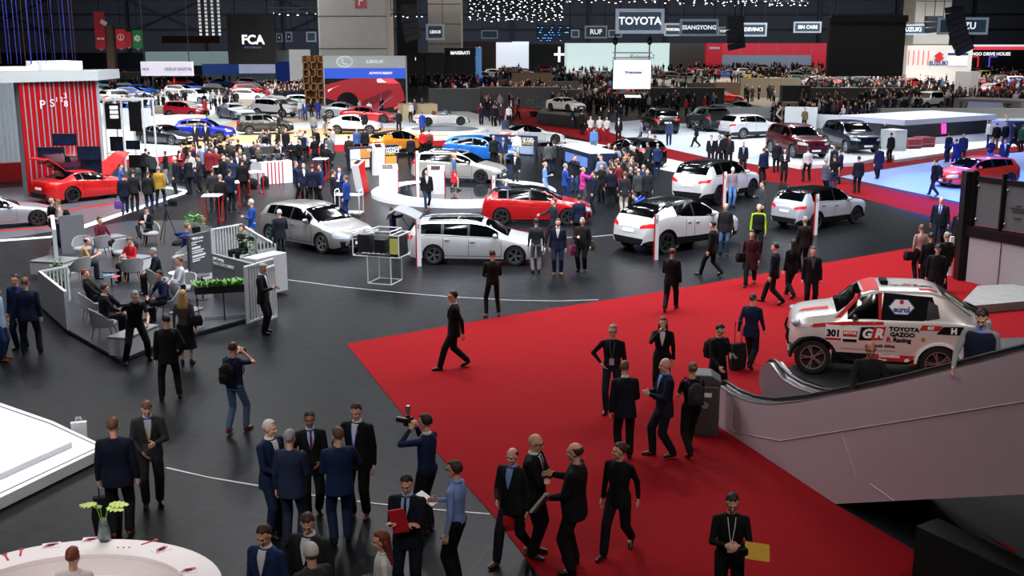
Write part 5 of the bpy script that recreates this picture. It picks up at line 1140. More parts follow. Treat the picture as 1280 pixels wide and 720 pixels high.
for k in range(5): b = MB(); b.box(-.5+k*.16, -.40+k*.16, -.36, -.26, .905, .93); b.build('sample_tile', GREY, cg)
# white bar trolley by the three men in blue
tb = empty('bar_trolley', G(437, 269), math.radians(-10), 'white two tier trolley beside the men in blue suits', 'trolley')
for z in (.12, .85): b = MB(); b.box(-.55, .55, -.3, .3, z, z+.03); b.build('shelf', WHITE, tb)
for s in (-1, 1): b = MB(); b.tube([(s*.52, -.28, 0), (s*.52, -.28, 1.0), (s*.52, -.2, 1.08), (s*.52, .2, 1.08), (s*.52, .28, 1.0), (s*.52, .28, 0)], .022, 8); b.build('side_frame', WHITE, tb, smooth=True)
# high tables with red frames
HT = [(267, 277, 'red framed high table left of the man in a black suit'), (290, 258, 'red framed high table behind the man in a grey suit'), (318, 243, 'red framed high table in front of the striped counter'), (388, 250, 'red framed high table inside the ring of blue suited men'), (280, 235, 'red framed high table in the crowd left of the counter'), (402, 224, 'red framed high table behind the ring of blue suited men')]
h0 = empty('high_table'); b = MB(); b.box(-.36, .36, -.36, .36, 1.04, 1.09); b.build('table_top', WHITE, h0, bevel=.01)
for s in (-1, 1): b = MB(); b.bar((s*.34, -.33, 0), (s*.34, -.33, 1.04), .04); b.bar((s*.34, .33, 0), (s*.34, .33, 1.04), .04); b.bar((s*.34, -.33, .03), (s*.34, .33, .03), .04); b.build('leg_frame', RED, h0)
for i, (x, y, lb) in enumerate(HT): c = h0 if i == 0 else copy_tree(h0); c.location = G(x, y); c.rotation_euler.z = .3*i; tag(c, lb, 'table', 'red framed high tables')
# counters
r, A, B, z1, _ = wallq('striped_counter', (328, 231), (366, 228), 0, WHITE, th=1.5, h=1.12, label='white counter with red vertical stripes among the guests', cat='counter')
d = B-A; n = V((-d.y, d.x, 0)).normalized(); b = MB()
for k in range(5): u = .18+k*.12; b.loft([[A+d*(u+du)-n*o+V((0, 0, z)) for du, z in ((0, 0), (.035, 0), (.035, 1.1), (0, 1.1))] for o in (.0, .02)])
b.build('red_stripes', RED, r); rnd = random.Random(3)
r2, A2, B2, _, _ = wallq('bar_counter', (300, 208), (356, 205), 0, mat('bar_dark', '3a3838', .5, noise=.1), th=1.2, h=1.05, label='long dark bar counter behind the guests, crowded with machines', cat='counter')
CM_ = mat('coffee_machine', '8a8c90', .25, .8, noise=.1)
for i in range(6):
    p = A.lerp(B, .1+.15*i)+n*(.5+.1*(i % 2)); m = empty('coffee_machine', (p.x, p.y, 1.12), 0, None, None); b = MB(); b.box(-.17, .17, -.2, .2, 0, .34); b.build('body', CM_ if i % 2 else BLACK, m, bevel=.02); b = MB(); b.box(-.12, .12, -.21, -.19, .18, .30); b.build('panel', BLACK if i % 2 else CM_, m); tag(m, 'small coffee machine on the striped counter', 'coffee machine', 'coffee machines on the striped counter')
for i in range(26):
    p = A2.lerp(B2, rnd.random())+n*rnd.uniform(.1, 1.0); b = MB(); b.lathe([(.03, 0), (.04, .09), (.035, .09), (.026, .01)], 10); o = b.build('coffee_cup', WHITE); o.location = (p.x, p.y, 1.055); tag(o, 'white cup standing on the long bar counter', 'cup', 'cups on the bar counter')
P = G(340, 375, 1.15)
wt = bpy.data.objects['tall_counter']
for i in range(8):
    p = G(322+i*4.6, 366-i*.8); b = MB(); b.lathe([(.028, 0), (.03, .13), (.012, .18), (.012, .21)], 10); o = b.build('small_bottle', mat('bottle_dark', '30403a', .2)); o.location = (p.x, p.y+.45, 1.2); tag(o, 'small dark bottle on the white counter right of the lounge', 'bottle', 'bottles on the white lounge counter')
# ---------------------------------------------------------------- red slatted wall with sports car stand
sw, A, B, z1, _ = wallq('slatted_wall', (36, 247), (134, 237), 103, mat('slat_back', '8c9298', .5, noise=.05), th=.5, label='tall wall of glossy red and grey slats behind the red sports car', cat='wall')
d = B-A; n = V((-d.y, d.x, 0)).normalized(); SR = mat('slat_red', '9c0c14', .25, coat=.4, noise=.05); k = 0; u = 0.0; rnd = random.Random(2)
while u < .97:
    w_ = rnd.choice((.046, .05, .03)); b = MB(); b.loft([[A+d*uu-n*o+V((0, 0, z)) for uu, o in ((u, -.02), (u, .05), (u+w_, .05), (u+w_, -.02))] for z in (.05, z1)]); b.build('red_slat', SR, sw); u += w_+.020
for s, uu, vv, sz_ in (('P', .26, .80, .55), ('S', .38, .81, .5), ('1 2', .47, .84, .3), ('8', .55, .80, .4), ('3', .55, .87, .35)): 
    p, r0 = on_wall(A, B, uu, z1*vv, .08); text(s, sz_, WHITE, sw, p, r0)
b = MB(); a0 = PY(-60, 106, A.y-2); b0 = PY(122, 92, B.y-.5); b.loft([[V((x, y, z)) for x, y in ((a0.x, a0.y), (b0.x, b0.y), (b0.x, b0.y+3), (a0.x, a0.y+3))] for z in (z1-.0, z1+.45)]); tag(b.build('fascia_band', mat('pale_fascia', 'a8aeb0', .5, noise=.03)), 'pale grey fascia band on top of the red slatted wall', 'fascia')
cw, A3, B3, z3, _ = wallq('curtain_wall', (-60, 226), (34, 215), 98, mat('curtain_grey', '9aa2aa', .6, noise=.15, scale=3), th=.3, label='pleated grey curtain wall left of the red slats', cat='wall')
d3 = B3-A3; n3 = V((-d3.y, d3.x, 0)).normalized(); b = MB(); N_ = 60; R_ = [[A3+d3*(k/N_)-n3*(.1+.08*math.sin(k*1.6))+V((0, 0, z)) for k in range(N_+1)] for z in (0.0, z3)]; b.grid(R_); b.build('pleats', mat('curtain_grey', '9aa2aa'), cw, smooth=True)
wallq('white_fascia', (-60, 170), (108, 166), 84, WHITE, th=1, ybot=92, label='bright white fascia far behind the red slatted wall', cat='fascia')
wallq('white_booth', (60, 168), (110, 165), 77, mat('pale_box', 'c8d0d8', .5, emit=0), th=3, label='white booth box with a grey grid window behind the slatted wall', cat='booth')
SCR = mat('tv_screen', '141c30', .15, emit=.25, noise=.8, scale=2.5)
for i, (x0, x1, y0, y1, off, lb) in enumerate(((48, 80, 184, 205, .9, 'upper left television in the cluster on the red slats'), (74, 100, 195, 217, .6, 'lower left television in the cluster on the red slats'), (97, 125, 183, 200, .7, 'upper right television in the cluster on the red slats'), (99, 126, 200, 217, .5, 'lower right television in the cluster on the red slats'), (66, 95, 167, 182, .8, 'topmost television in the cluster on the red slats'))):
    a = PY(x0, y1, A.y-off); c = PY(x1, y0, A.y-off); tv = empty('television', a, 0, lb, 'television', 'televisions on the red slatted wall'); b = MB(); b.box(0, c.x-a.x, 0, .06, 0, c.z-a.z); b.build('bezel', BLACK, tv); b = MB(); b.box(.03, c.x-a.x-.03, -.008, .0, .03, c.z-a.z-.03); b.build('screen', SCR, tv); b = MB(); b.bar(((c.x-a.x)/2, .05, .3), ((c.x-a.x)/2, off+.02, .3), .05); b.build('bracket', STEELD, tv)
# sports car stand floor with white kerb
poly_floor('sports_stand_floor', [(-80, 300), (0, 300), (105, 283), (236, 235), (190, 225), (-80, 240)], .008, mat('grey_stand_floor', '50545a', .3, noise=.1, scale=2))
inlay([(-80, 301), (0, 301), (68, 296), (103, 284), (236, 239), (205, 234)], .42, 80, WHITE)
poly_floor('trim_70', [(-40, 292), (70, 283), (70, 284.5), (-40, 293.5)], .014, RED); poly_floor('trim_71', [(74, 263), (150, 253), (150, 254.5), (74, 264.5)], .014, RED); poly_floor('trim_72', [(150, 252), (185, 247), (185, 248.5), (150, 253.5)], .014, RED)
wallq('red_plinth', (-60, 232), (34, 226), 208, mat('plinth_red', '8c0c12', .4, noise=.1), th=.5, label='low red plinth in front of the grey curtain wall', cat='plinth')
# ---------------------------------------------------------------- tower rack of monitors and light panels
rk = empty('display_rack', G(160, 214), math.radians(-6), 'open white and black display rack behind the red sports car', 'rack'); RH = 3.9
def rb(x0, x1, y0, y1, z0, z1, m, nm): b = MB(); b.box(x0, x1, y0, y1, z0, z1); b.build(nm, m, rk)
for x in (-1.1, -.1, 1.1): rb(x-.04, x+.04, -.04, .04, 0, RH, WHITE, 'post'); rb(x-.04, x+.04, 1.36, 1.44, 0, RH, WHITE, 'post')
rb(-1.15, 1.15, -.05, .05, RH-.05, RH+.05, WHITE, 'top_rail'); rb(-1.15, 1.15, 1.35, 1.45, RH-.05, RH+.05, WHITE, 'top_rail'); rb(-1.15, 1.15, -.04, .04, .95, 1.02, WHITE, 'mid_rail')
for x0, x1, z0, z1 in ((-1.05, -.2, 2.3, 3.7), (.3, 1.0, 2.2, 3.8), (-.9, -.15, 1.1, 1.9), (.0, .8, 1.2, 1.7), (.1, 1.0, .2, .9)): rb(x0, x1, -.03, .03, z0, z1, BLACK, 'black_panel')
for z in (2.9, 3.15, 3.4): rb(-.75, -.3, -.06, -.035, z, z+.17, mat('white_lamp', 'ffffff', .4, emit=1.2), 'lit_strip')
rb(-.6, -.2, -.06, -.035, 1.2, 1.6, SCR, 'screen'); rb(.1, .6, -.06, -.035, 1.3, 1.6, SCR, 'screen')
# ---------------------------------------------------------------- Lexus stand
lx, A, B, z1, _ = wallq('brand_wall', (406, 141), (508, 141), 70, mat('brand_wall_grey', 'c0c8c8', .4, noise=.02, emit=.1), th=1.5, label='free standing screen wall showing a red sports coupe under a blue banner', cat='display wall')
WZ = z1/71.0; WX = (B-A).length
def scr(pts, m, nm, off): 
    P = [A+(B-A)*((x-344)/161)+V((0, -off, z1-(y-70)*WZ)) for x, y in pts]; b = MB(); b.loft([P, [p+V((0, .03, 0)) for p in P]]); return b.build(nm, m, lx)
scr([(346, 85), (505, 85), (505, 98), (346, 98)], mat('banner_blue', '1e50c8', .4, emit=.7), 'blue_banner', .04); scr([(346, 98), (505, 98), (505, 141), (346, 141)], mat('screen_black', '08080c', .2), 'screen', .04)
RS = mat('screen_red', 'a01424', .3, emit=.5, noise=.25, scale=.6); RSL = mat('screen_bright_red', 'd84050', .3, emit=.9); WS = mat('screen_white', 'f0e0e0', .3, emit=.9)
scr([(346, 106), (370, 102), (400, 97.6), (480, 97.6), (494, 104), (500, 115), (503, 125), (480, 133), (446, 137), (400, 135), (378, 128), (360, 125), (346, 122)], RS, 'car_picture', .07)
scr([(390+22*math.cos(a), 129-15*math.sin(a)*.95) for a in [PI*k/12-.35 for k in range(16)]], mat('screen_black', '08080c'), 'wheel_picture', .10); scr([(412, 128), (470, 112), (480, 114), (468, 122), (430, 134), (412, 134)], mat('screen_deep_red', '6a0818', .3, emit=.5), 'shadow_picture', .09)
scr([(352, 112), (378, 106), (362, 110), (352, 115)], WS, 'lamp_picture', .10); scr([(448, 97.8), (480, 97.8), (492, 104), (470, 104)], RSL, 'window_picture', .10); scr([(448, 99), (456, 98), (468, 103), (450, 103)], WS, 'highlight_picture', .11); scr([(480, 134), (498, 128), (500, 131), (482, 137)], RSL, 'sill_picture', .10)
LT_ = mat('letter_dark', '4a4e52', .4); p, r0 = on_wall(A, B, .63, z1-7*WZ, .06); text('LEXUS', 5.0*WZ, mat('letter_silver', 'e8e8e8', .3, emit=.3), lx, p, r0, sx=1.5, bold=.02)
b = MB(); b.tube([p+V((-2.9+.75*math.cos(a), -.03, .5*math.sin(a))) for a in [2*PI*k/20 for k in range(21)]], .08, 6); b.tube([p+V((-3.1, -.03, .3)), p+V((-3.1, -.03, -.15)), p+V((-2.6, -.03, -.25))], .08, 6); b.build('oval_emblem', mat('letter_silver', 'e8e8e8'), lx)
p, r0 = on_wall(A, B, .70, z1-21.2*WZ, .08); text('ALWAYS READY', 4.0*WZ, WS, lx, p, r0, bold=.01)
tw = empty('wooden_tower', G(394, 140), 0, 'lattice tower of stacked light wood boxes beside the screen wall', 'tower'); WD = mat('tower_wood', 'a87848', .6, noise=.15, scale=1); rnd = random.Random(8); z = 0; wv = 24/F*108
for k in range(8):
    for s in (0, 1, 2):
        x0 = -wv*.55+s*wv*.37+rnd.uniform(-.1, .1); b = MB(); h = z1/8; w_ = wv*.34
        b.box(x0, x0+w_, 0, 1.4, z, z+.1); b.box(x0, x0+.1, 0, 1.4, z, z+h); b.box(x0+w_-.1, x0+w_, 0, 1.4, z, z+h); b.box(x0, x0+w_, 1.3, 1.4, z, z+h); b.build('box', WD, tw)
    z += z1/8
lc = G(556, 164); lt = empty('turntable', (lc.x, lc.y, 0), 0, 'round white turntable carrying the white open sports car', 'stage'); b = MB(); r_ = (G(606, 158)-G(506, 158)).length/2; b.lathe([(r_, 0.01), (r_, .16), (r_-.1, .2), (.01, .2)], 64); b.build('platform', STG, lt); b = MB(); b.lathe([(r_*.8, .2), (r_*.8, .206), (.01, .206)], 64); b.build('grey_disc', mat('disc_grey', '70767e', .3), lt)
wallq('curved_bar', (504, 148), (547, 147), 131, mat('bar_wood', 'd0b890', .5, noise=.05), th=2, label='pale wooden bar counter behind the open sports car', cat='counter')
wallq('cream_counter', (196, 165), (232, 166), 146, mat('counter_cream', 'cfc2b2', .5, noise=.05), th=3, label='cream reception counter with dark monitors on the white stand floor', cat='counter'.strip()) if 0 else wallq('cream_counter', (196, 165), (232, 166), 146, mat('counter_cream', 'cfc2b2', .5, noise=.05), th=3, label='cream reception counter with dark monitors left of the blue off-roader', cat='counter')
bb = MB(); bb.lathe([(1.0, 0), (1.0, .95), (.01, .95)], 32); o = bb.build('round_table', STG); o.location = G(204, 160); tag(o, 'white round table beside the cream counter', 'table')
for i, (x, y, w_, h_, lb) in enumerate(((192, 142, 40, 10, 'long low beige wall behind the cream counter'), (290, 133, 70, 9, 'beige partition with rounded corner behind the silver coupe'), (345, 128, 50, 8, 'pale partition behind the dark off-roader'))): wallq('low_partition', (x, y), (x+w_, y), y-h_, mat('beige_partition', 'b8aa94', .5, noise=.04), th=.4, label=lb, cat='partition')
wallq('low_partition', (134, 158), (190, 157), 136, mat('grey_white_partition', 'a8acb0', .5), th=.4, label='grey white partition behind the display rack', cat='partition')
# ---------------------------------------------------------------- far stands
def W2(nm, a, b_, ytop, c, label, cat='display wall', th=1.0, ybot=None, emit=0, rough=.5):
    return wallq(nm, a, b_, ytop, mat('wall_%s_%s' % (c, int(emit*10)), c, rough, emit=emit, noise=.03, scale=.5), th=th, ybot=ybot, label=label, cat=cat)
SCRW = 'd8f0f0'
# pillars
def pillar(nm, x0, x1, dist, ztop, label):
    a = PY(x0, 70, dist); c = PY(x1, 70, dist); r = empty(nm, (a.x, dist, 0), 0, label, 'pillar'); b = MB(); b.box(0, c.x-a.x, 0, c.x-a.x, 0, ztop); b.build('shaft', CONC, r, bevel=.15)
    for z in (6, 9.2, 12.4): b = MB(); b.box(-.02, c.x-a.x+.02, -.03, .0, z, z+.08); b.build('joint', STEELD, r)
    return r, a, c
pr, a, c = pillar('concrete_pillar', 399, 484, 116, 25.9, 'massive concrete pillar rising behind the screen wall'); w_ = c.x-a.x
b = MB(); z = PY(440, 3, 116).z; b.box(w_*.55, w_*.72, -.12, -.06, z-.6, z+1.0); b.build('red_plate', RED, pr); text('F', 1.3, WHITE, pr, (w_*.635, -.15, z+.1))
pillar('concrete_pillar', 535, 577, 190, 25.9, 'concrete pillar in the middle distance behind a small hanging company sign'); pillar('concrete_pillar', 1140, 1185, 175, 25.9, 'concrete pillar behind the white carmaker wall on the right')
b = MB(); q = PY(508, 0, 180); b.box(q.x-1.6, q.x+1.6, 180, 182, 0, 25.9); tag(b.build('steel_column', mat('pillar_dark', '3a3a3c', .7)), 'dark steel column between the two concrete pillars', 'column')
# FCA
f = empty('hanging_screen', PY(314, 49, 150), 0, 'big black hanging screen with three large white letters', 'screen'); s_ = 150/F
b = MB(); b.box(-29*s_, 29*s_, 0, .8, -30*s_, 30*s_); b.build('panel', mat('screen_off', '060608', .3), f); text('FCA', 15*s_, mat('letters_lit', 'f4f4f4', .4, emit=1), f, (2*s_, -.05, -1*s_), bold=.05); text('FIAT CHRYSLER', 3*s_, mat('letters_blue', '6078b0', .4, emit=.6), f, (2*s_, -.05, -10*s_))
for x in (-20, 20): b = MB(); b.cyl((x*s_, .4, 30*s_), .06, 4.5, 6); b.build('cable', STEELD, f)
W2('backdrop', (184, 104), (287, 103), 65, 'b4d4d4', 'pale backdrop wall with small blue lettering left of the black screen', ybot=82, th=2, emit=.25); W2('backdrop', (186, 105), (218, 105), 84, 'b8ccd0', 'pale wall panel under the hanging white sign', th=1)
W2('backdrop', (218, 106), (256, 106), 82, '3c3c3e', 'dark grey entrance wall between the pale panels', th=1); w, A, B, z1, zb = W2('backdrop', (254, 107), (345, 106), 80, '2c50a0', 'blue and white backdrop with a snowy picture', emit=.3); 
b = MB(); d = B-A; b.loft([[A+d*u+V((0, -o, z)) for u, z in ((.50, z1*.55), (1, z1*.55), (1, z1), (.50, z1))] for o in (.0, .1)]); b.build('snow_picture', mat('snow_picture', 'b8c0dc', .4, emit=.5, noise=.6, scale=.5), w); b = MB(); b.loft([[A+d*u+V((0, -o, z)) for u, z in ((0, 0), (1, 0), (1, z1*.5), (0, z1*.5))] for o in (.0, .12)]); b.build('white_lower', mat('wall_lower_pale', 'b8c4c4', .5), w)
W2('backdrop', (344, 106), (364, 106), 77, '24409c', 'blue and grey end panel beside the snowy picture', emit=.2); W2('backdrop', (344, 108), (363, 108), 63, 'b0b8bc', 'grey panel above the blue end panel', ybot=77); W2('backdrop', (363, 109), (388, 109), 62, 'd8dcdc', 'white lit panel with a red curl beside the wooden tower', emit=.4)
W2('dark_kiosk', (370, 108), (381, 108), 87, '6a1414', 'dark red display box in front of the white lit panel', 'booth'); 
q = PY(208, 86, 118); hs = empty('hanging_sign', q, -.05, 'long white hanging sign with thin dark lettering above the parked cars', 'sign'); s_ = 118/F; b = MB(); b.box(-32*s_, 32*s_, 0, .5, -8.5*s_, 8.5*s_); b.build('panel', mat('sign_white_panel', 'd8d0dc', .4, emit=.35), hs); text('LEXUS DIGITAL', 5*s_, mat('ink_dark', '303038', .5), hs, (15*s_, -.03, -.5*s_)); text('NCE', 4*s_, mat('ink_dark', '303038'), hs, (-26*s_, -.03, -.5*s_))
for x in (-28, 28): b = MB(); b.cyl((x*s_, .2, 8*s_), .05, 9, 6); b.build('cable', STEELD, hs)
# hanging banners
for i, (x, y0, y1, w_, c, lb, tx) in enumerate(((125, 16, 60, 13, 'a02030', 'tall red banner with white ticket symbol and exit text', 'SORTIE'), (151, 37, 60, 12, 'c02838', 'red hanging banner with white letter i', 'i'), (161, 40, 58, 6, 'b02030', 'narrow red hanging banner behind the letter i banner', ''), (172, 38, 60, 12, '1c7a38', 'green hanging banner with white recycling symbol', 'o'))):
    D = 150; s_ = D/F; q = PY(x, (y0+y1)/2, D); r = empty('hanging_banner', q, 0, lb, 'banner'); b = MB(); H_ = (y1-y0)/2*s_; b.box(-w_/2*s_, w_/2*s_, 0, .06, -H_, H_); b.build('cloth', mat('banner_'+c, c, .7, emit=.12), r)
    if tx == 'i': b = MB(); b.tube([(3.6*s_*math.cos(a), -.04, 2*s_+3.6*s_*math.sin(a)) for a in [2*PI*k/20 for k in range(21)]], .06, 5); b.build('ring', WHITE, r)
    if tx: text(tx, (7 if len(tx) < 3 else 2.6)*s_, WHITE, r, (0, -.05, (1.5 if len(tx) < 3 else -10)*s_), bold=.03)
    if i == 0: b = MB(); b.box(-4*s_, 4*s_, -.05, -.01, 8*s_, 13*s_, M=Matrix.Rotation(.5, 4, 'Y')); b.build('ticket_symbol', WHITE, r)
    if i == 3: b = MB(); [b.bar((3.5*s_*math.cos(a), -.06, 3.5*s_*math.sin(a)+1*s_), (3.5*s_*math.cos(a+1.6), -.06, 3.5*s_*math.sin(a+1.6)+1*s_), .25) for a in (.3, 2.4, 4.5)]; b.build('arrows_symbol', WHITE, r)
    b = MB(); b.prism([(-3*s_, 1.5*s_), (3*s_, 1.5*s_), (0, -1*s_)], .0, .03, M=Matrix.Translation((0, -.02, -H_-1.5*s_)) @ Matrix.Rotation(PI/2, 4, 'X')); b.build('arrow', GREY, r); b = MB(); b.cyl((0, .03, H_), .04, 26-q.z-H_-.1, 6); b.build('cable', STEELD, r)
# company signs
SG = [(544, 40, 22, 19, 150, 'LEXUS', 'squarish hanging company sign in front of the concrete pillar', 1), (800, 26.5, 58, 29, 95, 'TOYOTA', 'largest and brightest hanging company sign, above the square white screen', 1.2), (745, 40, 27, 15, 170, 'RUF', 'hanging company sign with three letters, left of the largest sign', 1), (842, 37, 22, 15, 140, 'YOKOHA', 'hanging company sign directly right of the largest sign, half hidden', 1), (874, 34.5, 46, 20, 112, 'SSANGYONG', 'wide hanging company sign with nine letters', 1), (905, 39, 14, 10, 190, 'TOPC', 'small hanging company sign behind the nine letter sign', 1), (942, 37, 32, 16, 135, 'DEVINCI', 'hanging company sign half covered by a black line array', 1), (1009.5, 34, 33, 13, 160, 'SIN CARS', 'two word hanging company sign left of the huge black screen', 1), (1140, 37, 36, 12, 165, 'SUZUKI', 'hanging company sign touching the right edge of the black screen', 1), (1204, 32.5, 60, 20, 110, 'ISUZU', 'large hanging company sign behind the curved black loudspeaker', 1),
 (719, 42, 10, 9, 200, '', 'tiny blank hanging sign left of the three letter sign', 1), (769, 42, 16, 9, 195, '', 'tiny blank hanging sign behind the largest company sign', 1), (612, 43, 20, 10, 185, '', 'dim hanging company sign above the sports car hall', 1), (1041, 39, 9, 10, 150, '', 'narrow hanging company sign left of the black screen', 1), (349, 47, 8, 10, 160, 'E', 'small hanging sign with the letter E left of the pillar', 1), (361, 46, 8, 12, 160, '8', 'small lit hanging sign with number 8 left of the pillar', 1), (389, 46, 12, 12, 150, '', 'small hanging sign right beside the pillar edge', 1)]
for x, y, w_, h_, D, t, lb, _ in SG: sign(x, y, w_, h_, D, t, lb)
# Polestar / Yokohama
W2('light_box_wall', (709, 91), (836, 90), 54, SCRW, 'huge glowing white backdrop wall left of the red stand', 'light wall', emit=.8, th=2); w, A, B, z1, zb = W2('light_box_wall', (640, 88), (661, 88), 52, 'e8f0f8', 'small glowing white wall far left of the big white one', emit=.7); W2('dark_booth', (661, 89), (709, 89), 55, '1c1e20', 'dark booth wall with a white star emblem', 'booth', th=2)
q = PY(699, 68, 200); b = MB(); b.bar((0, 0, -1.3), (0, 0, 1.3), .4); b.bar((-.9, 0, 0), (.9, 0, 0), .4); o = b.build('star_emblem', mat('letters_lit', 'f4f4f4')); o.location = q; tag(o, 'white four pointed star on the dark booth wall', 'emblem')
yk = empty('hanging_screen', PY(790, 93, 100), 0, 'square white hanging screen with small pink and grey lettering', 'screen'); s_ = 100/F
b = MB(); b.box(-23.5*s_, 23.5*s_, 0, .4, -18*s_, 18*s_); b.build('housing', mat('screen_frame', '2a3040', .5), yk); b = MB(); b.box(-23*s_, 23*s_, -.03, 0, -17.5*s_, 17.5*s_); b.build('screen', mat('screen_glow', 'e6f4f6', .5, emit=.95), yk)
text('YOKOHAMA', 3.2*s_, mat('letters_slate', '5060a0', .5), yk, (3*s_, -.05, 2*s_), bold=.02); text('Y', 4.5*s_, mat('letters_pink', 'e05080', .5), yk, (-7.5*s_, -.06, 2*s_), bold=.03)
for z in (20, 26): b = MB(); b.bar((-24*s_, .2, z*s_), (24*s_, .2, z*s_), .12); b.build('truss_rail', STEEL, yk)
for x in (-21, 21): b = MB(); b.bar((x*s_, .2, 18*s_), (x*s_, .2, 60*s_), .10); b.build('truss_post', STEELD, yk); b = MB(); b.ell((x*s_, .2, 40*s_), (.25, .25, .35), 10, 8); b.build('hoist', BLACK, yk)
text('Polestar 2', 7.5*(200/F), mat('ink_black', '101010', .5), None, PY(803, 71, 199.3), (PI/2, 0, 0)); tag(bpy.data.objects['lettering'] if False else [o for o in COL.objects if o.name.startswith('lettering') and o.parent is None][-1], 'black lettering on the glowing white wall', 'lettering')
o = text('YOKOHAMA', 1.7*s_*2, mat('letters_lit', 'f4f4f4'), None, PY(791, 120.5, 99), (PI/2, 0, 0), bold=.03); tag(o, 'lit white lettering above the tyre stand crowd', 'lettering')
W2('dark_booth', (768, 133), (812, 133), 117, '0a0a0c', 'low black booth below the square hanging screen', 'booth', th=3)
# red stand
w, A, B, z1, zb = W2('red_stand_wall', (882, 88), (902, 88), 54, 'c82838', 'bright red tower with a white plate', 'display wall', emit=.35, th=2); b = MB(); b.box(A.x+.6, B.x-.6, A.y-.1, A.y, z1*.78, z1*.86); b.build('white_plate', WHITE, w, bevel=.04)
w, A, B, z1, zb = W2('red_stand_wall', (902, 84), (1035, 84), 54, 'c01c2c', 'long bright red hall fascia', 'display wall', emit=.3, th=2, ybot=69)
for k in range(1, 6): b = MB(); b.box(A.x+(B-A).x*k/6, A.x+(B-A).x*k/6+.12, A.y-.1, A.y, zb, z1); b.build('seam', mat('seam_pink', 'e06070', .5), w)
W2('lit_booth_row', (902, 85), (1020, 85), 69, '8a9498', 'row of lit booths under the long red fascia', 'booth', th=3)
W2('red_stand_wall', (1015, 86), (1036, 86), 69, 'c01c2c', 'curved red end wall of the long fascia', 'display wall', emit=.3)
W2('brown_booth', (836, 86), (882, 86), 54, '3a3024', 'brown booth with black windows left of the red tower', 'booth', th=3)
bs = empty('black_screen', PY(1084, 59, 120), 0, 'huge black LED screen hanging on the right', 'screen'); s_ = 120/F
b = MB(); b.box(-48*s_, 46*s_, 0, .6, -35*s_, 37*s_); b.build('panel', mat('led_off', '101114', .6, noise=.05, scale=3), bs, bevel=.1); b = MB(); b.box(-46*s_, 47*s_, -.2, .8, 30*s_, 38*s_); b.build('top_truss', BLACK, bs)
for x in (-40, 40): b = MB(); b.cyl((x*s_, .4, 37*s_), .08, 4, 6); b.build('cable', STEELD, bs)
# Suzuki
w, A, B, z1, zb = W2('brand_wall', (1131, 107), (1212, 107), 57, 'b8b4b0', 'white wall with red vertical lines and a red S emblem', th=2, emit=.12); q = z1
for k in range(5): b = MB(); u = .02+k*.075; b.box(A.x+(B-A).x*u, A.x+(B-A).x*u+.1, A.y-.08, A.y, z1*.52, z1*.88); b.build('red_line', mat('line_red', 'd04050', .5), w)
b = MB(); cx_ = A.x+(B-A).x*.49; zc = z1*.72; b.prism([(-1, .2), (0, 1), (1, .35), (.3, .35), (1, -.3), (0, -1.1), (-1, -.4), (-.3, -.4)], 0, .1, M=Matrix.Translation((cx_, A.y-.05, zc)) @ Matrix.Rotation(PI/2, 4, 'X') @ Matrix.Scale(.75, 4)); b.build('s_emblem', RED, w)
p, r0 = on_wall(A, B, .49, z1*.56, .1); text('SUZUKI', .85, mat('letters_navy', '203878', .5), w, p, r0, bold=.03); b = MB(); b.box(A.x+(B-A).x*.62, A.x+(B-A).x*.93, A.y-.1, A.y, z1*.5, z1*.84); b.build('video_screen', mat('video_blue_white', 'b8c8e8', .4, emit=.6, noise=.4, scale=.4), w); b = MB(); b.box(A.x+(B-A).x*.62, A.x+(B-A).x*.93, A.y-.15, A.y-.1, z1*.76, z1*.82); b.build('screen_band', mat('screen_band_navy', '1c2c50', .4), w)
W2('brand_pylon', (1192, 121), (1212, 122), 89, 'b0aeb0', 'grey pylon with a silver winged emblem', 'pylon', th=1.5); W2('brand_pylon', (1166, 104), (1175, 104), 86, 'd8d8d8', 'narrow white pylon with a small dark S', 'pylon')
w, A, B, z1, zb = W2('dark_stand_wall', (1211, 88), (1330, 88), 57, '0c0e14', 'black stand wall with lit lettering and red strip at the right edge', th=2); wall_text('DENGO DRIVE HOUSE', A, B, .19, z1*.66, .95, mat('letters_lit', 'f4f4f4'), w, bold=.03)
b = MB(); b.box(A.x, B.x, A.y-.2, A.y, z1-.9, z1-.2); b.build('red_strip', mat('strip_red', 'e04050', .4, emit=.8), w); b = MB(); b.box(A.x, B.x, A.y-.25, A.y, z1-.2, z1+.2); b.build('white_strip', mat('strip_white', 'e8e8e8', .4, emit=.7), w)
for x, c in ((1222, 'c02838'), (1236, '5040b0')): q0 = PY(x, 84, A.y-1); b = MB(); b.bar(q0, q0+V((0, 0, 2.2)), .25); b.bar(q0+V((0, 0, 2.2)), q0+V((-1.6 if x < 1230 else 1.6, 0, 2.2)), .25); b.build('neon_bracket', mat('neon_'+c, c, .4, emit=1.2), w)
w, A, B, z1, zb = W2('slanted_stand', (1191, 143), (1275, 147), 123, '6a6460', 'grey slanted stand with a lilac lettered panel', 'booth', th=4)
b = MB(); d = B-A; b.loft([[A+d*u+V((0, -o, z)) for u, z in ((.18, z1*.05), (.80, z1*.05), (.72, z1*.85), (.22, z1*.85))] for o in (.0, .08)]); b.build('lilac_panel', mat('lilac_panel', 'a8a8c0', .5), w); wall_text('LA RALLYE', A, B, .48, z1*.55, 1.0, mat('ink_black', '101010'), w, bold=.02)
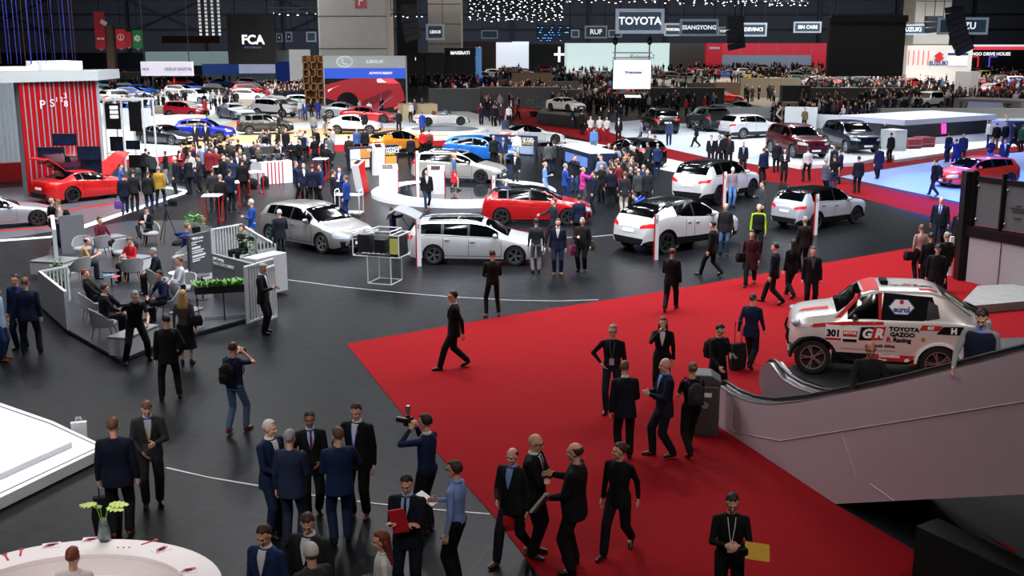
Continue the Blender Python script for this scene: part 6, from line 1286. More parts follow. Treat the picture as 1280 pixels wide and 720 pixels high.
# Maserati / Ferrari / Mercedes
for x0, x1, yb, yt, c, lb, tx, ts in ((509, 531, 105, 66, '100a0c', 'black wall with a small white horse mark and red edge', 'I', 5), (532, 556, 105, 66, '2a2624', 'dark brown lit room behind the bar', '', 0), (556, 595, 104, 60, '0a0a0e', 'black fascia with white capital letters and a light blue end', 'MASERATI', 5.2), (579, 620, 95, 52, '16060a', 'dark wall with a star ring emblem', 'O', 5)):
    w, A, B, z1, zb = W2('dark_stand_wall', (x0, yb), (x1, yb), yt, c, lb, th=2)
    if tx: wall_text(tx, A, B, .5, z1*(.8 if tx != 'MASERATI' else .86), ts*A.y/F, mat('letters_lit', 'f4f4f4'), w, bold=.03)
W2('blue_light_panel', (594, 104), (602, 104), 59, '5a90c8', 'narrow light blue panel right of the black lettered fascia', 'panel', emit=.5); W2('light_box_wall', (618, 86), (640, 86), 53, 'd8d8d8', 'small lit white box wall near the middle', 'light wall', emit=.6)
for x0, x1, yb, yt, c, lb in ((536, 600, 139, 111, '3a3c40', 'dark grey sloping partition left of the crowd'), (596, 700, 135, 109, '47494c', 'long dark grey partition with faint lettering behind the crowd'), (640, 690, 113, 91, '6a5a44', 'warm brown booth wall in the middle distance'), (686, 722, 123, 102, '3a3a3c', 'dark grey booth with a blue screen in the middle distance'), (700, 726, 132, 112, '30383a', 'grey blue box with a green emblem'), (812, 905, 133, 110, '222426', 'long black counter wall with pale emblems'), (895, 925, 128, 103, '6a5e50', 'beige booth front with small posters'), (925, 1000, 122, 98, '6e6656', 'long beige platform wall carrying a yellow car'), (860, 900, 124, 104, '26221e', 'dark brown terrace wall'),
    (977, 1012, 132, 107, '1a1c20', 'black booth frame with white posts'), (1012, 1130, 128, 110, '161616', 'dark long booth behind the crowd'), (1096, 1134, 138, 124, '5a5c5e', 'grey rectangular plinth in the crowd'), (980, 1100, 142, 128, '7a766e', 'long grey beige low wall'), (1100, 1280, 148, 136, '8a8880', 'second long grey beige low wall on the right'), (905, 1000, 148, 135, '9a9ea0', 'light grey partition behind the white off-roader'), (1030, 1091, 98, 93, '705a50', 'brown pink stage front under the black screen')):
    W2('stand_partition', (x0, yb), (x1, yb), yt, c, lb, 'partition', th=1.2)
for x0, y0, x1, y1, yt, lb in ((980, 161, 1020, 162, 134, 'white curved counter with a horn emblem'), (997, 159, 1073, 162, 143, 'long white counter behind the maroon off-roader'), (1100, 168, 1140, 168, 150, 'white stand wall with a horn emblem')):
    W2('white_counter', (x0, y0), (x1, y1), yt, 'c4c8cc', lb, 'counter', th=1)
for x, y, yy in ((1104, 157, 167), (1250, 153, 160), (982, 143, 157)):
    q = G(x, yy+3); c_ = PY(x, y, q.y-.3); b = MB(); 
    for s in (-1, 1): b.tube([c_+V((s*.3, 0, -.4)), c_+V((s*.75, 0, .0)), c_+V((s*.35, 0, .6))], .09, 6)
    tag(b.build('horn_emblem', mat('emblem_gold', 'b89878', .4)), 'gold pair of horns emblem on a white stand wall', 'emblem', 'horn emblems')
w, A, B, z1, zb = W2('led_fascia', (1122, 184), (1232, 175), 156, '0c1020', 'low wide LED screen band with a white roof edge on the right stand', 'display wall', th=5)
d = B-A; n = V((-d.y, d.x, 0)).normalized(); b = MB(); b.loft([[A+d*u-n*o+V((0, 0, z)) for u, o in ((-.02, .6), (1.02, .6), (1.02, -5), (-.02, -5))] for z in (z1, z1+.35)]); b.build('roof_edge', mat('pale_roof_edge', 'a8acc0', .5), w); b = MB(); b.loft([[A+d*u-n*o+V((0, 0, z)) for u, z in ((0, 0), (1, 0), (1, .5), (0, .5))] for o in (.0, .3)]); b.build('white_base', STG, w)
for u in (.46, .49): b = MB(); b.bar(A+d*u-n*.1+V((0, 0, z1-.1)), A+d*(u+.01)-n*.1+V((0, 0, z1-.8)), .12); b.build('pink_neon', mat('neon_pink', 'e040a0', .4, emit=1.5), w)
W2('stand_partition', (1240, 177), (1262, 177), 151, '9aa4d8', 'pale blue end wall with a horn emblem', 'partition'); W2('stand_partition', (1262, 180), (1330, 180), 152, '16285a', 'deep blue wall at the right edge', 'partition')
for i, (x, y, lb) in enumerate(((1144, 190, 'red and silver flight case left on the stand step'), (1161, 188, 'red and silver flight case right on the stand step'))):
    o, A, B, z1, zb = W2('flight_case', (x-9, y), (x+7, y-.5), y-16, '8c2030', lb, 'case', th=1); b = MB(); [b.bar(A+V((0, -.03, z)), B+V((0, -.03, z)), .06) for z in (.05, z1*.5, z1)]; b.build('metal_edges', STEEL, o)
W2('white_cabinet', (1117, 193), (1132, 192), 163, 'c8d0d0', 'white cabinet beside the red flight cases', 'cabinet', th=1.2)
# raised kerbs of the stands
def kerb(nm, pts, z, label, m=STG):
    P = [G(x, y, z) for x, y in pts]; b = MB(); b.prism([(p.x, p.y) for p in P], 0.012, z); tag(b.build(nm, m), label, 'stage')
kerb('low_stage', [(962, 200), (1000, 207), (1070, 203), (1130, 191), (1110, 175), (1000, 165), (975, 168)], .22, 'low white stage under the maroon and navy off-roaders')
kerb('low_stage', [(1118, 200), (1240, 183), (1240, 176), (1118, 184)], .2, 'low white stage in front of the LED band')
kerb('low_stage', [(672, 141), (735, 147), (730, 137), (680, 134)], 1.0, 'black podium with white edge under the white coupe', mat('podium_black', '141416', .4))
# green planting
for x, y, lb, w_ in ((667, 146, 'leafy palm at the left of the white coupe podium', 2), (1088, 176, 'dark green hedge beside the white stand wall', 2.2), (921, 127, 'small green shrub by the beige booth', 1.2), (1022, 107, 'bright green shrubs on the far beige platform', 2.5)):
    plant(x, y, lb, z=0, n=90, r0=w_*.6, h=w_*.9, pot=(.4, .5), mt=LEAFD if w_ > 2 else LEAF, name='stand_plant')
# ---------------------------------------------------------------- loudspeakers, trusses, lamps
def line_array(px, py, dist, n, hpx, label, lean=0):
    q = PY(px, py, dist); s_ = dist/F; r = empty('line_array_speaker', q, 0, label, 'loudspeaker'); h = hpx*s_/n; x = 0; a = lean; z = 0
    for k in range(n):
        b = MB(); w_ = 10*s_; M = Matrix.Translation((x, 0, z)) @ Matrix.Rotation(a, 4, 'Y'); b.box(-w_, w_, -.4, .4, -h*.94, 0, M=M); b.build('cabinet', mat('speaker_navy', '0e1220', .6), r, bevel=.03); x -= math.sin(a)*h; z -= math.cos(a)*h; a -= .05
    b = MB(); b.cyl((0, 0, 0), .05, 26-q.z-.5, 6); b.build('cable', STEELD, r)
line_array(1193, 8, 100, 8, 58, 'long black line array loudspeaker curving in front of a large sign at the right', -.15); line_array(919, 20, 110, 5, 40, 'black line array loudspeaker hanging right of the nine letter sign'); line_array(1168, 20, 130, 3, 20, 'small cluster of black lamps between the black screen and the curved loudspeaker'); line_array(511, 5, 140, 6, 44, 'tall dark line array right of the main pillar')
rnd = random.Random(11)
lp = MB(); lp.box(-.22, .22, -.2, .2, .0, .55, 0); lp.lathe([(.16, -.03), (.24, -.16), (.02, -.14)], 10, (0, 0, 0), 1); LPM = lp.mesh('stage_lamp'); LPM.materials.append(BLACK); LPM.materials.append(mat('lamp_glow', 'f4f8ff', .4, emit=5)); 
LG_ = ['stage lamp glowing in the lamp rows over the middle stands', 'lamp rows over the middle stands']
rows = []
for k in range(11): rows.append((582+rnd.uniform(0, 5), 705, 1+k*2.6, 150+k*5, 14))
for k in range(4): rows.append((705, 1010, 0+k*2.0, 120+k*8, 20))
for k in range(3): rows.append((845, 1010, 4+k*2.4, 160+k*10, 12))
BLR = mat('lamp_blue', '3a8cff', .4, emit=5)
rows += [(960, 1012, 9, 130, 7), (335, 400, 22, 120, 6), (484, 530, 25, 120, 6)]
for k, (x0, x1, y, D, n) in enumerate(rows):
    a, c = PY(x0, y, D), PY(x1, y, D); t = empty('lighting_truss', a, 0, 'dark lighting truss number %s counted from the front over the middle stands' % 'abc' if False else 'dark lighting truss carrying rows of small stage lamps', 'truss', 'overhead lighting trusses')
    b = MB(); [b.bar((0, yy, zz), (c.x-a.x, yy, zz), .07) for yy, zz in ((0, .6), (.5, .6), (.25, 1.0))]; m_ = int((c.x-a.x)/1.5); [b.bar(((c.x-a.x)*j/m_, 0, .6), ((c.x-a.x)*(j+1)/m_, .25, 1.0), .04) for j in range(m_)]; b.build('lattice', STEELD, t)
    for xx in (.1, .9): b = MB(); b.cyl(((c.x-a.x)*xx, .2, 1.0), .03, 26-a.z-1.2, 5); b.build('cable', STEELD, t)
    for j in range(n):
        o = bpy.data.objects.new('stage_lamp', LPM); link(o); o.location = (a.x+(c.x-a.x)*(j+rnd.uniform(.2, .8))/n, a.y+rnd.uniform(0, .4), a.z); s_ = D/150*rnd.choice((.25, .35, .4, .55)); o.scale = (s_, s_, s_*1.2); o.location.y = a.y+rnd.choice((0, .5)); o.location.z = a.z+.60-.55*s_*1.2; o.rotation_euler = (0, rnd.uniform(-.15, .15), rnd.uniform(0, 3)); tag(o, LG_[0], 'lamp', LG_[1])
LPB = LPM.copy(); LPB.materials[1] = BLR
for k in range(34):
    a = PY(rnd.uniform(672, 712), rnd.choice((34, 37, 40, 43, 47, 50)), 170); o = bpy.data.objects.new('stage_lamp', LPB); link(o); o.location = a; o.scale = (.5, .5, .6); tag(o, 'small blue stage lamp in the cluster right of the pillar', 'lamp', 'blue lamp cluster')
q = PY(692, 33, 170); b = MB(); [b.box(-2.6, 2.6, y, y+.1, z, z+.1) for y in (-.3, .3) for z in (0, -.4, -.8, -1.2, -1.6, -2.0)]; [b.cyl((x, 0, -2.0), .05, 12, 5) for x in (-2.4, 0, 2.4)]; o = b.build('lighting_truss', STEELD); o.location = q; tag(o, 'dark frame carrying the blue lamp cluster', 'truss')
# thin blue lit cords hanging at the upper left
BL = mat('cord_blue', '3a3c9a', .4, emit=.25); BL2 = mat('cord_brown', '4a3030', .4)
for k in range(16):
    x = 2+k*6.3+rnd.uniform(-2, 2); q = PY(x, 80, 62+rnd.uniform(0, 10)); b = MB(); b.cyl((0, 0, 0), .012 if k != 6 else .035, 7+rnd.uniform(0, 2), 5); o = b.build('light_cord', BL if k % 5 else BL2); o.location = (q.x, q.y, q.z); tag(o, 'thin blue lit cord hanging above the white fascia', 'cord', 'lit cords at the upper left')
lt_ = empty('lattice_column', PY(262, 22, 145), 0, 'small white lattice light column left of the black screen', 'light column'); b = MB()
for k in range(12):
    for j in range(4): b.box(-1.4+j*.8, -1.1+j*.8, 0, .1, -2.2+k*.45, -1.9+k*.45)
b.build('lights', mat('lattice_white', 'c8c8c8', .5, emit=.4), lt_)
# dark office ribbon along the back left
w, A, B, z1, zb = W2('gallery_band', (-60, 92), (184, 92), 66, '1a2030', 'dark gallery band with small arrows along the far left back wall', 'gallery', ybot=86); W2('lit_shop_row', (122, 106), (184, 106), 90, '8a8a84', 'lit shop fronts under the gallery band', 'booth', th=1)
W2('colour_frieze', (205, 91), (275, 91), 45, '5a3428', 'dim frieze of small orange posters on the back wall', 'frieze', ybot=54)
for x in (140,): q = PY(x, 95, 150); b = MB(); b.box(q.x-.5, q.x+.5, 150, 151, 0, q.z+6.5); tag(b.build('brown_column', mat('brown_column', '5a4438', .7)), 'brown column in front of the gallery band', 'column')

# small booths scattered over the far stands
rnd = random.Random(77); BC = ['4a4640', '6a645a', '8a8478', '2c2c30', 'b0b0ac', '8c9094', '5a4c3c', '1c1e22', '9a968c', '3c4450']
for k in range(64):
    zx = rnd.choice(((515, 700, 94, 112), (700, 880, 98, 128), (880, 1120, 98, 126), (1000, 1200, 104, 134), (560, 760, 98, 124)))
    x, y = rnd.uniform(*zx[:2]), rnd.uniform(*zx[2:]); w = rnd.uniform(10, 34); h = rnd.choice((3, 4, 5, 7, 10))*(y-45)/75
    c = rnd.choice(BC); o = wallq('stand_booth', (x, y), (x+w, y+rnd.uniform(-.6, .6)), y-h, mat('booth_'+c, c, .6, noise=.1, scale=.7), th=rnd.uniform(1, 3), label='small exhibition booth block in the crowd of the far stands', cat='booth')[0]; o['group'] = 'small booths on the far stands'
    if k % 4 == 0:
        a = PY(x+w*.3, y-h*.8, G(x, y).y-.3); b = MB(); s_ = a.y/F; b.box(0, 3.5*s_, -.05, 0, 0, 2.2*s_); t = b.build('lit_panel', mat('lit_panel_'+['a8d8e8', 'e8e8e0', 'e0b070', '6080e0'][k//4 % 4], ['a8d8e8', 'e8e8e0', 'e0b070', '6080e0'][k//4 % 4], .4, emit=1), o); t.location = a
# ---------------------------------------------------------------- cars
carw('hatch', (338, 305), (402, 317), -1, 'silver hatchback standing left of the white wire cage', pc='8c8b88', rim='b0b2b6')
wg = carw('wagon', (542, 331), (643.5, 332.5), -1, 'silver estate car with open tailgate at the front of the stand', pc='d0d2d6', rim='a0a2a6')
b = MB(); L2 = 4.65/2
def hinge(car_, name, pts_a, pts_b, m, wid, th=.05, glass=None):
    """open lid: cross line of points in x,z; half width per point"""
    R = [[V((x, -w_, z)), V((x, w_, z)), V((x+.01, w_, z+th)), V((x+.01, -w_, z+th))] for (x, z), w_ in zip(pts_a, wid)]
    b = MB(); b.loft(R); return b.build(name, m, car_, smooth=False, bevel=.01)
tg = hinge(wg, 'tailgate', [(-1.87, 1.44), (-2.25, 1.62), (-2.62, 1.74), (-2.85, 1.60), (-2.92, 1.42)], None, paint('c4c6ca'), [.60, .64, .66, .64, .60])
b = MB(); b.loft([[V((x, -w_, z)), V((x, w_, z)), V((x, w_, z-.012)), V((x, -w_, z-.012))] for x, z, w_ in ((-1.95, 1.465, .5), (-2.25, 1.605, .54), (-2.5, 1.69, .54))]); b.build('tailgate_glass', GLASS, tg)
b = MB(); b.loft([[V((-2.05, -.6, .98)), V((-2.05, .6, .98)), V((-1.92, .56, 1.34)), V((-1.92, -.56, 1.34))], [V((-2.30, -.62, .95)), V((-2.30, .62, .95)), V((-2.02, .56, 1.36)), V((-2.02, -.56, 1.36))]]); b.build('boot_opening', BLACK, wg)
for s in (-1, 1): b = MB(); b.tube([(-2.1, s*.58, 1.15), (-2.45, s*.6, 1.62)], .012, 6); b.build('gas_strut', BLACK, wg)
carw('chr', (827.5, 319), (911, 305), -1, 'white crossover with black roof seen from behind in the middle', pc='dadadc', roof='k', rim='5c5e62')
carw('suv', (899, 256), (940, 247), -1, 'white off-roader with black roof beside the man in blue jeans', pc='dcdcde', roof='k', rim='5c5e62')
carw('suv', (1020, 288), (1070, 280), -1, 'silver off-roader with black roof at the carpet corner', pc='b4b8c2', roof='k', rim='5c5e62')
carw('hatch', (627, 281), (710, 281.5), -1, 'red hatchback with black roof behind the silver estate', pc='c4161c', roof='k', rim='5c5e62')
carw('wagon', (536, 227), (601, 229.5), -1, 'grey estate car on the round white stage', z=.256, pc='a09f9a', rim='4a4c50')
sp = carw('coupe', (92, 254), (158, 246), -1, 'red sports coupe with its bonnet and rear hatch open', pc='d01c1e', rim='3a3c40')
RP = paint('d01c1e')
hinge(sp, 'raised_bonnet', [(.70, .92), (1.1, 1.28), (1.55, 1.62), (1.85, 1.82)], None, RP, [.66, .68, .62, .50], .06); hinge(sp, 'raised_hatch', [(-1.15, 1.27), (-1.5, 1.55), (-1.95, 1.85), (-2.15, 1.80)], None, RP, [.52, .56, .60, .60], .05)
b = MB(); b.loft([[V((x, -.52, z)), V((x, .52, z)), V((x, .52, z-.012)), V((x, -.52, z-.012))] for x, z in ((-1.2, 1.28), (-1.9, 1.79))]); b.build('hatch_glass', GLASS, sp)
carw('coupe', (-33, 289), (48, 283), -1, 'silver sports coupe at the left edge', pc='9ea4ac', rim='5c5e62')
carw('hatch', (567, 202), (622.5, 203.6), -1, 'bright blue hatchback behind the round stage', pc='1d6fd0', roof=None, rim='5c5e62')
carw('chr', (485, 196), (530, 193), -1, 'orange crossover with black roof behind the navy picture board', pc='e08a20', roof='k', rim='5c5e62')
carw('open', (535, 158), (576, 157), -1, 'white open sports car on the round turntable', z=.2, pc='e4e4e6', rim='5c5e62')
carw('chr', (421, 168), (462, 168), -1, 'white compact crossover facing right on the wooden strip', pc='e4e4e6', rim='8a8c90')
rl = carw('coupe', (440, 154), (479.6, 154), -1, 'red coupe with raised bonnet in front of the big screen', pc='c01820', rim='5a5c60')
hinge(rl, 'raised_bonnet', [(.70, .92), (1.1, 1.35), (1.55, 1.72), (1.9, 1.95)], None, paint('5a7ab0'), [.66, .68, .62, .50], .06)
carw('coupe', (412, 148), (450, 148), -1, 'silver saloon left of the red coupe', pc='a4a8b0', lod=2)
carw('suv', (312, 169), (354, 168), -1, 'dark olive off-roader facing right on the wooden strip', pc='2c3028', rim='8a8c90'); carw('suv', (231, 177), (274.6, 177), -1, 'bright blue off-roader facing right with two men standing before it', pc='1828c0', rim='8a8c90')
carw('coupe', (180, 180), (214, 182), -1, 'dark grey saloon nose behind the display rack', pc='1c1e22', rim='8a8c90'); carw('suv', (212, 148), (240, 149), -1, 'red compact off-roader behind the cream counter', pc='b81c28', lod=2); carw('coupe', (268, 147), (297, 151), -1, 'blue grey saloon facing the camera left of the olive off-roader', pc='5c6880', lod=2)
carw('suv', (322, 146), (353, 147), -1, 'white off-roader directly behind the olive one', pc='d4d4d8', lod=2); carw('wagon', (300, 126), (318, 126), -1, 'white car low on the far cream floor', pc='d8d8dc', lod=2); carw('hatch', (368, 134), (386, 134), -1, 'pale mint hatchback beside the wooden tower', pc='b8ccc8', lod=2)
carw('coupe', (324, 136), (355, 138), -1, 'black saloon beside the pale mint hatchback', pc='141416', lod=2); carw('suv', (262, 119), (280, 119), -1, 'black car next to the red jeep on the far floor', pc='141618', lod=2); carw('jimny', (223, 113), (240, 112), -1, 'bright red jeep on the far cream floor', pc='d02818', lod=2)
carw('hatch', (225, 129), (250, 130), -1, 'white car with orange rear below the red jeep', pc='d4d4d4', lod=2); carw('suv', (303, 111), (321, 111), -1, 'white four by four under the snowy picture', pc='d8dadc', lod=2); carw('hatch', (338, 112), (354, 112), -1, 'red hatchback left of two near the wooden tower', pc='c02020', lod=2); carw('hatch', (364, 113), (384, 113), -1, 'dark red hatchback right of two near the wooden tower', pc='a01818', lod=2)
for i, (x, y, c, lb) in enumerate(((122, 112, '2038a0', 'blue car at the far left shop fronts'), (142, 114, '20808c', 'teal car at the far left shop fronts'), (160, 116, '1a1c20', 'black car between the teal and blue cars far left'), (176, 120, '2050b0', 'mid blue small car far left'), (150, 131, 'c8cccc', 'white fastback behind the display rack'), (178, 133, 'd4d4d6', 'white hatchback right of the white fastback'), (165, 150, '2a64c0', 'light blue car behind the display rack'), (128, 122, '3a4442', 'grey green car behind the slatted wall corner'), (385, 110, 'b01818', 'red car hidden by the wooden tower'))):
    car('hatch' if i % 2 else 'suv', x, y, 5+12*i, lb, pc=c, lod=2)
gt = carw('coupe', (689, 138), (708.6, 139.5), -1, 'white sports coupe on the black podium', z=1.0, pc='d8d4cc', rim='5c5e62')
carw('coupe', (652, 183), (694, 181), -1, 'white sports car with black roof behind the navy picture board', pc='dcdcde', roof='k', rim='5c5e62')
carw('hatch', (795, 211), (752, 203), 1, 'black hatchback with glowing red tail lamps in the crowd', pc='0e0e10', rim='5c5e62')
carw('suv', (820.5, 169.5), (797, 161), 1, 'black off-roader seen from behind on the right of the aisle', pc='0c0e10', rim='6a6c70'); dg = carw('suv', (885, 166), (853, 159), 1, 'dark green grey off-roader with open tailgate', pc='30383a', rim='6a6c70')
hinge(dg, 'tailgate', [(-1.8, 1.66), (-2.2, 1.80), (-2.75, 1.92), (-2.95, 1.80)], None, paint('30383a'), [.62, .68, .70, .66]); b = MB(); b.box(-2.34, -2.0, -.66, .66, .8, 1.45); b.build('boot_opening', BLACK, dg)
carw('suv', (929, 174), (966, 172), -1, 'white off-roader left of the maroon one on the right stand', z=.01, pc='dcdee2', rim='9a9ca0'); carw('suv', (957, 190), (996, 199), -1, 'maroon off-roader on the low white stage', z=.22, pc='5c1420', rim='b0b2b6'); carw('suv', (1025, 184), (1063, 193), -1, 'navy off-roader on the low white stage', z=.22, pc='101830', rim='b0b2b6')
carw('hatch', (1262, 233), (1208, 236), 1, 'orange red hatchback on the blue lit floor', pc='d83a18', rim='5c5e62'); carw('jimny', (1176, 136), (1158, 137), 1, 'small white car on the bright white stand', pc='dcdce0', lod=2)
carw('jimny', (1212, 102), (1232, 104), -1, 'lime yellow boxy four by four on the right', pc='c8c840', lod=2); carw('hatch', (1256, 119), (1237, 121), 1, 'red small car above the slanted grey stand', pc='c82838', lod=2); carw('hatch', (1262, 112), (1284, 113), -1, 'blue and white small car at the right edge', pc='2858c0', lod=2)
FARC = [(545, 104, 'b01c20', 'coupe'), (575, 107, '1c50d0', 'coupe'), (612, 106, '1c48c0', 'coupe'), (598, 93, '2858c8', 'coupe'), (683, 91, 'b01420', 'coupe'), (757, 101, 'a8aab0', 'suv'), (700, 120, 'a0b840', 'hatch'), (806, 91, 'c8ccd0', 'suv'), (872, 93, 'c02838', 'hatch'), (894, 92, 'c02838', 'hatch'), (884, 94, '3030c0', 'coupe'), (914, 93, 'c8ccd8', 'coupe'), (940, 92, 'c8ccd0', 'suv'), (955, 91, 'c8ccd0', 'suv'), (942, 100, 'c8b830', 'coupe'), (888, 126, 'c03018', 'coupe'), (905, 128, 'c82818', 'coupe'), (998, 100, '183c30', 'wagon'), (1043, 101, 'c8a020', 'coupe'), (1000, 123, 'b8b8b4', 'coupe'), (780, 120, 'c8406a', 'coupe'), (1245, 98, '283858', 'hatch'), (1275, 103, 'b02028', 'hatch'), (1222, 95, 'a0a4a8', 'hatch'), (1010, 92, 'd0d0d4', 'suv'), (840, 100, '101012', 'wagon'), (865, 102, '101012', 'wagon'), (930, 143, '101214', 'coupe')]
for i, (x, y, c, k) in enumerate(FARC): car(k, x, y, (i*47) % 60-20, {'b': 'distant car'}.get('x', 'distant %s car among the crowd, %s' % (dict(b='red', )['b'] if c[0] in 'bc' and c[2] < '6' else 'pale', 'far stands')), pc=c, lod=2, group='cars far back in the hall')
rnd = random.Random(31); CL = [o.location for o in COL.objects if o.get('category') in ('car', 'rally car')]
def free(p): return all((p-c).length > 4.8 for c in CL) and not any(-2.6 < (p.x-a)*c+(p.y-b_)*d_ < L_+2.6 and -2.4 < -(p.x-a)*d_+(p.y-b_)*c < t_+2.4 for a, b_, c, d_, L_, t_ in WALLS)
for k in range(90):
    x, y = rnd.choice(((rnd.uniform(520, 760), rnd.uniform(92, 104)), (rnd.uniform(780, 1030), rnd.uniform(90, 98)), (rnd.uniform(1000, 1280), rnd.uniform(94, 112)), (rnd.uniform(120, 340), rnd.uniform(108, 124))))
    if not free(G(x, y)): continue
    CL.append(G(x, y)); car(rnd.choice(('suv', 'hatch', 'coupe')), x, y, rnd.uniform(-30, 40), 'x', pc=rnd.choice(('d4d4d8', 'c8ccd0', '1c1e22', 'b01c24', '2450b0', '8a8e94', '101214', 'd0d0d0')), lod=2, group='cars far back in the hall')
for o in [o for o in COL.objects if o.get('group') == 'cars far back in the hall']: o['label'] = 'distant car among the crowd on the far stands'
# ---------------------------------------------------------------- the people
N_ = '141a2c'; K = '0e0e12'; D_ = '101622'; B_ = '121f3e'; WH = 'd8dade'; LB = '9db4d8'
def P1(x, y, a, lb, **k): return person(x, y, a, lb, **k)
# near group on the dark tiles
P1(343, 669, -120, 'grey haired man in a navy suit at the left of the suited group', ar='holdlow', al='down', shirt=WH, topc=B_, botc=B_, hairc='w', h=1.82, hy=10, w=1.08)
P1(368, 683, -10, 'man in a grey blue suit seen from behind, facing the suited group', ar='holdlow', al='down', topc='1e2740', botc='1c2438', hairc='g', h=1.80)
P1(392, 648, 195, 'dark haired man with a purple tie in the suited group', shirt=LB, tie='5a1040', badge=None, topc=K, botc=K, hairc='k', skin=1, ar='gest', al='holdlow', h=1.76, legs='step')
P1(427, 679, 20, 'man in a bright navy suit seen from behind with hands together', ar='gest', al='holdlow', topc='142448', botc='121e3c', hairc='m', h=1.80, hy=20, w=1.05)
P1(450, 646, 165, 'tall brown haired man with a blue lanyard and brown shoes', shirt=WH, lany='2050d0', topc=K, botc=K, hairc='b', shoec='5a2c18', ar='gest', al='down', h=1.86, hp=15, w=1.05)
P1(535, 664, 60, 'photographer in a navy sweater lifting a black camera', top='shirt', topc='16264a', botc='12161e', ar='eye', al='eye', hairc='k', shirt=WH, h=1.86, shoec='4a2c1c')
P1(571, 736, 70, 'man in a light blue shirt holding papers', top='shirt', topc='7d9ad0', botc=K, shirt='7d9ad0', tie='10121c', ar='hold', al='down', hairc='b', glasses=1, h=1.84)
P1(512, 752, 170, 'man in a dark suit with arms folded over a red folder', shirt=LB, tie='1a1c28', topc=D_, botc=D_, ar='fold', al='fold', hairc='k', hp=20, h=1.80, w=1.05)
P1(641, 698, 150, 'bearded man in a brown waistcoat walking with a red bag', shirt='7a9ad0', topc='14161c', botc='12161e', ar='holdlow', al='down', legs='walk', hairc='b', hair='bald', h=1.72, hp=10, shoec='4a2c1c', w=1.05)
P1(667, 695, -110, 'bald man in glasses with arms crossed in a black suit', shirt=WH, tie=K, topc=K, botc=K, ar='fold', al='fold', hair='bald', hairc='n', glasses=1, h=1.86, hp=15, w=1.1)
P1(718, 713, 75, 'heavy bald man in a black suit holding a folded newspaper', topc='101014', botc='101014', ar='gest', al='holdlow', hair='bald', hairc='b', h=1.90, w=1.22, legs='apart')
P1(772, 690, 150, 'woman in black with tied brown hair walking on the red carpet', fem=1, topc=K, botc=K, hair='bun', hairc='b', legs='walk', ar='down', al='back', h=1.72, hy=-50, badge=None)
P1(153, 670, 10, 'man in a dark navy suit seen from behind with a wheeled bag', topc='0c1226', botc='0c0e14', ar='down', al='down', hairc='m', h=1.86, w=1.08, shoec='5a2c18', hy=-20)
P1(192, 632, 200, 'grey suited man with lanyard looking down at his phone', shirt=LB, lany='c8a030', topc='2c2e30', botc='1c1e22', ar='holdlow', al='hold', hairc='m', hp=35, lean=12, h=1.84)
P1(297, 541, -20, 'man in jeans and navy t-shirt taking a photograph', top='tee', topc='16203c', botc='4a6080', bot='jeans', ar='eye', al='face', hairc='b', h=1.78, shoec='6a1420', legs='step')
P1(214, 499, 20, 'man in black standing alone behind the lounge corner', topc=K, botc=K, hairc='k', legs='apart', h=1.80, hy=30, ar='pocket', al='down')
P1(234, 456, 0, 'woman with long blonde hair in a grey top and black skirt', fem=1, top='shirt', topc='50484a', botc=K, bot='skirt', hair='long', hairc='y', h=1.74, shoec='1a1210')
P1(172, 452, -150, 'man in a black t-shirt leaning over the lounge seats', top='tee', topc=K, botc=K, hairc='g', legs='wide', lean=22, ar='behind', al='reach', h=1.84)
P1(40, 442, 15, 'man in a navy suit seen from behind at the left edge', topc='141e38', botc='12182c', hairc='m', h=1.84, hy=-20, w=1.05, legs='apart')
P1(28, 437, 170, 'second man hidden behind the navy suited man at the left edge', topc='1a2a58', botc='16203c', hairc='k', hair='short', h=1.84)
P1(3, 451, -90, 'man in a pale blue jacket cut by the left edge', topc='8aa4bc', botc='1c3058', hairc='b', h=1.78, shoec='6a3a20')
P1(331, 417, -100, 'man in a dark suit looking at his phone beside the slatted screen', shirt=WH, topc=K, botc=K, ar='hold', al='pocket', hairc='g', hp=25, h=1.80)
P1(568, 461, 100, 'man in a black suit and sunglasses striding alone on the red carpet', shirt=WH, tie=K, topc=K, botc=K, legs='walk2', hairc='k', glasses=1, h=1.84, ar='down', al='back')
P1(616, 396, 15, 'man in black with tan shoes at the edge of the red carpet', topc='141416', botc=K, hairc='k', bot='slim', top='shirt', ar='holdlow', al='holdlow', shoec='8a6038', h=1.82, legs='apart', hp=15)
P1(764, 517, 170, 'grey haired man in a dark sweater with a badge on the carpet', top='shirt', topc='101420', botc='1c2634', lany='6a6a6a', badge='b8b0c0', bot='jeans', ar='hip', al='down', hairc='g', glasses=1, h=1.82)
P1(780, 574, 5, 'man in a dark suit bending towards the bald man, seen from behind', shirt=WH, topc=D_, botc=K, hairc='m', h=1.78, lean=8, hy=-30, ar='holdlow', al='down')
P1(829, 571, 100, 'bald man in a navy suit with hands raised together', shirt='6a90d8', topc='10182c', botc=D_, hair='bald', hairc='n', ar='hold', al='hold', h=1.84, w=1.05, legs='step')
P1(862, 568, 10, 'person in black t-shirt with a grey backpack beside the bin', top='tee', topc=K, botc=K, hair='bun', hairc='m', fem=1, ar='hold', al='hold', h=1.74, legs='walk')
P1(826, 497, 170, 'woman in black holding her chin with long brown hair', fem=1, shirt=WH, hair='long', hairc='m', ar='face', al='down', topc=K, botc=K, h=1.72, lod=1)
P1(895, 512, -150, 'man in glasses with a black backpack stepping onto the escalator', topc=K, botc=K, hairc='k', glasses=1, ar='rail', al='hold', h=1.78, hp=25)
P1(937, 459, -30, 'woman in a navy jacket pulling a suitcase on the carpet', fem=1, topc='141c38', botc=D_, hair='bun', hairc='b', legs='walk2', ar='fwd', al='back', h=1.74, top='jacket')
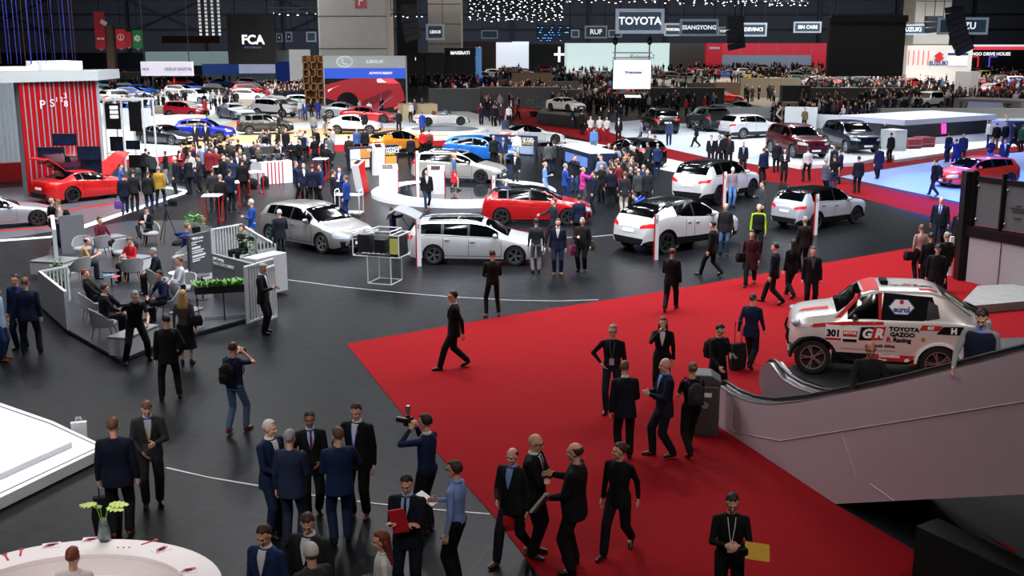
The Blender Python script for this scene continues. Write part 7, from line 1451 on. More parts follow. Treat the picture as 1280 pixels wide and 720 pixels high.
P1(908, 776, 175, 'dark haired man in glasses with camera and yellow folder at the bottom', topc='0e0e10', top='shirt', botc=K, lany='d0d0d8', badge='c8c8d0', hairc='k', glasses=1, ar='hold', al='hold', hp=25, h=1.76)
# heads cut by the lower edge
P1(340, 830, 160, 'young man in a blue jacket cut by the bottom edge', shirt=WH, topc='1a2a58', hairc='b', h=1.80, hp=25); P1(393, 816, 160, 'brown haired man in a charcoal jacket looking down at the bottom edge', shirt=WH, topc='222426', hairc='b', h=1.84, hp=30, hy=20, w=1.08)
P1(396, 858, 40, 'grey haired head directly below the charcoal jacketed man', topc='303236', hairc='w', h=1.78); P1(482, 830, 100, 'woman with long brown hair in a white blouse at the bottom edge', fem=1, top='shirt', topc='d8d8da', shirt='d8d8da', hair='long', hairc='r', h=1.70); P1(105, 850, 0, 'person with a red brown bun behind the oval desk', fem=1, hair='bun', hairc='r', topc='d0c8c8', h=1.66)
# lounge sitters
S = dict(z=LZ, lod=1)
P1(103, 350, -70, 'shaven man in a beige shirt seated with his chin in his hand', legs='sit', top='tee', topc='b09470', botc='1c2434', ar='reach', al='chin', hair='bald', hairc='b', lean=18, **S)
P1(128, 320, -120, 'woman in a burgundy top seated with crossed legs', legs='cross', fem=1, topc='5a1428', botc=K, hair='bob', hairc='b', ar='lap', al='lap', **S)
P1(166, 350, 160, 'grey haired woman in a red cardigan reading in the lounge', legs='sit', fem=1, top='shirt', topc='b81c28', botc=K, ar='laphold', al='laphold', hairc='m', hp=30, **S)
P1(200, 366, 115, 'bearded man in a black jacket and blue shirt sitting in the lounge', legs='sit', shirt='1c3c78', topc=K, botc=K, ar='lap', al='knee', hairc='g', lean=8, **S)
P1(186, 304, 170, 'man in a black suit reading papers at the back of the lounge', legs='cross', shirt=WH, topc=K, botc=K, ar='laphold', al='laphold', hairc='k', hp=35, **S)
P1(118, 398, -80, 'red-haired man in a black suit leaning back with crossed legs', legs='cross', shirt=K, topc=K, botc=K, ar='lap', al='lap', hairc='r', lean=-12, **S)
P1(132, 421, -60, 'man in a black suit seated nearest the lounge tip', legs='sit', shirt=WH, topc=K, botc=K, ar='knee', al='lap', hairc='b', lean=5, **S)
P1(209, 399, 130, 'seated man in navy with a grey backpack strap', legs='sit', topc='16203c', botc=K, ar='knee', al='lap', hairc='k', lean=10, **S)
P1(228, 380, 120, 'brown haired guest in white shirt seated behind the blonde woman', legs='sit', top='shirt', topc='c8c8d0', botc=K, ar='lap', al='lap', hairc='m', lod=2, z=LZ)
P1(233, 330, -60, 'man in a blue jacket seated behind the dark text wall', legs='sit', topc='1a2a60', botc=K, hairc='m', lean=8, lod=2, z=LZ); P1(305, 332, 150, 'brown haired woman partly hidden by the ivy', fem=1, hair='bob', hairc='b', topc='2a2a2e', lod=2, z=LZ, legs='sit')
P1(78, 313, 120, 'man in a light sweater with a rucksack beside the silver sports car', top='shirt', topc='b8a8a0', botc='1a2236', ar='hold', al='hold', hairc='m', h=1.78, lod=2, glasses=1); P1(69, 310, -40, 'man in black standing beside the light sweater man', topc=K, botc='1c2c50', hairc='g', lod=2)
# row behind the red sports car and left middle (medium detail)
M2 = [
 (157, 268, 20, 'man in a dark coat carrying a red and blue bag', dict(topc='101422', botc='1a2440', legs='walk', hairc='b')), (154, 254, -90, 'man in a blue jumper beside the raised red bonnet', dict(top='shirt', topc='1c4cb0', botc=K, hairc='k')),
 (169, 265, 10, 'man in a black jacket bending over the open bonnet', dict(topc='121214', botc='1c2434', hairc='k', lean=12)), (187, 266, 0, 'man in a black jacket and jeans third from the open bonnet', dict(topc='141414', botc='1c2848', hairc='b', lean=8)),
 (201, 258, 0, 'grey haired man in a mustard jacket', dict(topc='a07c28', botc='141c30', hairc='g', legs='apart')), (209, 231, 120, 'long haired person in black near the mustard jacket man', dict(fem=1, hair='long', hairc='k', botc='8a8a90', ar='hold')), (221, 243, 90, 'white haired man in a long dark coat', dict(top='coat', topc='10141e', hairc='w')),
 (180, 228, -30, 'man with a pale scarf leaning over the car stand barrier', dict(topc=K, shirt='c8b8a8', lean=20, ar='reach', hairc='b')), (192, 232, 40, 'dark bowed figure beside the pale scarf man', dict(topc='1c1c20', lean=25, hairc='k')),
 (238, 242, 60, 'man in black tapping a tablet at the dark stand', dict(ar='hold', al='hold', hairc='k', hp=30)), (251, 240, 110, 'man in dark grey looking at his hands beside the tablet user', dict(ar='hold', al='hold', hairc='k', topc='26282c', hp=30)),
 (278, 274, 5, 'bald man in a black suit seen from behind at a red high table', dict(topc='101012', hair='bald', hairc='g', h=1.84)), (268, 262, 10, 'man in a dark grey suit behind the left high table', dict(topc='2c2c30', hairc='b')), (289, 263, -20, 'man in a navy suit right of the grey suited man', dict(topc='121a30', hairc='k')),
 (267, 213, -80, 'man in a pink shirt beside the bar', dict(top='shirt', topc='c8a0b8', botc='50545c', hairc='m')), (305, 249, 5, 'tall man in a black suit in front of the crowded bar', dict(topc='0e0e12', hairc='k', h=1.86)), (292, 243, 20, 'man in a royal navy suit leaning at the bar', dict(topc='121e3c', hairc='k', lean=10)), (326, 222, 60, 'man in a khaki jacket reaching over the striped counter', dict(topc='4a4234', ar='reach', hairc='m', lean=10)),
 (317, 312, 110, 'grey haired man in a blue jacket reading a leaflet', dict(topc='1c4490', botc='c8c8c8', hairc='w', ar='hold', al='hold')), (352, 327, 20, 'white haired man with a green bag beside the silver hatchback', dict(topc='181c28', botc='141820', hairc='w', ar='hold', h=1.74)),
 (371, 250, -90, 'man in a navy suit at the left of the blue suited ring', dict(topc='14203c', ar='reach', hairc='m')), (381, 252, -160, 'woman in navy inside the blue suited ring', dict(fem=1, topc='141c38', shirt=WH, hairc='y', hair='bob')), (392, 256, 0, 'broad man in a dark navy suit closing the ring', dict(topc='10162a', hairc='b', w=1.1)), (402, 255, 110, 'man in a blue suit at the right of the ring', dict(topc='1a2c58', hairc='k')),
 (418, 264, -60, 'man in a dark suit left of three by the white trolley', dict(topc='1a1a20', shirt=WH, hairc='b')), (426, 259, 170, 'man with a dark beard in blue behind the trolley', dict(topc='1a2c58', shirt=WH, hairc='k', ar='hold', al='hold')), (434, 273, 70, 'man in a bright blue suit right of three by the white trolley', dict(topc='1c3a80', botc='182e68', hairc='m')),
 (492, 320, -80, 'man in navy reaching up to the open tailgate', dict(topc='1a2238', botc=K, ar='up', al='down', hairc='b', h=1.70)), (534, 262, -170, 'man in a black jacket and white shirt walking past the round stage', dict(topc='0e0e10', shirt=WH, botc='1c2848', bot='jeans', legs='walk', hairc='b', shoec='7a3c24')),
 (568, 238, -90, 'woman in a long red skirt and denim jacket', dict(fem=1, top='shirt', topc='4a6080', botc='b81c24', bot='skirt', hair='bun', hairc='y', z=.25, legs='step')), (645, 233, 150, 'man in a black blazer speaking on a phone', dict(topc='0c0c0e', shirt=WH, botc='1c1c20', ar='ear', hairc='k')),
 (631, 279, -30, 'grey haired man in blue writing at the red hatchback tail', dict(topc='1c3058', hairc='w', ar='hold', al='hold', hp=30, lean=10)), (681, 250, -100, 'blonde woman in a pale blue top', dict(fem=1, top='shirt', topc='6a94c8', hair='bun', hairc='y', botc='8098b8', ar='hold')), (706, 254, -80, 'grey haired man in a royal blue suit holding a cup', dict(topc='1c3c90', botc='182c60', hairc='g', shirt=WH, ar='hold')),
 (719, 240, 150, 'person photographing beside the navy media cube', dict(ar='eye', al='eye', hairc='k', botc='283c60')), (728, 258, -90, 'blonde woman in a magenta jacket hugging a man', dict(fem=1, topc='d02c90', botc='4a4448', hair='bun', hairc='y', ar='hug', al='hug')), (742, 266, 80, 'man in a navy suit being hugged by the woman in magenta', dict(topc='141c34', botc=D_, hairc='k', ar='hug')),
 (752, 252, 140, 'brown haired woman in black holding papers in the crowd', dict(fem=1, topc='141414', hair='long', hairc='m', ar='hold')), (763, 259, 0, 'broad person in navy with a red back print', dict(topc='0e1426', top='shirt', hairc='b', w=1.15)), (780, 267, 10, 'man in a dark jacket and white trousers', dict(topc='28242c', botc='b8b0a0', hairc='m')), (797, 262, 20, 'bald man in a grey suit in the crowd', dict(topc='3c3e40', botc='2c2e32', hair='bald', hairc='g')), (803, 256, -40, 'man in a blue suit at the right of the dense group', dict(topc='1a2a50', hairc='g')), (808, 262, 170, 'man in charcoal at the right rim of the dense group', dict(topc='1c1e24', hairc='k')),
 (800, 281, 100, 'man in a bright blue jumper crouching behind the white crossover', dict(top='shirt', topc='2850b0', hairc='k', legs='crouch', lean=20)),
 (670, 341, 10, 'man in a dark shirt and grey trousers left of three by the estate nose', dict(top='shirt', topc='2c2e32', botc='7a7c80', bot='jeans', hairc='k', h=1.74)), (697, 343, 175, 'man in a navy jacket with a pale scarf and tan shoes', dict(topc='141c30', shirt='d0ccc8', botc='1a2440', hairc='b', shoec='9a6c3c')), (727, 339, 160, 'heavy person with glasses holding a leaflet and a large bag', dict(topc='141416', botc=K, hairc='g', w=1.15, ar='hold', glasses=1, h=1.72)),
 (692, 309, 120, 'man in a dark suit pointing at the red bonnet', dict(topc='1e222c', ar='reach', legs='walk', hairc='b')), (723, 305, 10, 'man in a navy suit seen from behind at the red bonnet', dict(topc='121a30', hairc='k')),
 (838, 389, -20, 'man in a black suit with a coat over his arm entering the carpet', dict(topc=K, botc=K, legs='walk', al='holdlow', hairc='b')), (889, 345, 60, 'man in a black suit with a shoulder bag walking left of two', dict(topc=K, legs='walk2', hairc='k', ar='down')), (905, 318, 160, 'shaven man in a dark jacket and jeans beside the crossover nose', dict(topc='1c1c1e', botc='3c5478', bot='jeans', hair='bald', hairc='g')), (914, 259, 190, 'grey haired man in a mauve jumper and blue jeans', dict(top='shirt', topc='8a7884', botc='5a80b8', bot='jeans', hairc='w', h=1.74)),
 (946, 320, 165, 'white haired man in a black and neon yellow vest', dict(top='shirt', topc='a8d820', vest='141616', hairc='w')), (951, 283, 100, 'man in a grey jacket beside the off-roader front', dict(topc='3c3e42', hairc='k', ar='hold')), (937, 357, 160, 'woman with curly dark hair and maroon coat carrying a bag', dict(fem=1, top='coat', topc='3a1018', botc=K, hair='bob', hairc='k', legs='walk', ar='bag')),
 (966, 380, 60, 'man in a navy suit walking beside a woman towards the left', dict(topc='101626', legs='walk', hairc='k')), (988, 372, 20, 'long haired woman in black walking in the group of four', dict(fem=1, hair='long', hairc='k', legs='walk', topc=K)), (1003, 340, 10, 'grey haired man in dark clothes behind the silver off-roader tail', dict(topc='141418', hairc='g')), (1012, 388, 175, 'man in an open dark suit facing the camera at the carpet edge', dict(topc='121218', shirt='50505c', hairc='b')),
 (1172, 309, 150, 'bald heavy man in a dark suit with blue tie carrying a case', dict(topc='0e1424', botc='0c1220', shirt='b8c0e0', tie='1c40c0', hair='bald', hairc='g', w=1.15, legs='walk', h=1.84)), (1196, 322, 140, 'elderly man in an open black coat beside the steel frame', dict(topc='121214', shirt='b8b0a8', hair='bald', hairc='w', h=1.70)),
 (1147, 350, 10, 'woman in a beige jumper seen from behind left of the frame', dict(fem=1, top='shirt', topc='a8887c', hairc='m', botc=K, ar='bag')), (1158, 366, 0, 'dark haired man seen from behind below the beige jumper woman', dict(topc=K, hairc='k')), (1178, 365, 20, 'grey haired man in black beside the slim white post', dict(topc='101012', hairc='g')), (1166, 385, 160, 'man in a black cap behind the rally pickup roof', dict(topc='141416', hair='cap', hairc='k')),
 (1167, 245, 30, 'man in black with a rucksack walking over the blue lit floor', dict(topc='0c0e1c', botc='141c34', legs='walk', hairc='k', ar='back')), (1071, 242, 0, 'man in a navy suit seen from behind at the blue floor edge', dict(topc='0e1428', hairc='k')), (1097, 224, 5, 'figure in dark blue walking on the blue lit floor', dict(topc='0e1634', legs='step', top='coat', hairc='k')),
 (1008, 227, 5, 'person in a white jacket with dark number on the back', dict(top='shirt', topc='b8b4b8', hairc='b', legs='apart')), (979, 229, 175, 'man with open white shirt reading on the aisle carpet', dict(shirt=WH, ar='hold', al='hold', hairc='b')), (1030, 246, -80, 'grey haired man in a grey jacket holding a cup near the silver off-roader', dict(topc='4a5260', hairc='g', ar='hold')), (1041, 240, 10, 'broad man in a black t-shirt with orange collar', dict(top='tee', topc='101014', hairc='b', w=1.1, botc='2a3a58')), (1049, 230, 60, 'man in navy beside the broad black t-shirt man', dict(topc='141e3c', hairc='b')), (1041, 224, 120, 'dark figure by the low stage edge', dict(topc='0e1220', hairc='k')),
 (953, 228, 20, 'man in a navy jacket leaning by the maroon off-roader', dict(topc='101c38', hairc='b')), (956, 224, 60, 'long coated man beside the maroon off-roader tail', dict(topc='141216', top='coat', hairc='b')), (970, 216, 0, 'dark figure in front of the maroon off-roader wheel', dict(hairc='k')),
 (801, 182, 70, 'man in a lilac shirt crossing the aisle', dict(top='shirt', topc='8a8aa8', legs='walk', hairc='b')), (836, 182, 0, 'person in a blue jacket with a blue bag', dict(topc='34466e', botc='1c2844', hairc='b', ar='bag')), (870, 184, 60, 'person with a camera and backpack on the right stand', dict(hairc='k', legs='walk', ar='hold')), (888, 208, 175, 'man with white shirt at the left of four on the aisle', dict(shirt=WH, hairc='k', lod=2)), (898, 206, 150, 'woman in a white top second of four on the aisle', dict(fem=1, shirt=WH, hairc='k', hair='bob')), (905, 205, 20, 'tall dark figure third of four on the aisle', dict(hairc='k')), (911, 208, 160, 'man in maroon shirt at the right of four on the aisle', dict(shirt='50202c', hairc='b', ar='hip')), (928, 218, 170, 'seated looking man in a dark suit and blue shirt behind the white off-roader', dict(shirt='7890b8', hairc='m')),
 (821, 221, 5, 'man in a blue suit standing on the white kerb', dict(topc='1a2c50', botc='16223c', hairc='g', h=1.78)), (809, 217, 100, 'man in dark grey walking to the man in blue', dict(topc='26282c', legs='walk', hairc='k')), (815, 207, -60, 'man in white and black beside the short pylon', dict(topc='141414', shirt='c0c0c0', lean=12, hairc='m')),
 (738, 176, 175, 'left one of three people in white polo shirts', dict(top='tee', topc='d0c8c8', botc='8a1828', hairc='m')), (749, 176, 170, 'middle one of three people in white polo shirts', dict(top='tee', topc='d4ccc8', botc='8a1828', hairc='b')), (758, 177, 175, 'right one of three people in white polo shirts', dict(top='tee', topc='d8d0cc', botc='8a1828', hairc='k')), (773, 178, 170, 'man in a black suit right of the white polo shirts', dict(shirt=WH, hairc='k')),
 (742, 194, 0, 'person in a sky blue shirt by the media cube', dict(top='shirt', topc='5a8ac8', hairc='b', botc='6a7ca0')), (685, 217, 20, 'man in a grey jacket left of two behind the tripods', dict(topc='4a4c50', hairc='k', botc='202c48')), (692, 216, 60, 'man in a green grey jacket right of two behind the tripods', dict(topc='3c3e3a', hairc='b', botc='202c48')), (706, 218, 30, 'person in black filming beside the media cube', dict(ar='eye', al='eye', hairc='k')),
 (617, 208, 10, 'man in a dark coat with a camera by the blue hatchback', dict(topc='14161c', hairc='w', hair='bald')), (629, 210, 170, 'man in a navy jacket and khaki trousers before the blue hatchback', dict(topc='1a2440', botc='6a6450', shirt='6a88b8', hairc='b')), (646, 202, 150, 'heavy man in a white shirt at the blue bonnet', dict(top='shirt', topc='c8d0e0', botc='a8a8a0', hair='bald', hairc='m', w=1.2)),
 (499, 166, 175, 'man in black walking on the white stand floor', dict(top='shirt', hairc='b')), (514, 208, 10, 'man in black in front of the orange crossover', dict(hairc='k')), (529, 198, 0, 'man in a red jacket left of the pair', dict(top='shirt', topc='c01c28', hairc='k')), (537, 198, 5, 'man in a red jacket with a rucksack right of the pair', dict(top='shirt', topc='b81828', hairc='b')),
 (437, 208, 0, 'man in a brown coat behind the navy picture board', dict(topc='2c2418', top='coat', hairc='k')), (447, 196, 20, 'man in blue behind the navy picture board', dict(topc='3c5488', hairc='g')), (457, 196, 0, 'third dark man behind the navy picture board', dict(hairc='k')),
 (393, 174, 5, 'man in a grey shirt and dark trousers on the wooden strip', dict(top='shirt', topc='6a6c70', botc='141c30', hairc='k')), (407, 168, 60, 'young man in khaki trousers beside the white crossover', dict(top='tee', topc='202428', botc='8a8478', hairc='b')), (456, 168, 0, 'person in black in front of the white crossover door', dict(hairc='k')), (398, 149, 10, 'man in a full royal blue suit before the wooden tower', dict(topc='1c3478', botc='1c3478', hairc='k')), (382, 151, 170, 'man in a blue suit and white shirt left of the wooden tower', dict(topc='243a6c', shirt=WH, botc='1c2c50', hairc='b')), (376, 149, 190, 'person in a pale shirt and jeans', dict(top='shirt', topc='c8c8cc', botc='4a5a80', hairc='m')), (390, 146, 150, 'person in black and white near the wooden tower', dict(shirt=WH, hairc='k')),
 (462, 151, 10, 'man in a white shirt leaning at the red coupe', dict(top='shirt', topc='d0d4dc', hairc='m')), (477, 141, 170, 'person with a white collar in front of the big screen', dict(shirt=WH, hairc='k')), (450, 148, 60, 'person in a pale top beside the red coupe', dict(top='shirt', topc='c0b0b0', hairc='m')), (349, 172, 120, 'person in black at the nose of the olive off-roader', dict(hairc='k')), (353, 150, 100, 'man in black leaning over a car behind the olive off-roader', dict(hairc='k', lean=15)),
 (246, 187, 170, 'left man of two in black suits before the blue off-roader', dict(shirt=WH, hairc='k', top='coat')), (259, 187, 175, 'right man of two in black suits before the blue off-roader', dict(shirt=WH, hairc='k')), (514, 153, 150, 'person in a white patterned jacket at the pale bar', dict(top='shirt', topc='c0c0c0', hairc='k')), (519, 148, 120, 'person in a grey jacket at the pale bar', dict(topc='5c6068', hairc='m')), (528, 146, 60, 'couple member in grey blue at the pale bar', dict(topc='4a5468', hairc='r')), (528, 168, 5, 'woman in a blue coat at the open sports car', dict(fem=1, top='coat', topc='1c3c90', hairc='m')),
 (617, 158, 10, 'man in black beside a man in a grey suit on the far aisle', dict(hairc='g')), (620, 158, 60, 'dark suited man at the left of the far aisle', dict(hairc='b')), (636, 158, 0, 'man in a white shirt seen from behind on the far aisle', dict(top='shirt', topc='c8c8cc', hairc='b')), (632, 176, 10, 'grey haired man in a slate suit on the pale floor', dict(topc='3a4458', hairc='g')),
 (1193, 213, 0, 'left figure of three in blue filming on the blue floor', dict(topc='101c50', botc='101840', hairc='k', ar='eye', al='eye')), (1184, 203, 20, 'middle figure of three in blue on the blue floor', dict(topc='101a48', botc='101840', hairc='k')), (1202, 204, 150, 'right figure of three in blue on the blue floor', dict(topc='142054', botc='101840', hairc='k')), (1112, 203, 20, 'dark man with a case beside the white cabinet', dict(hairc='k', ar='bag')), (1104, 186, 150, 'bald man in black handling a paper by the white wall', dict(hair='bald', hairc='g', ar='hold')), (1236, 183, 170, 'person in a white jacket by the LED band end', dict(topc='b8b8c8', hairc='k')), (1244, 187, 0, 'broad man in black and khaki trousers on the right aisle', dict(botc='7a6c50', hairc='k', w=1.1)), (1255, 186, 5, 'tall man in navy on the right aisle', dict(topc='101a3c', hairc='g', botc='7a6c50')), (1268, 186, 60, 'dark man climbing the step by the blue wall', dict(hairc='k', legs='walk', lean=10)), (1276, 190, 10, 'person in green before the deep blue wall', dict(topc='2c6048', hairc='k')), (1236, 212, 150, 'man in a navy polo with arms bare behind the orange hatchback', dict(top='tee', topc='101838', hairc='k', ar='hold', botc='3c64b0')), (1253, 213, 175, 'man in a navy and white jacket behind the orange hatchback', dict(topc='1c2444', shirt=WH, hairc='b')),
 (971, 160, 20, 'stout dark man at the white curved counter', dict(topc='101828', w=1.15, hairc='k')), (1005, 163, 150, 'person in beige and black in front of the long white counter', dict(topc='5a5038', hairc='k', ar='hold'))]
for x, y, a, lb, kw in M2:
    lod = kw.pop('lod', 2 if y > 236 else 3); kw.setdefault('h', 1.72 if kw.get('fem') else 1.77)
    P1(x, y, a, lb.replace('Lexus ', ''), lod=lod, **kw)
# escalator riders
def rider(px, off, lb, ang, **k):
    s = 0
    for s in [i*.05 for i in range(200)]:
        z = itop(s)-.98; p = EP(s, z+1.62, off); d = p-V((0, 0, HCAM)); f = V((0, math.cos(TH), -math.sin(TH))); r = V((1, 0, 0))
        if 640+F*d.dot(r)/d.dot(f) >= px: break
    return person(0, 0, ang, lb, at=EP(s, z, off), **k)
rider(1087, .42, 'shaven man in a black padded jacket riding the escalator', 175, topc='0e1014', botc=K, hair='bald', hairc='k', skin=1, ar='rail', al='rail', h=1.76, hp=10)
rider(1226, .46, 'man in a navy quilted vest and grey sweater riding the escalator', 150, top='shirt', topc='85868a', botc=K, hairc='k', shirt='6a88c8', vest='141a30', ar='rail', al='down', h=1.80, hp=30, lean=6)
# small carried things
def item(nm, box, m, loc, lb, cat, rot=(0, 0, 0), bevel=.005):
    b = MB(); b.box(*box); o = b.build(nm, m, bevel=bevel); o.location = loc; o.rotation_euler = rot; return tag(o, lb, cat)
def near(lb): return next(o for o in PEOPLE if o['label'] == lb)
def held(lb, v): o = near(lb); return Matrix.Rotation(o.rotation_euler.z, 3, 'Z') @ (V(v)*o.scale[0])+o.location
p = held('photographer in a navy sweater lifting a black camera', (0, .30, 1.60)); cm = empty('camera', p, math.radians(60), 'black camera with a long lens lifted to the photographer face', 'camera'); b = MB(); b.box(-.08, .08, -.04, .04, -.06, .06); b.box(-.03, .03, -.03, .03, .06, .09); b.build('body', BLACK, cm, bevel=.01); b = MB(); b.cyl((0, .04, 0), .045, .16, 16, axis='y'); b.build('lens', BLACK, cm); b = MB(); b.box(-.03, .03, -.02, .03, .12, .24); b.bar((0, 0, .08), (0, 0, .13), .03); b.build('flash', STEEL, cm)
p = held('man in jeans and navy t-shirt taking a photograph', (0, .27, 1.52)); item('camera', (-.07, .07, -.04, .05, -.05, .05), BLACK, p, 'small black camera held by the man in jeans', 'camera', (0, 0, math.radians(-20)))
item('folder', (-.11, .11, -.012, .012, -.16, .16), mat('folder_red', 'c01c2c', .5, noise=.05), held('man in a dark suit with arms folded over a red folder', (.05, .235, 1.22)), 'red folder clasped under folded arms', 'folder', (0, .25, math.radians(170)))
item('papers', (-.10, .10, -.14, .14, -.006, .006), WHITE, held('man in a light blue shirt holding papers', (.08, .44, 1.15)), 'white papers held by the man in a light blue shirt', 'papers', (.5, .1, math.radians(70)))
item('newspaper', (-.10, .10, -.02, .02, -.20, .14), mat('newsprint', 'a8a49c', .8, noise=.3, scale=30), held('heavy bald man in a black suit holding a folded newspaper', (-.12, .42, .96)), 'folded newspaper held by the heavy bald man', 'newspaper', (.6, .3, 1.2))
item('folder', (-.16, .16, -.10, .12, -.006, .006), mat('folder_yellow', 'd0a020', .5, noise=.1), held('dark haired man in glasses with camera and yellow folder at the bottom', (-.30, .30, 1.10)), 'yellow folder at the bottom edge', 'folder', (.9, .2, .1))
item('camera', (-.07, .07, -.05, .07, -.05, .05), BLACK, held('dark haired man in glasses with camera and yellow folder at the bottom', (-.10, .34, 1.12)), 'black camera held before the yellow folder', 'camera', (0, 0, .3))
for lb, v, t in (('man in a dark suit looking at his phone beside the slatted screen', (.07, .40, 1.20), 'smartphone held beside the tall slatted screen'), ('grey suited man with lanyard looking down at his phone', (.06, .46, 1.10), 'smartphone held by the grey suited man'), ('man in glasses with a black backpack stepping onto the escalator', (-.07, .38, 1.18), 'smartphone held at the escalator foot')):
    item('smartphone', (-.04, .04, -.008, .008, -.075, .075), BLACK, held(lb, v), t, 'phone', (1.0, 0, near(lb).rotation_euler.z))
def pack(lb, t, c, w=.30, h=.44, v=(0, -.20, 1.20)):
    q = near(lb); r = empty('backpack', held(lb, v), q.rotation_euler.z, t, 'bag'); b = MB(); b.ell((0, -.03, 0), (w/2, .12, h/2), 14, 10); b.box(-w*.42, w*.42, -.10, .04, -h*.4, h*.3); me = remesh(b.mesh(), .025, 2); me.materials.clear(); me.materials.append(cloth(c)); o = bpy.data.objects.new('body', me); link(o, r); b = MB(); b.ell((0, -.14, -.06), (w*.36, .05, h*.22), 12, 8); b.build('front_pocket', cloth(c), r, smooth=True)
    for s in (-1, 1): b = MB(); b.tube([(s*.11, .02, .18), (s*.13, .17, .27), (s*.13, .33, .16), (s*.13, .34, -.02), (s*.11, .18, -.16)], .018, 6, flat=.4); b.build('strap', cloth(c), r)
pack('man in jeans and navy t-shirt taking a photograph', 'black backpack worn by the man in jeans', '111114'); pack('person in black t-shirt with a grey backpack beside the bin', 'dark grey backpack beside the litter bin', '2c2e32'); pack('man in glasses with a black backpack stepping onto the escalator', 'black backpack at the escalator foot', '0c0c0e'); pack('man in a light sweater with a rucksack beside the silver sports car', 'black rucksack beside the silver sports car', '101014')
pack('man in black with a rucksack walking over the blue lit floor', 'dark rucksack on the blue lit floor walker', '0c1024'); pack('man in a red jacket with a rucksack right of the pair', 'olive rucksack on a red jacket', '3c3a28'); pack('seated man in navy with a grey backpack strap', 'light grey rucksack on the seated man in navy', '8a8c90', v=(0, -.22, .82))
def sbag(x, y, lb, c, w=.36, h=.28, z=0, z1=.55, wheels=0, name='handbag'):
    r = empty(name, G(x, y)+V((0, 0, z)), .4, lb, 'bag'); b = MB(); b.loft([[V((q*k, p*k, zz)) for q, p in ((-w/2, -.08), (w/2, -.08), (w/2, .08), (-w/2, .08))] for zz, k in ((0.02, .9), (h*.5, 1.05), (h, .85))]); b.build('body', cloth(c), r, bevel=.02); b = MB(); b.tube([(-w*.3, 0, h), (-w*.25, 0, h+z1), (w*.25, 0, h+z1), (w*.3, 0, h)] if not wheels else [(-.09, 0, h), (-.09, 0, h+.5), (.09, 0, h+.5), (.09, 0, h)], .010, 6); b.build('strap' if not wheels else 'pull_handle', BLACK, r)
    return r
sbag(136, 668, 'black wheeled bag beside the man in the dark navy suit', '0c0c0e', .42, .62, wheels=1, name='trolley_bag'); sbag(921, 462, 'dark grey wheeled suitcase pulled over the red carpet', '1a1c1e', .40, .62, wheels=1, name='suitcase')
sbag(149, 272, 'red and blue paper bag carried past the white kerb', '5a3c88', .3, .34, z=.35, z1=.3); sbag(345, 326, 'dark green bag hanging beside the silver hatchback', '143c34', .34, .4, z=.7, z1=.3); sbag(735, 338, 'brown grey handbag held by the heavy person with glasses', '4a4238', .42, .34, z=.62, z1=.3); sbag(717, 339, 'red and blue carrier bag held by the heavy person with glasses', '7a2c50', .26, .34, z=.5, z1=.25); sbag(925, 357, 'round black handbag beside the maroon coat', '0c0c0e', .32, .3, z=.7, z1=.3)
sbag(1158, 316, 'flat black case carried by the bald heavy man', '0c0c10', .36, .28, z=.35, z1=.2); sbag(247, 456, 'dark shoulder bag of the blonde woman', '1c1c20', .34, .26, z=.9, z1=.4); sbag(1134, 350, 'dark bag beside the beige jumper woman', '141416', .32, .3, z=.6, z1=.2); sbag(635, 700, 'red paper bag beside the bearded man', 'b01c24', .22, .26, z=.45, z1=.2)
for i, (x, y) in enumerate(((668, 209), (674, 212))): 
    t = copy_tree(tp); t.location = G(x, y); t['label'] = ['left black tripod in front of the navy picture board', 'right black tripod in front of the navy picture board'][i]
# ---------------------------------------------------------------- crowds of small figures
rnd = random.Random(21)
VAR = []
for kw in (dict(), dict(legs='walk', ar='fwd', al='back'), dict(ar='hold', al='hold', hp=20), dict(legs='walk2', ar='back', al='fwd'), dict(ar='fold', al='fold'), dict(fem=1, hair='long'), dict(top='shirt', ar='pocket', legs='step'), dict(top='coat', ar='face'), dict(ar='eye', al='eye'), dict(w=1.15, ar='pocket', al='gest')):
    VAR.append(kw)
CC = ['0e0e12']*6+['141a2c']*4+['1a2c50', '26282c', '3a3a3e', '5a5c60', 'b0b0b4', '7a2028', '4a3a30', '0e0e12', '141a2c', '0e0e12', '7080a0', '2c2418']
OBST = [(o.location.x, o.location.y, o.location.z) for o in COL.objects if o.get('category') in ('car', 'rally car')]
def clear(p, r):
    for ax_, ay_, dx_, dy_, L_, th_ in WALLS:
        rx, ry = p.x-ax_, p.y-ay_; u_ = rx*dx_+ry*dy_; v_ = -rx*dy_+ry*dx_
        if -.4 < u_ < L_+.4 and -.4 < v_ < th_+.4: return False
    return all((p.x-a)**2+(p.y-b_)**2 > 5.3 for a, b_, c_ in OBST) and (r == 0 or all((p-o.location).length_squared > r*r for o in PEOPLE))
def crowd(n, x0, x1, y0, y1, lb, grp, cols=CC, face=None):
    for _ in range(n):
        if len(PEOPLE) >= 299: return
        for _k in range(12):
            x, y = rnd.uniform(x0, x1), y0+(y1-y0)*rnd.random()
            if clear(G(x, y), .55): break
        else: continue
        kw = dict(rnd.choice(VAR)); tc = rnd.choice(cols)
        person(x, y, face if face is not None and rnd.random() < .7 else rnd.uniform(0, 360), lb, group=grp, lod=3, h=rnd.uniform(1.66, 1.86), topc=tc, botc=rnd.choice(['0e0e12', '141a2c', '1c2848', '2a2a2e']), hairc=rnd.choice('kkbbbmmgwy'), shirt=WH if rnd.random() < .3 and kw.get('top', 'jacket') == 'jacket' else None, **kw)
crowd(26, 262, 325, 203, 240, 'guest packed around the bar counter left of the striped counter', 'guests around the bar counter', face=0)
crowd(22, 330, 425, 190, 222, 'guest packed behind the striped counter', 'guests behind the striped counter')
crowd(22, 745, 800, 222, 256, 'visitor crowding behind the black hatchback with red lamps', 'visitors around the black hatchback')
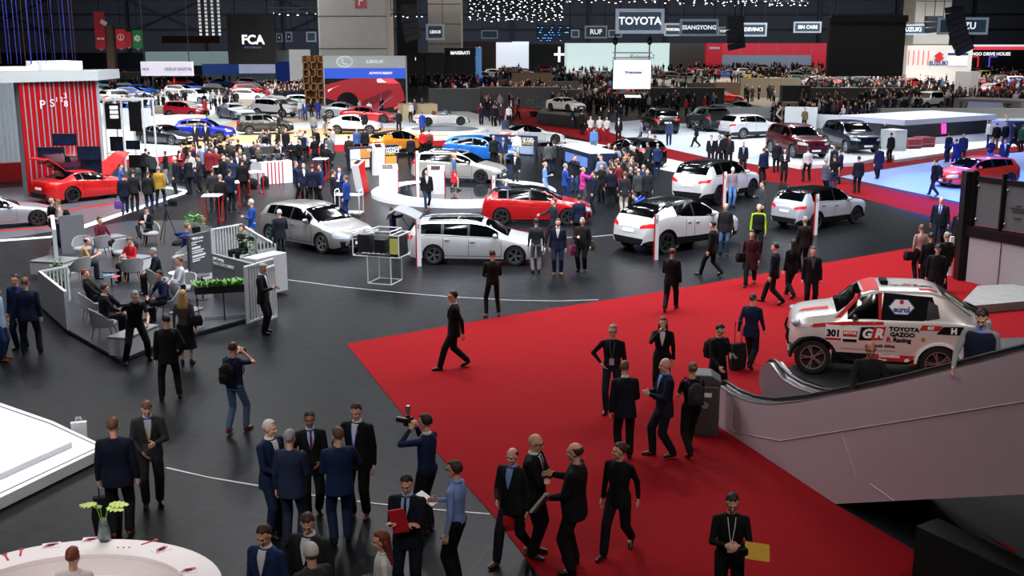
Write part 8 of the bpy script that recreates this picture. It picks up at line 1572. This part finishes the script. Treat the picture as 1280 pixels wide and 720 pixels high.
crowd(8, 225, 262, 215, 232, 'guest at the dark standing tables left of the bar', 'guests at the dark standing tables')
crowd(20, 600, 650, 130, 158, 'visitor in the dark crowd on the aisle in the middle', 'visitors on the middle aisle')
crowd(26, 690, 790, 148, 172, 'visitor in the dark crowd below the white coupe podium', 'visitors below the podium')
crowd(10, 540, 600, 134, 146, 'visitor in front of the dark grey sloping partition', 'visitors by the sloping partition')
crowd(14, 955, 1100, 163, 172, 'guest at the white counters behind the off-roaders', 'guests at the white counters')
crowd(12, 330, 400, 130, 150, 'visitor among the cars left of the wooden tower', 'visitors left of the wooden tower')
print('PEOPLE', len(PEOPLE))
# the rest of the far crowd: one object
b = MB(); cm_ = [cloth('0e0e12'), cloth('141a2c'), cloth('3a3a3e'), cloth('b0b0b4'), cloth('a82028'), SKIN, hairm('b'), cloth('5a7098')]
def mini(p, a, h, t):
    M = Matrix.Translation(p) @ Matrix.Rotation(a, 4, 'Z') @ Matrix.Scale(h/1.76, 4); q = MB(); T_ = lambda v: M @ V(v)
    for s in (-1, 1):
        q.tube([T_((s*.09, 0, .9)), T_((s*.10, .05*s, .5)), T_((s*.10, 0, .02))], [.10, .075, .06], 6, 0); q.tube([T_((s*.19, 0, 1.42)), T_((s*.24, .0, 1.12)), T_((s*.2, .12+.1*s, .92))], [.06, .05, .045], 5, t); q.ell(T_((s*.2, .14+.1*s, .88)), (.04, .04, .05), 5, 4, 5)
    q.loft([[T_((w_*math.cos(2*PI*k/8), .65*w_*math.sin(2*PI*k/8), z)) for k in range(8)] for z, w_ in ((.8, .19), (1.05, .165), (1.35, .21), (1.44, .15), (1.5, .06))], t); q.ell(T_((0, .02, 1.62)), (.08, .09, .12), 7, 6, 5); q.ell(T_((0, -.015, 1.66)), (.088, .095, .10), 7, 5, 6)
    o = len(b.v); b.v += q.v; b.f += [tuple(i+o for i in f) for f in q.f]; b.m += q.m
ZONES = [(60, 330, 415, 96, 104), (30, 140, 215, 100, 118), (60, 330, 400, 116, 130), (110, 505, 650, 90, 112), (130, 640, 770, 92, 130), (60, 770, 1000, 104, 132), (130, 800, 1030, 86, 100), (60, 1000, 1130, 104, 124), (70, 1090, 1200, 108, 134), (50, 1200, 1280, 92, 120), (30, 1030, 1130, 100, 105), (40, 1000, 1150, 132, 146), (40, 690, 900, 132, 146), (30, 150, 300, 130, 150), (24, 960, 1100, 146, 158), (30, 1200, 1280, 122, 140), (16, 530, 690, 112, 124), (30, 184, 300, 98, 110)]
for n, x0, x1, y0, y1 in ZONES:
    for _ in range(int(n*1.9)):
        q_ = G(rnd.uniform(x0, x1), rnd.uniform(y0, y1))
        if clear(q_, 0): mini(q_, rnd.uniform(0, 6.28), rnd.uniform(1.62, 1.9), rnd.choice([0]*9+[1]*4+[2]*4+[3, 3, 4, 7]))
o = b.build('distant_crowd', cm_, smooth=True); tag(o, 'dense dark crowd of visitors spread over the far stands of the hall', 'crowd', kind='stuff')
print('CARS', CARINFO)
bpy.data.scenes.remove(TS)
for me in [m for m in bpy.data.meshes if not m.users]: bpy.data.meshes.remove(me)
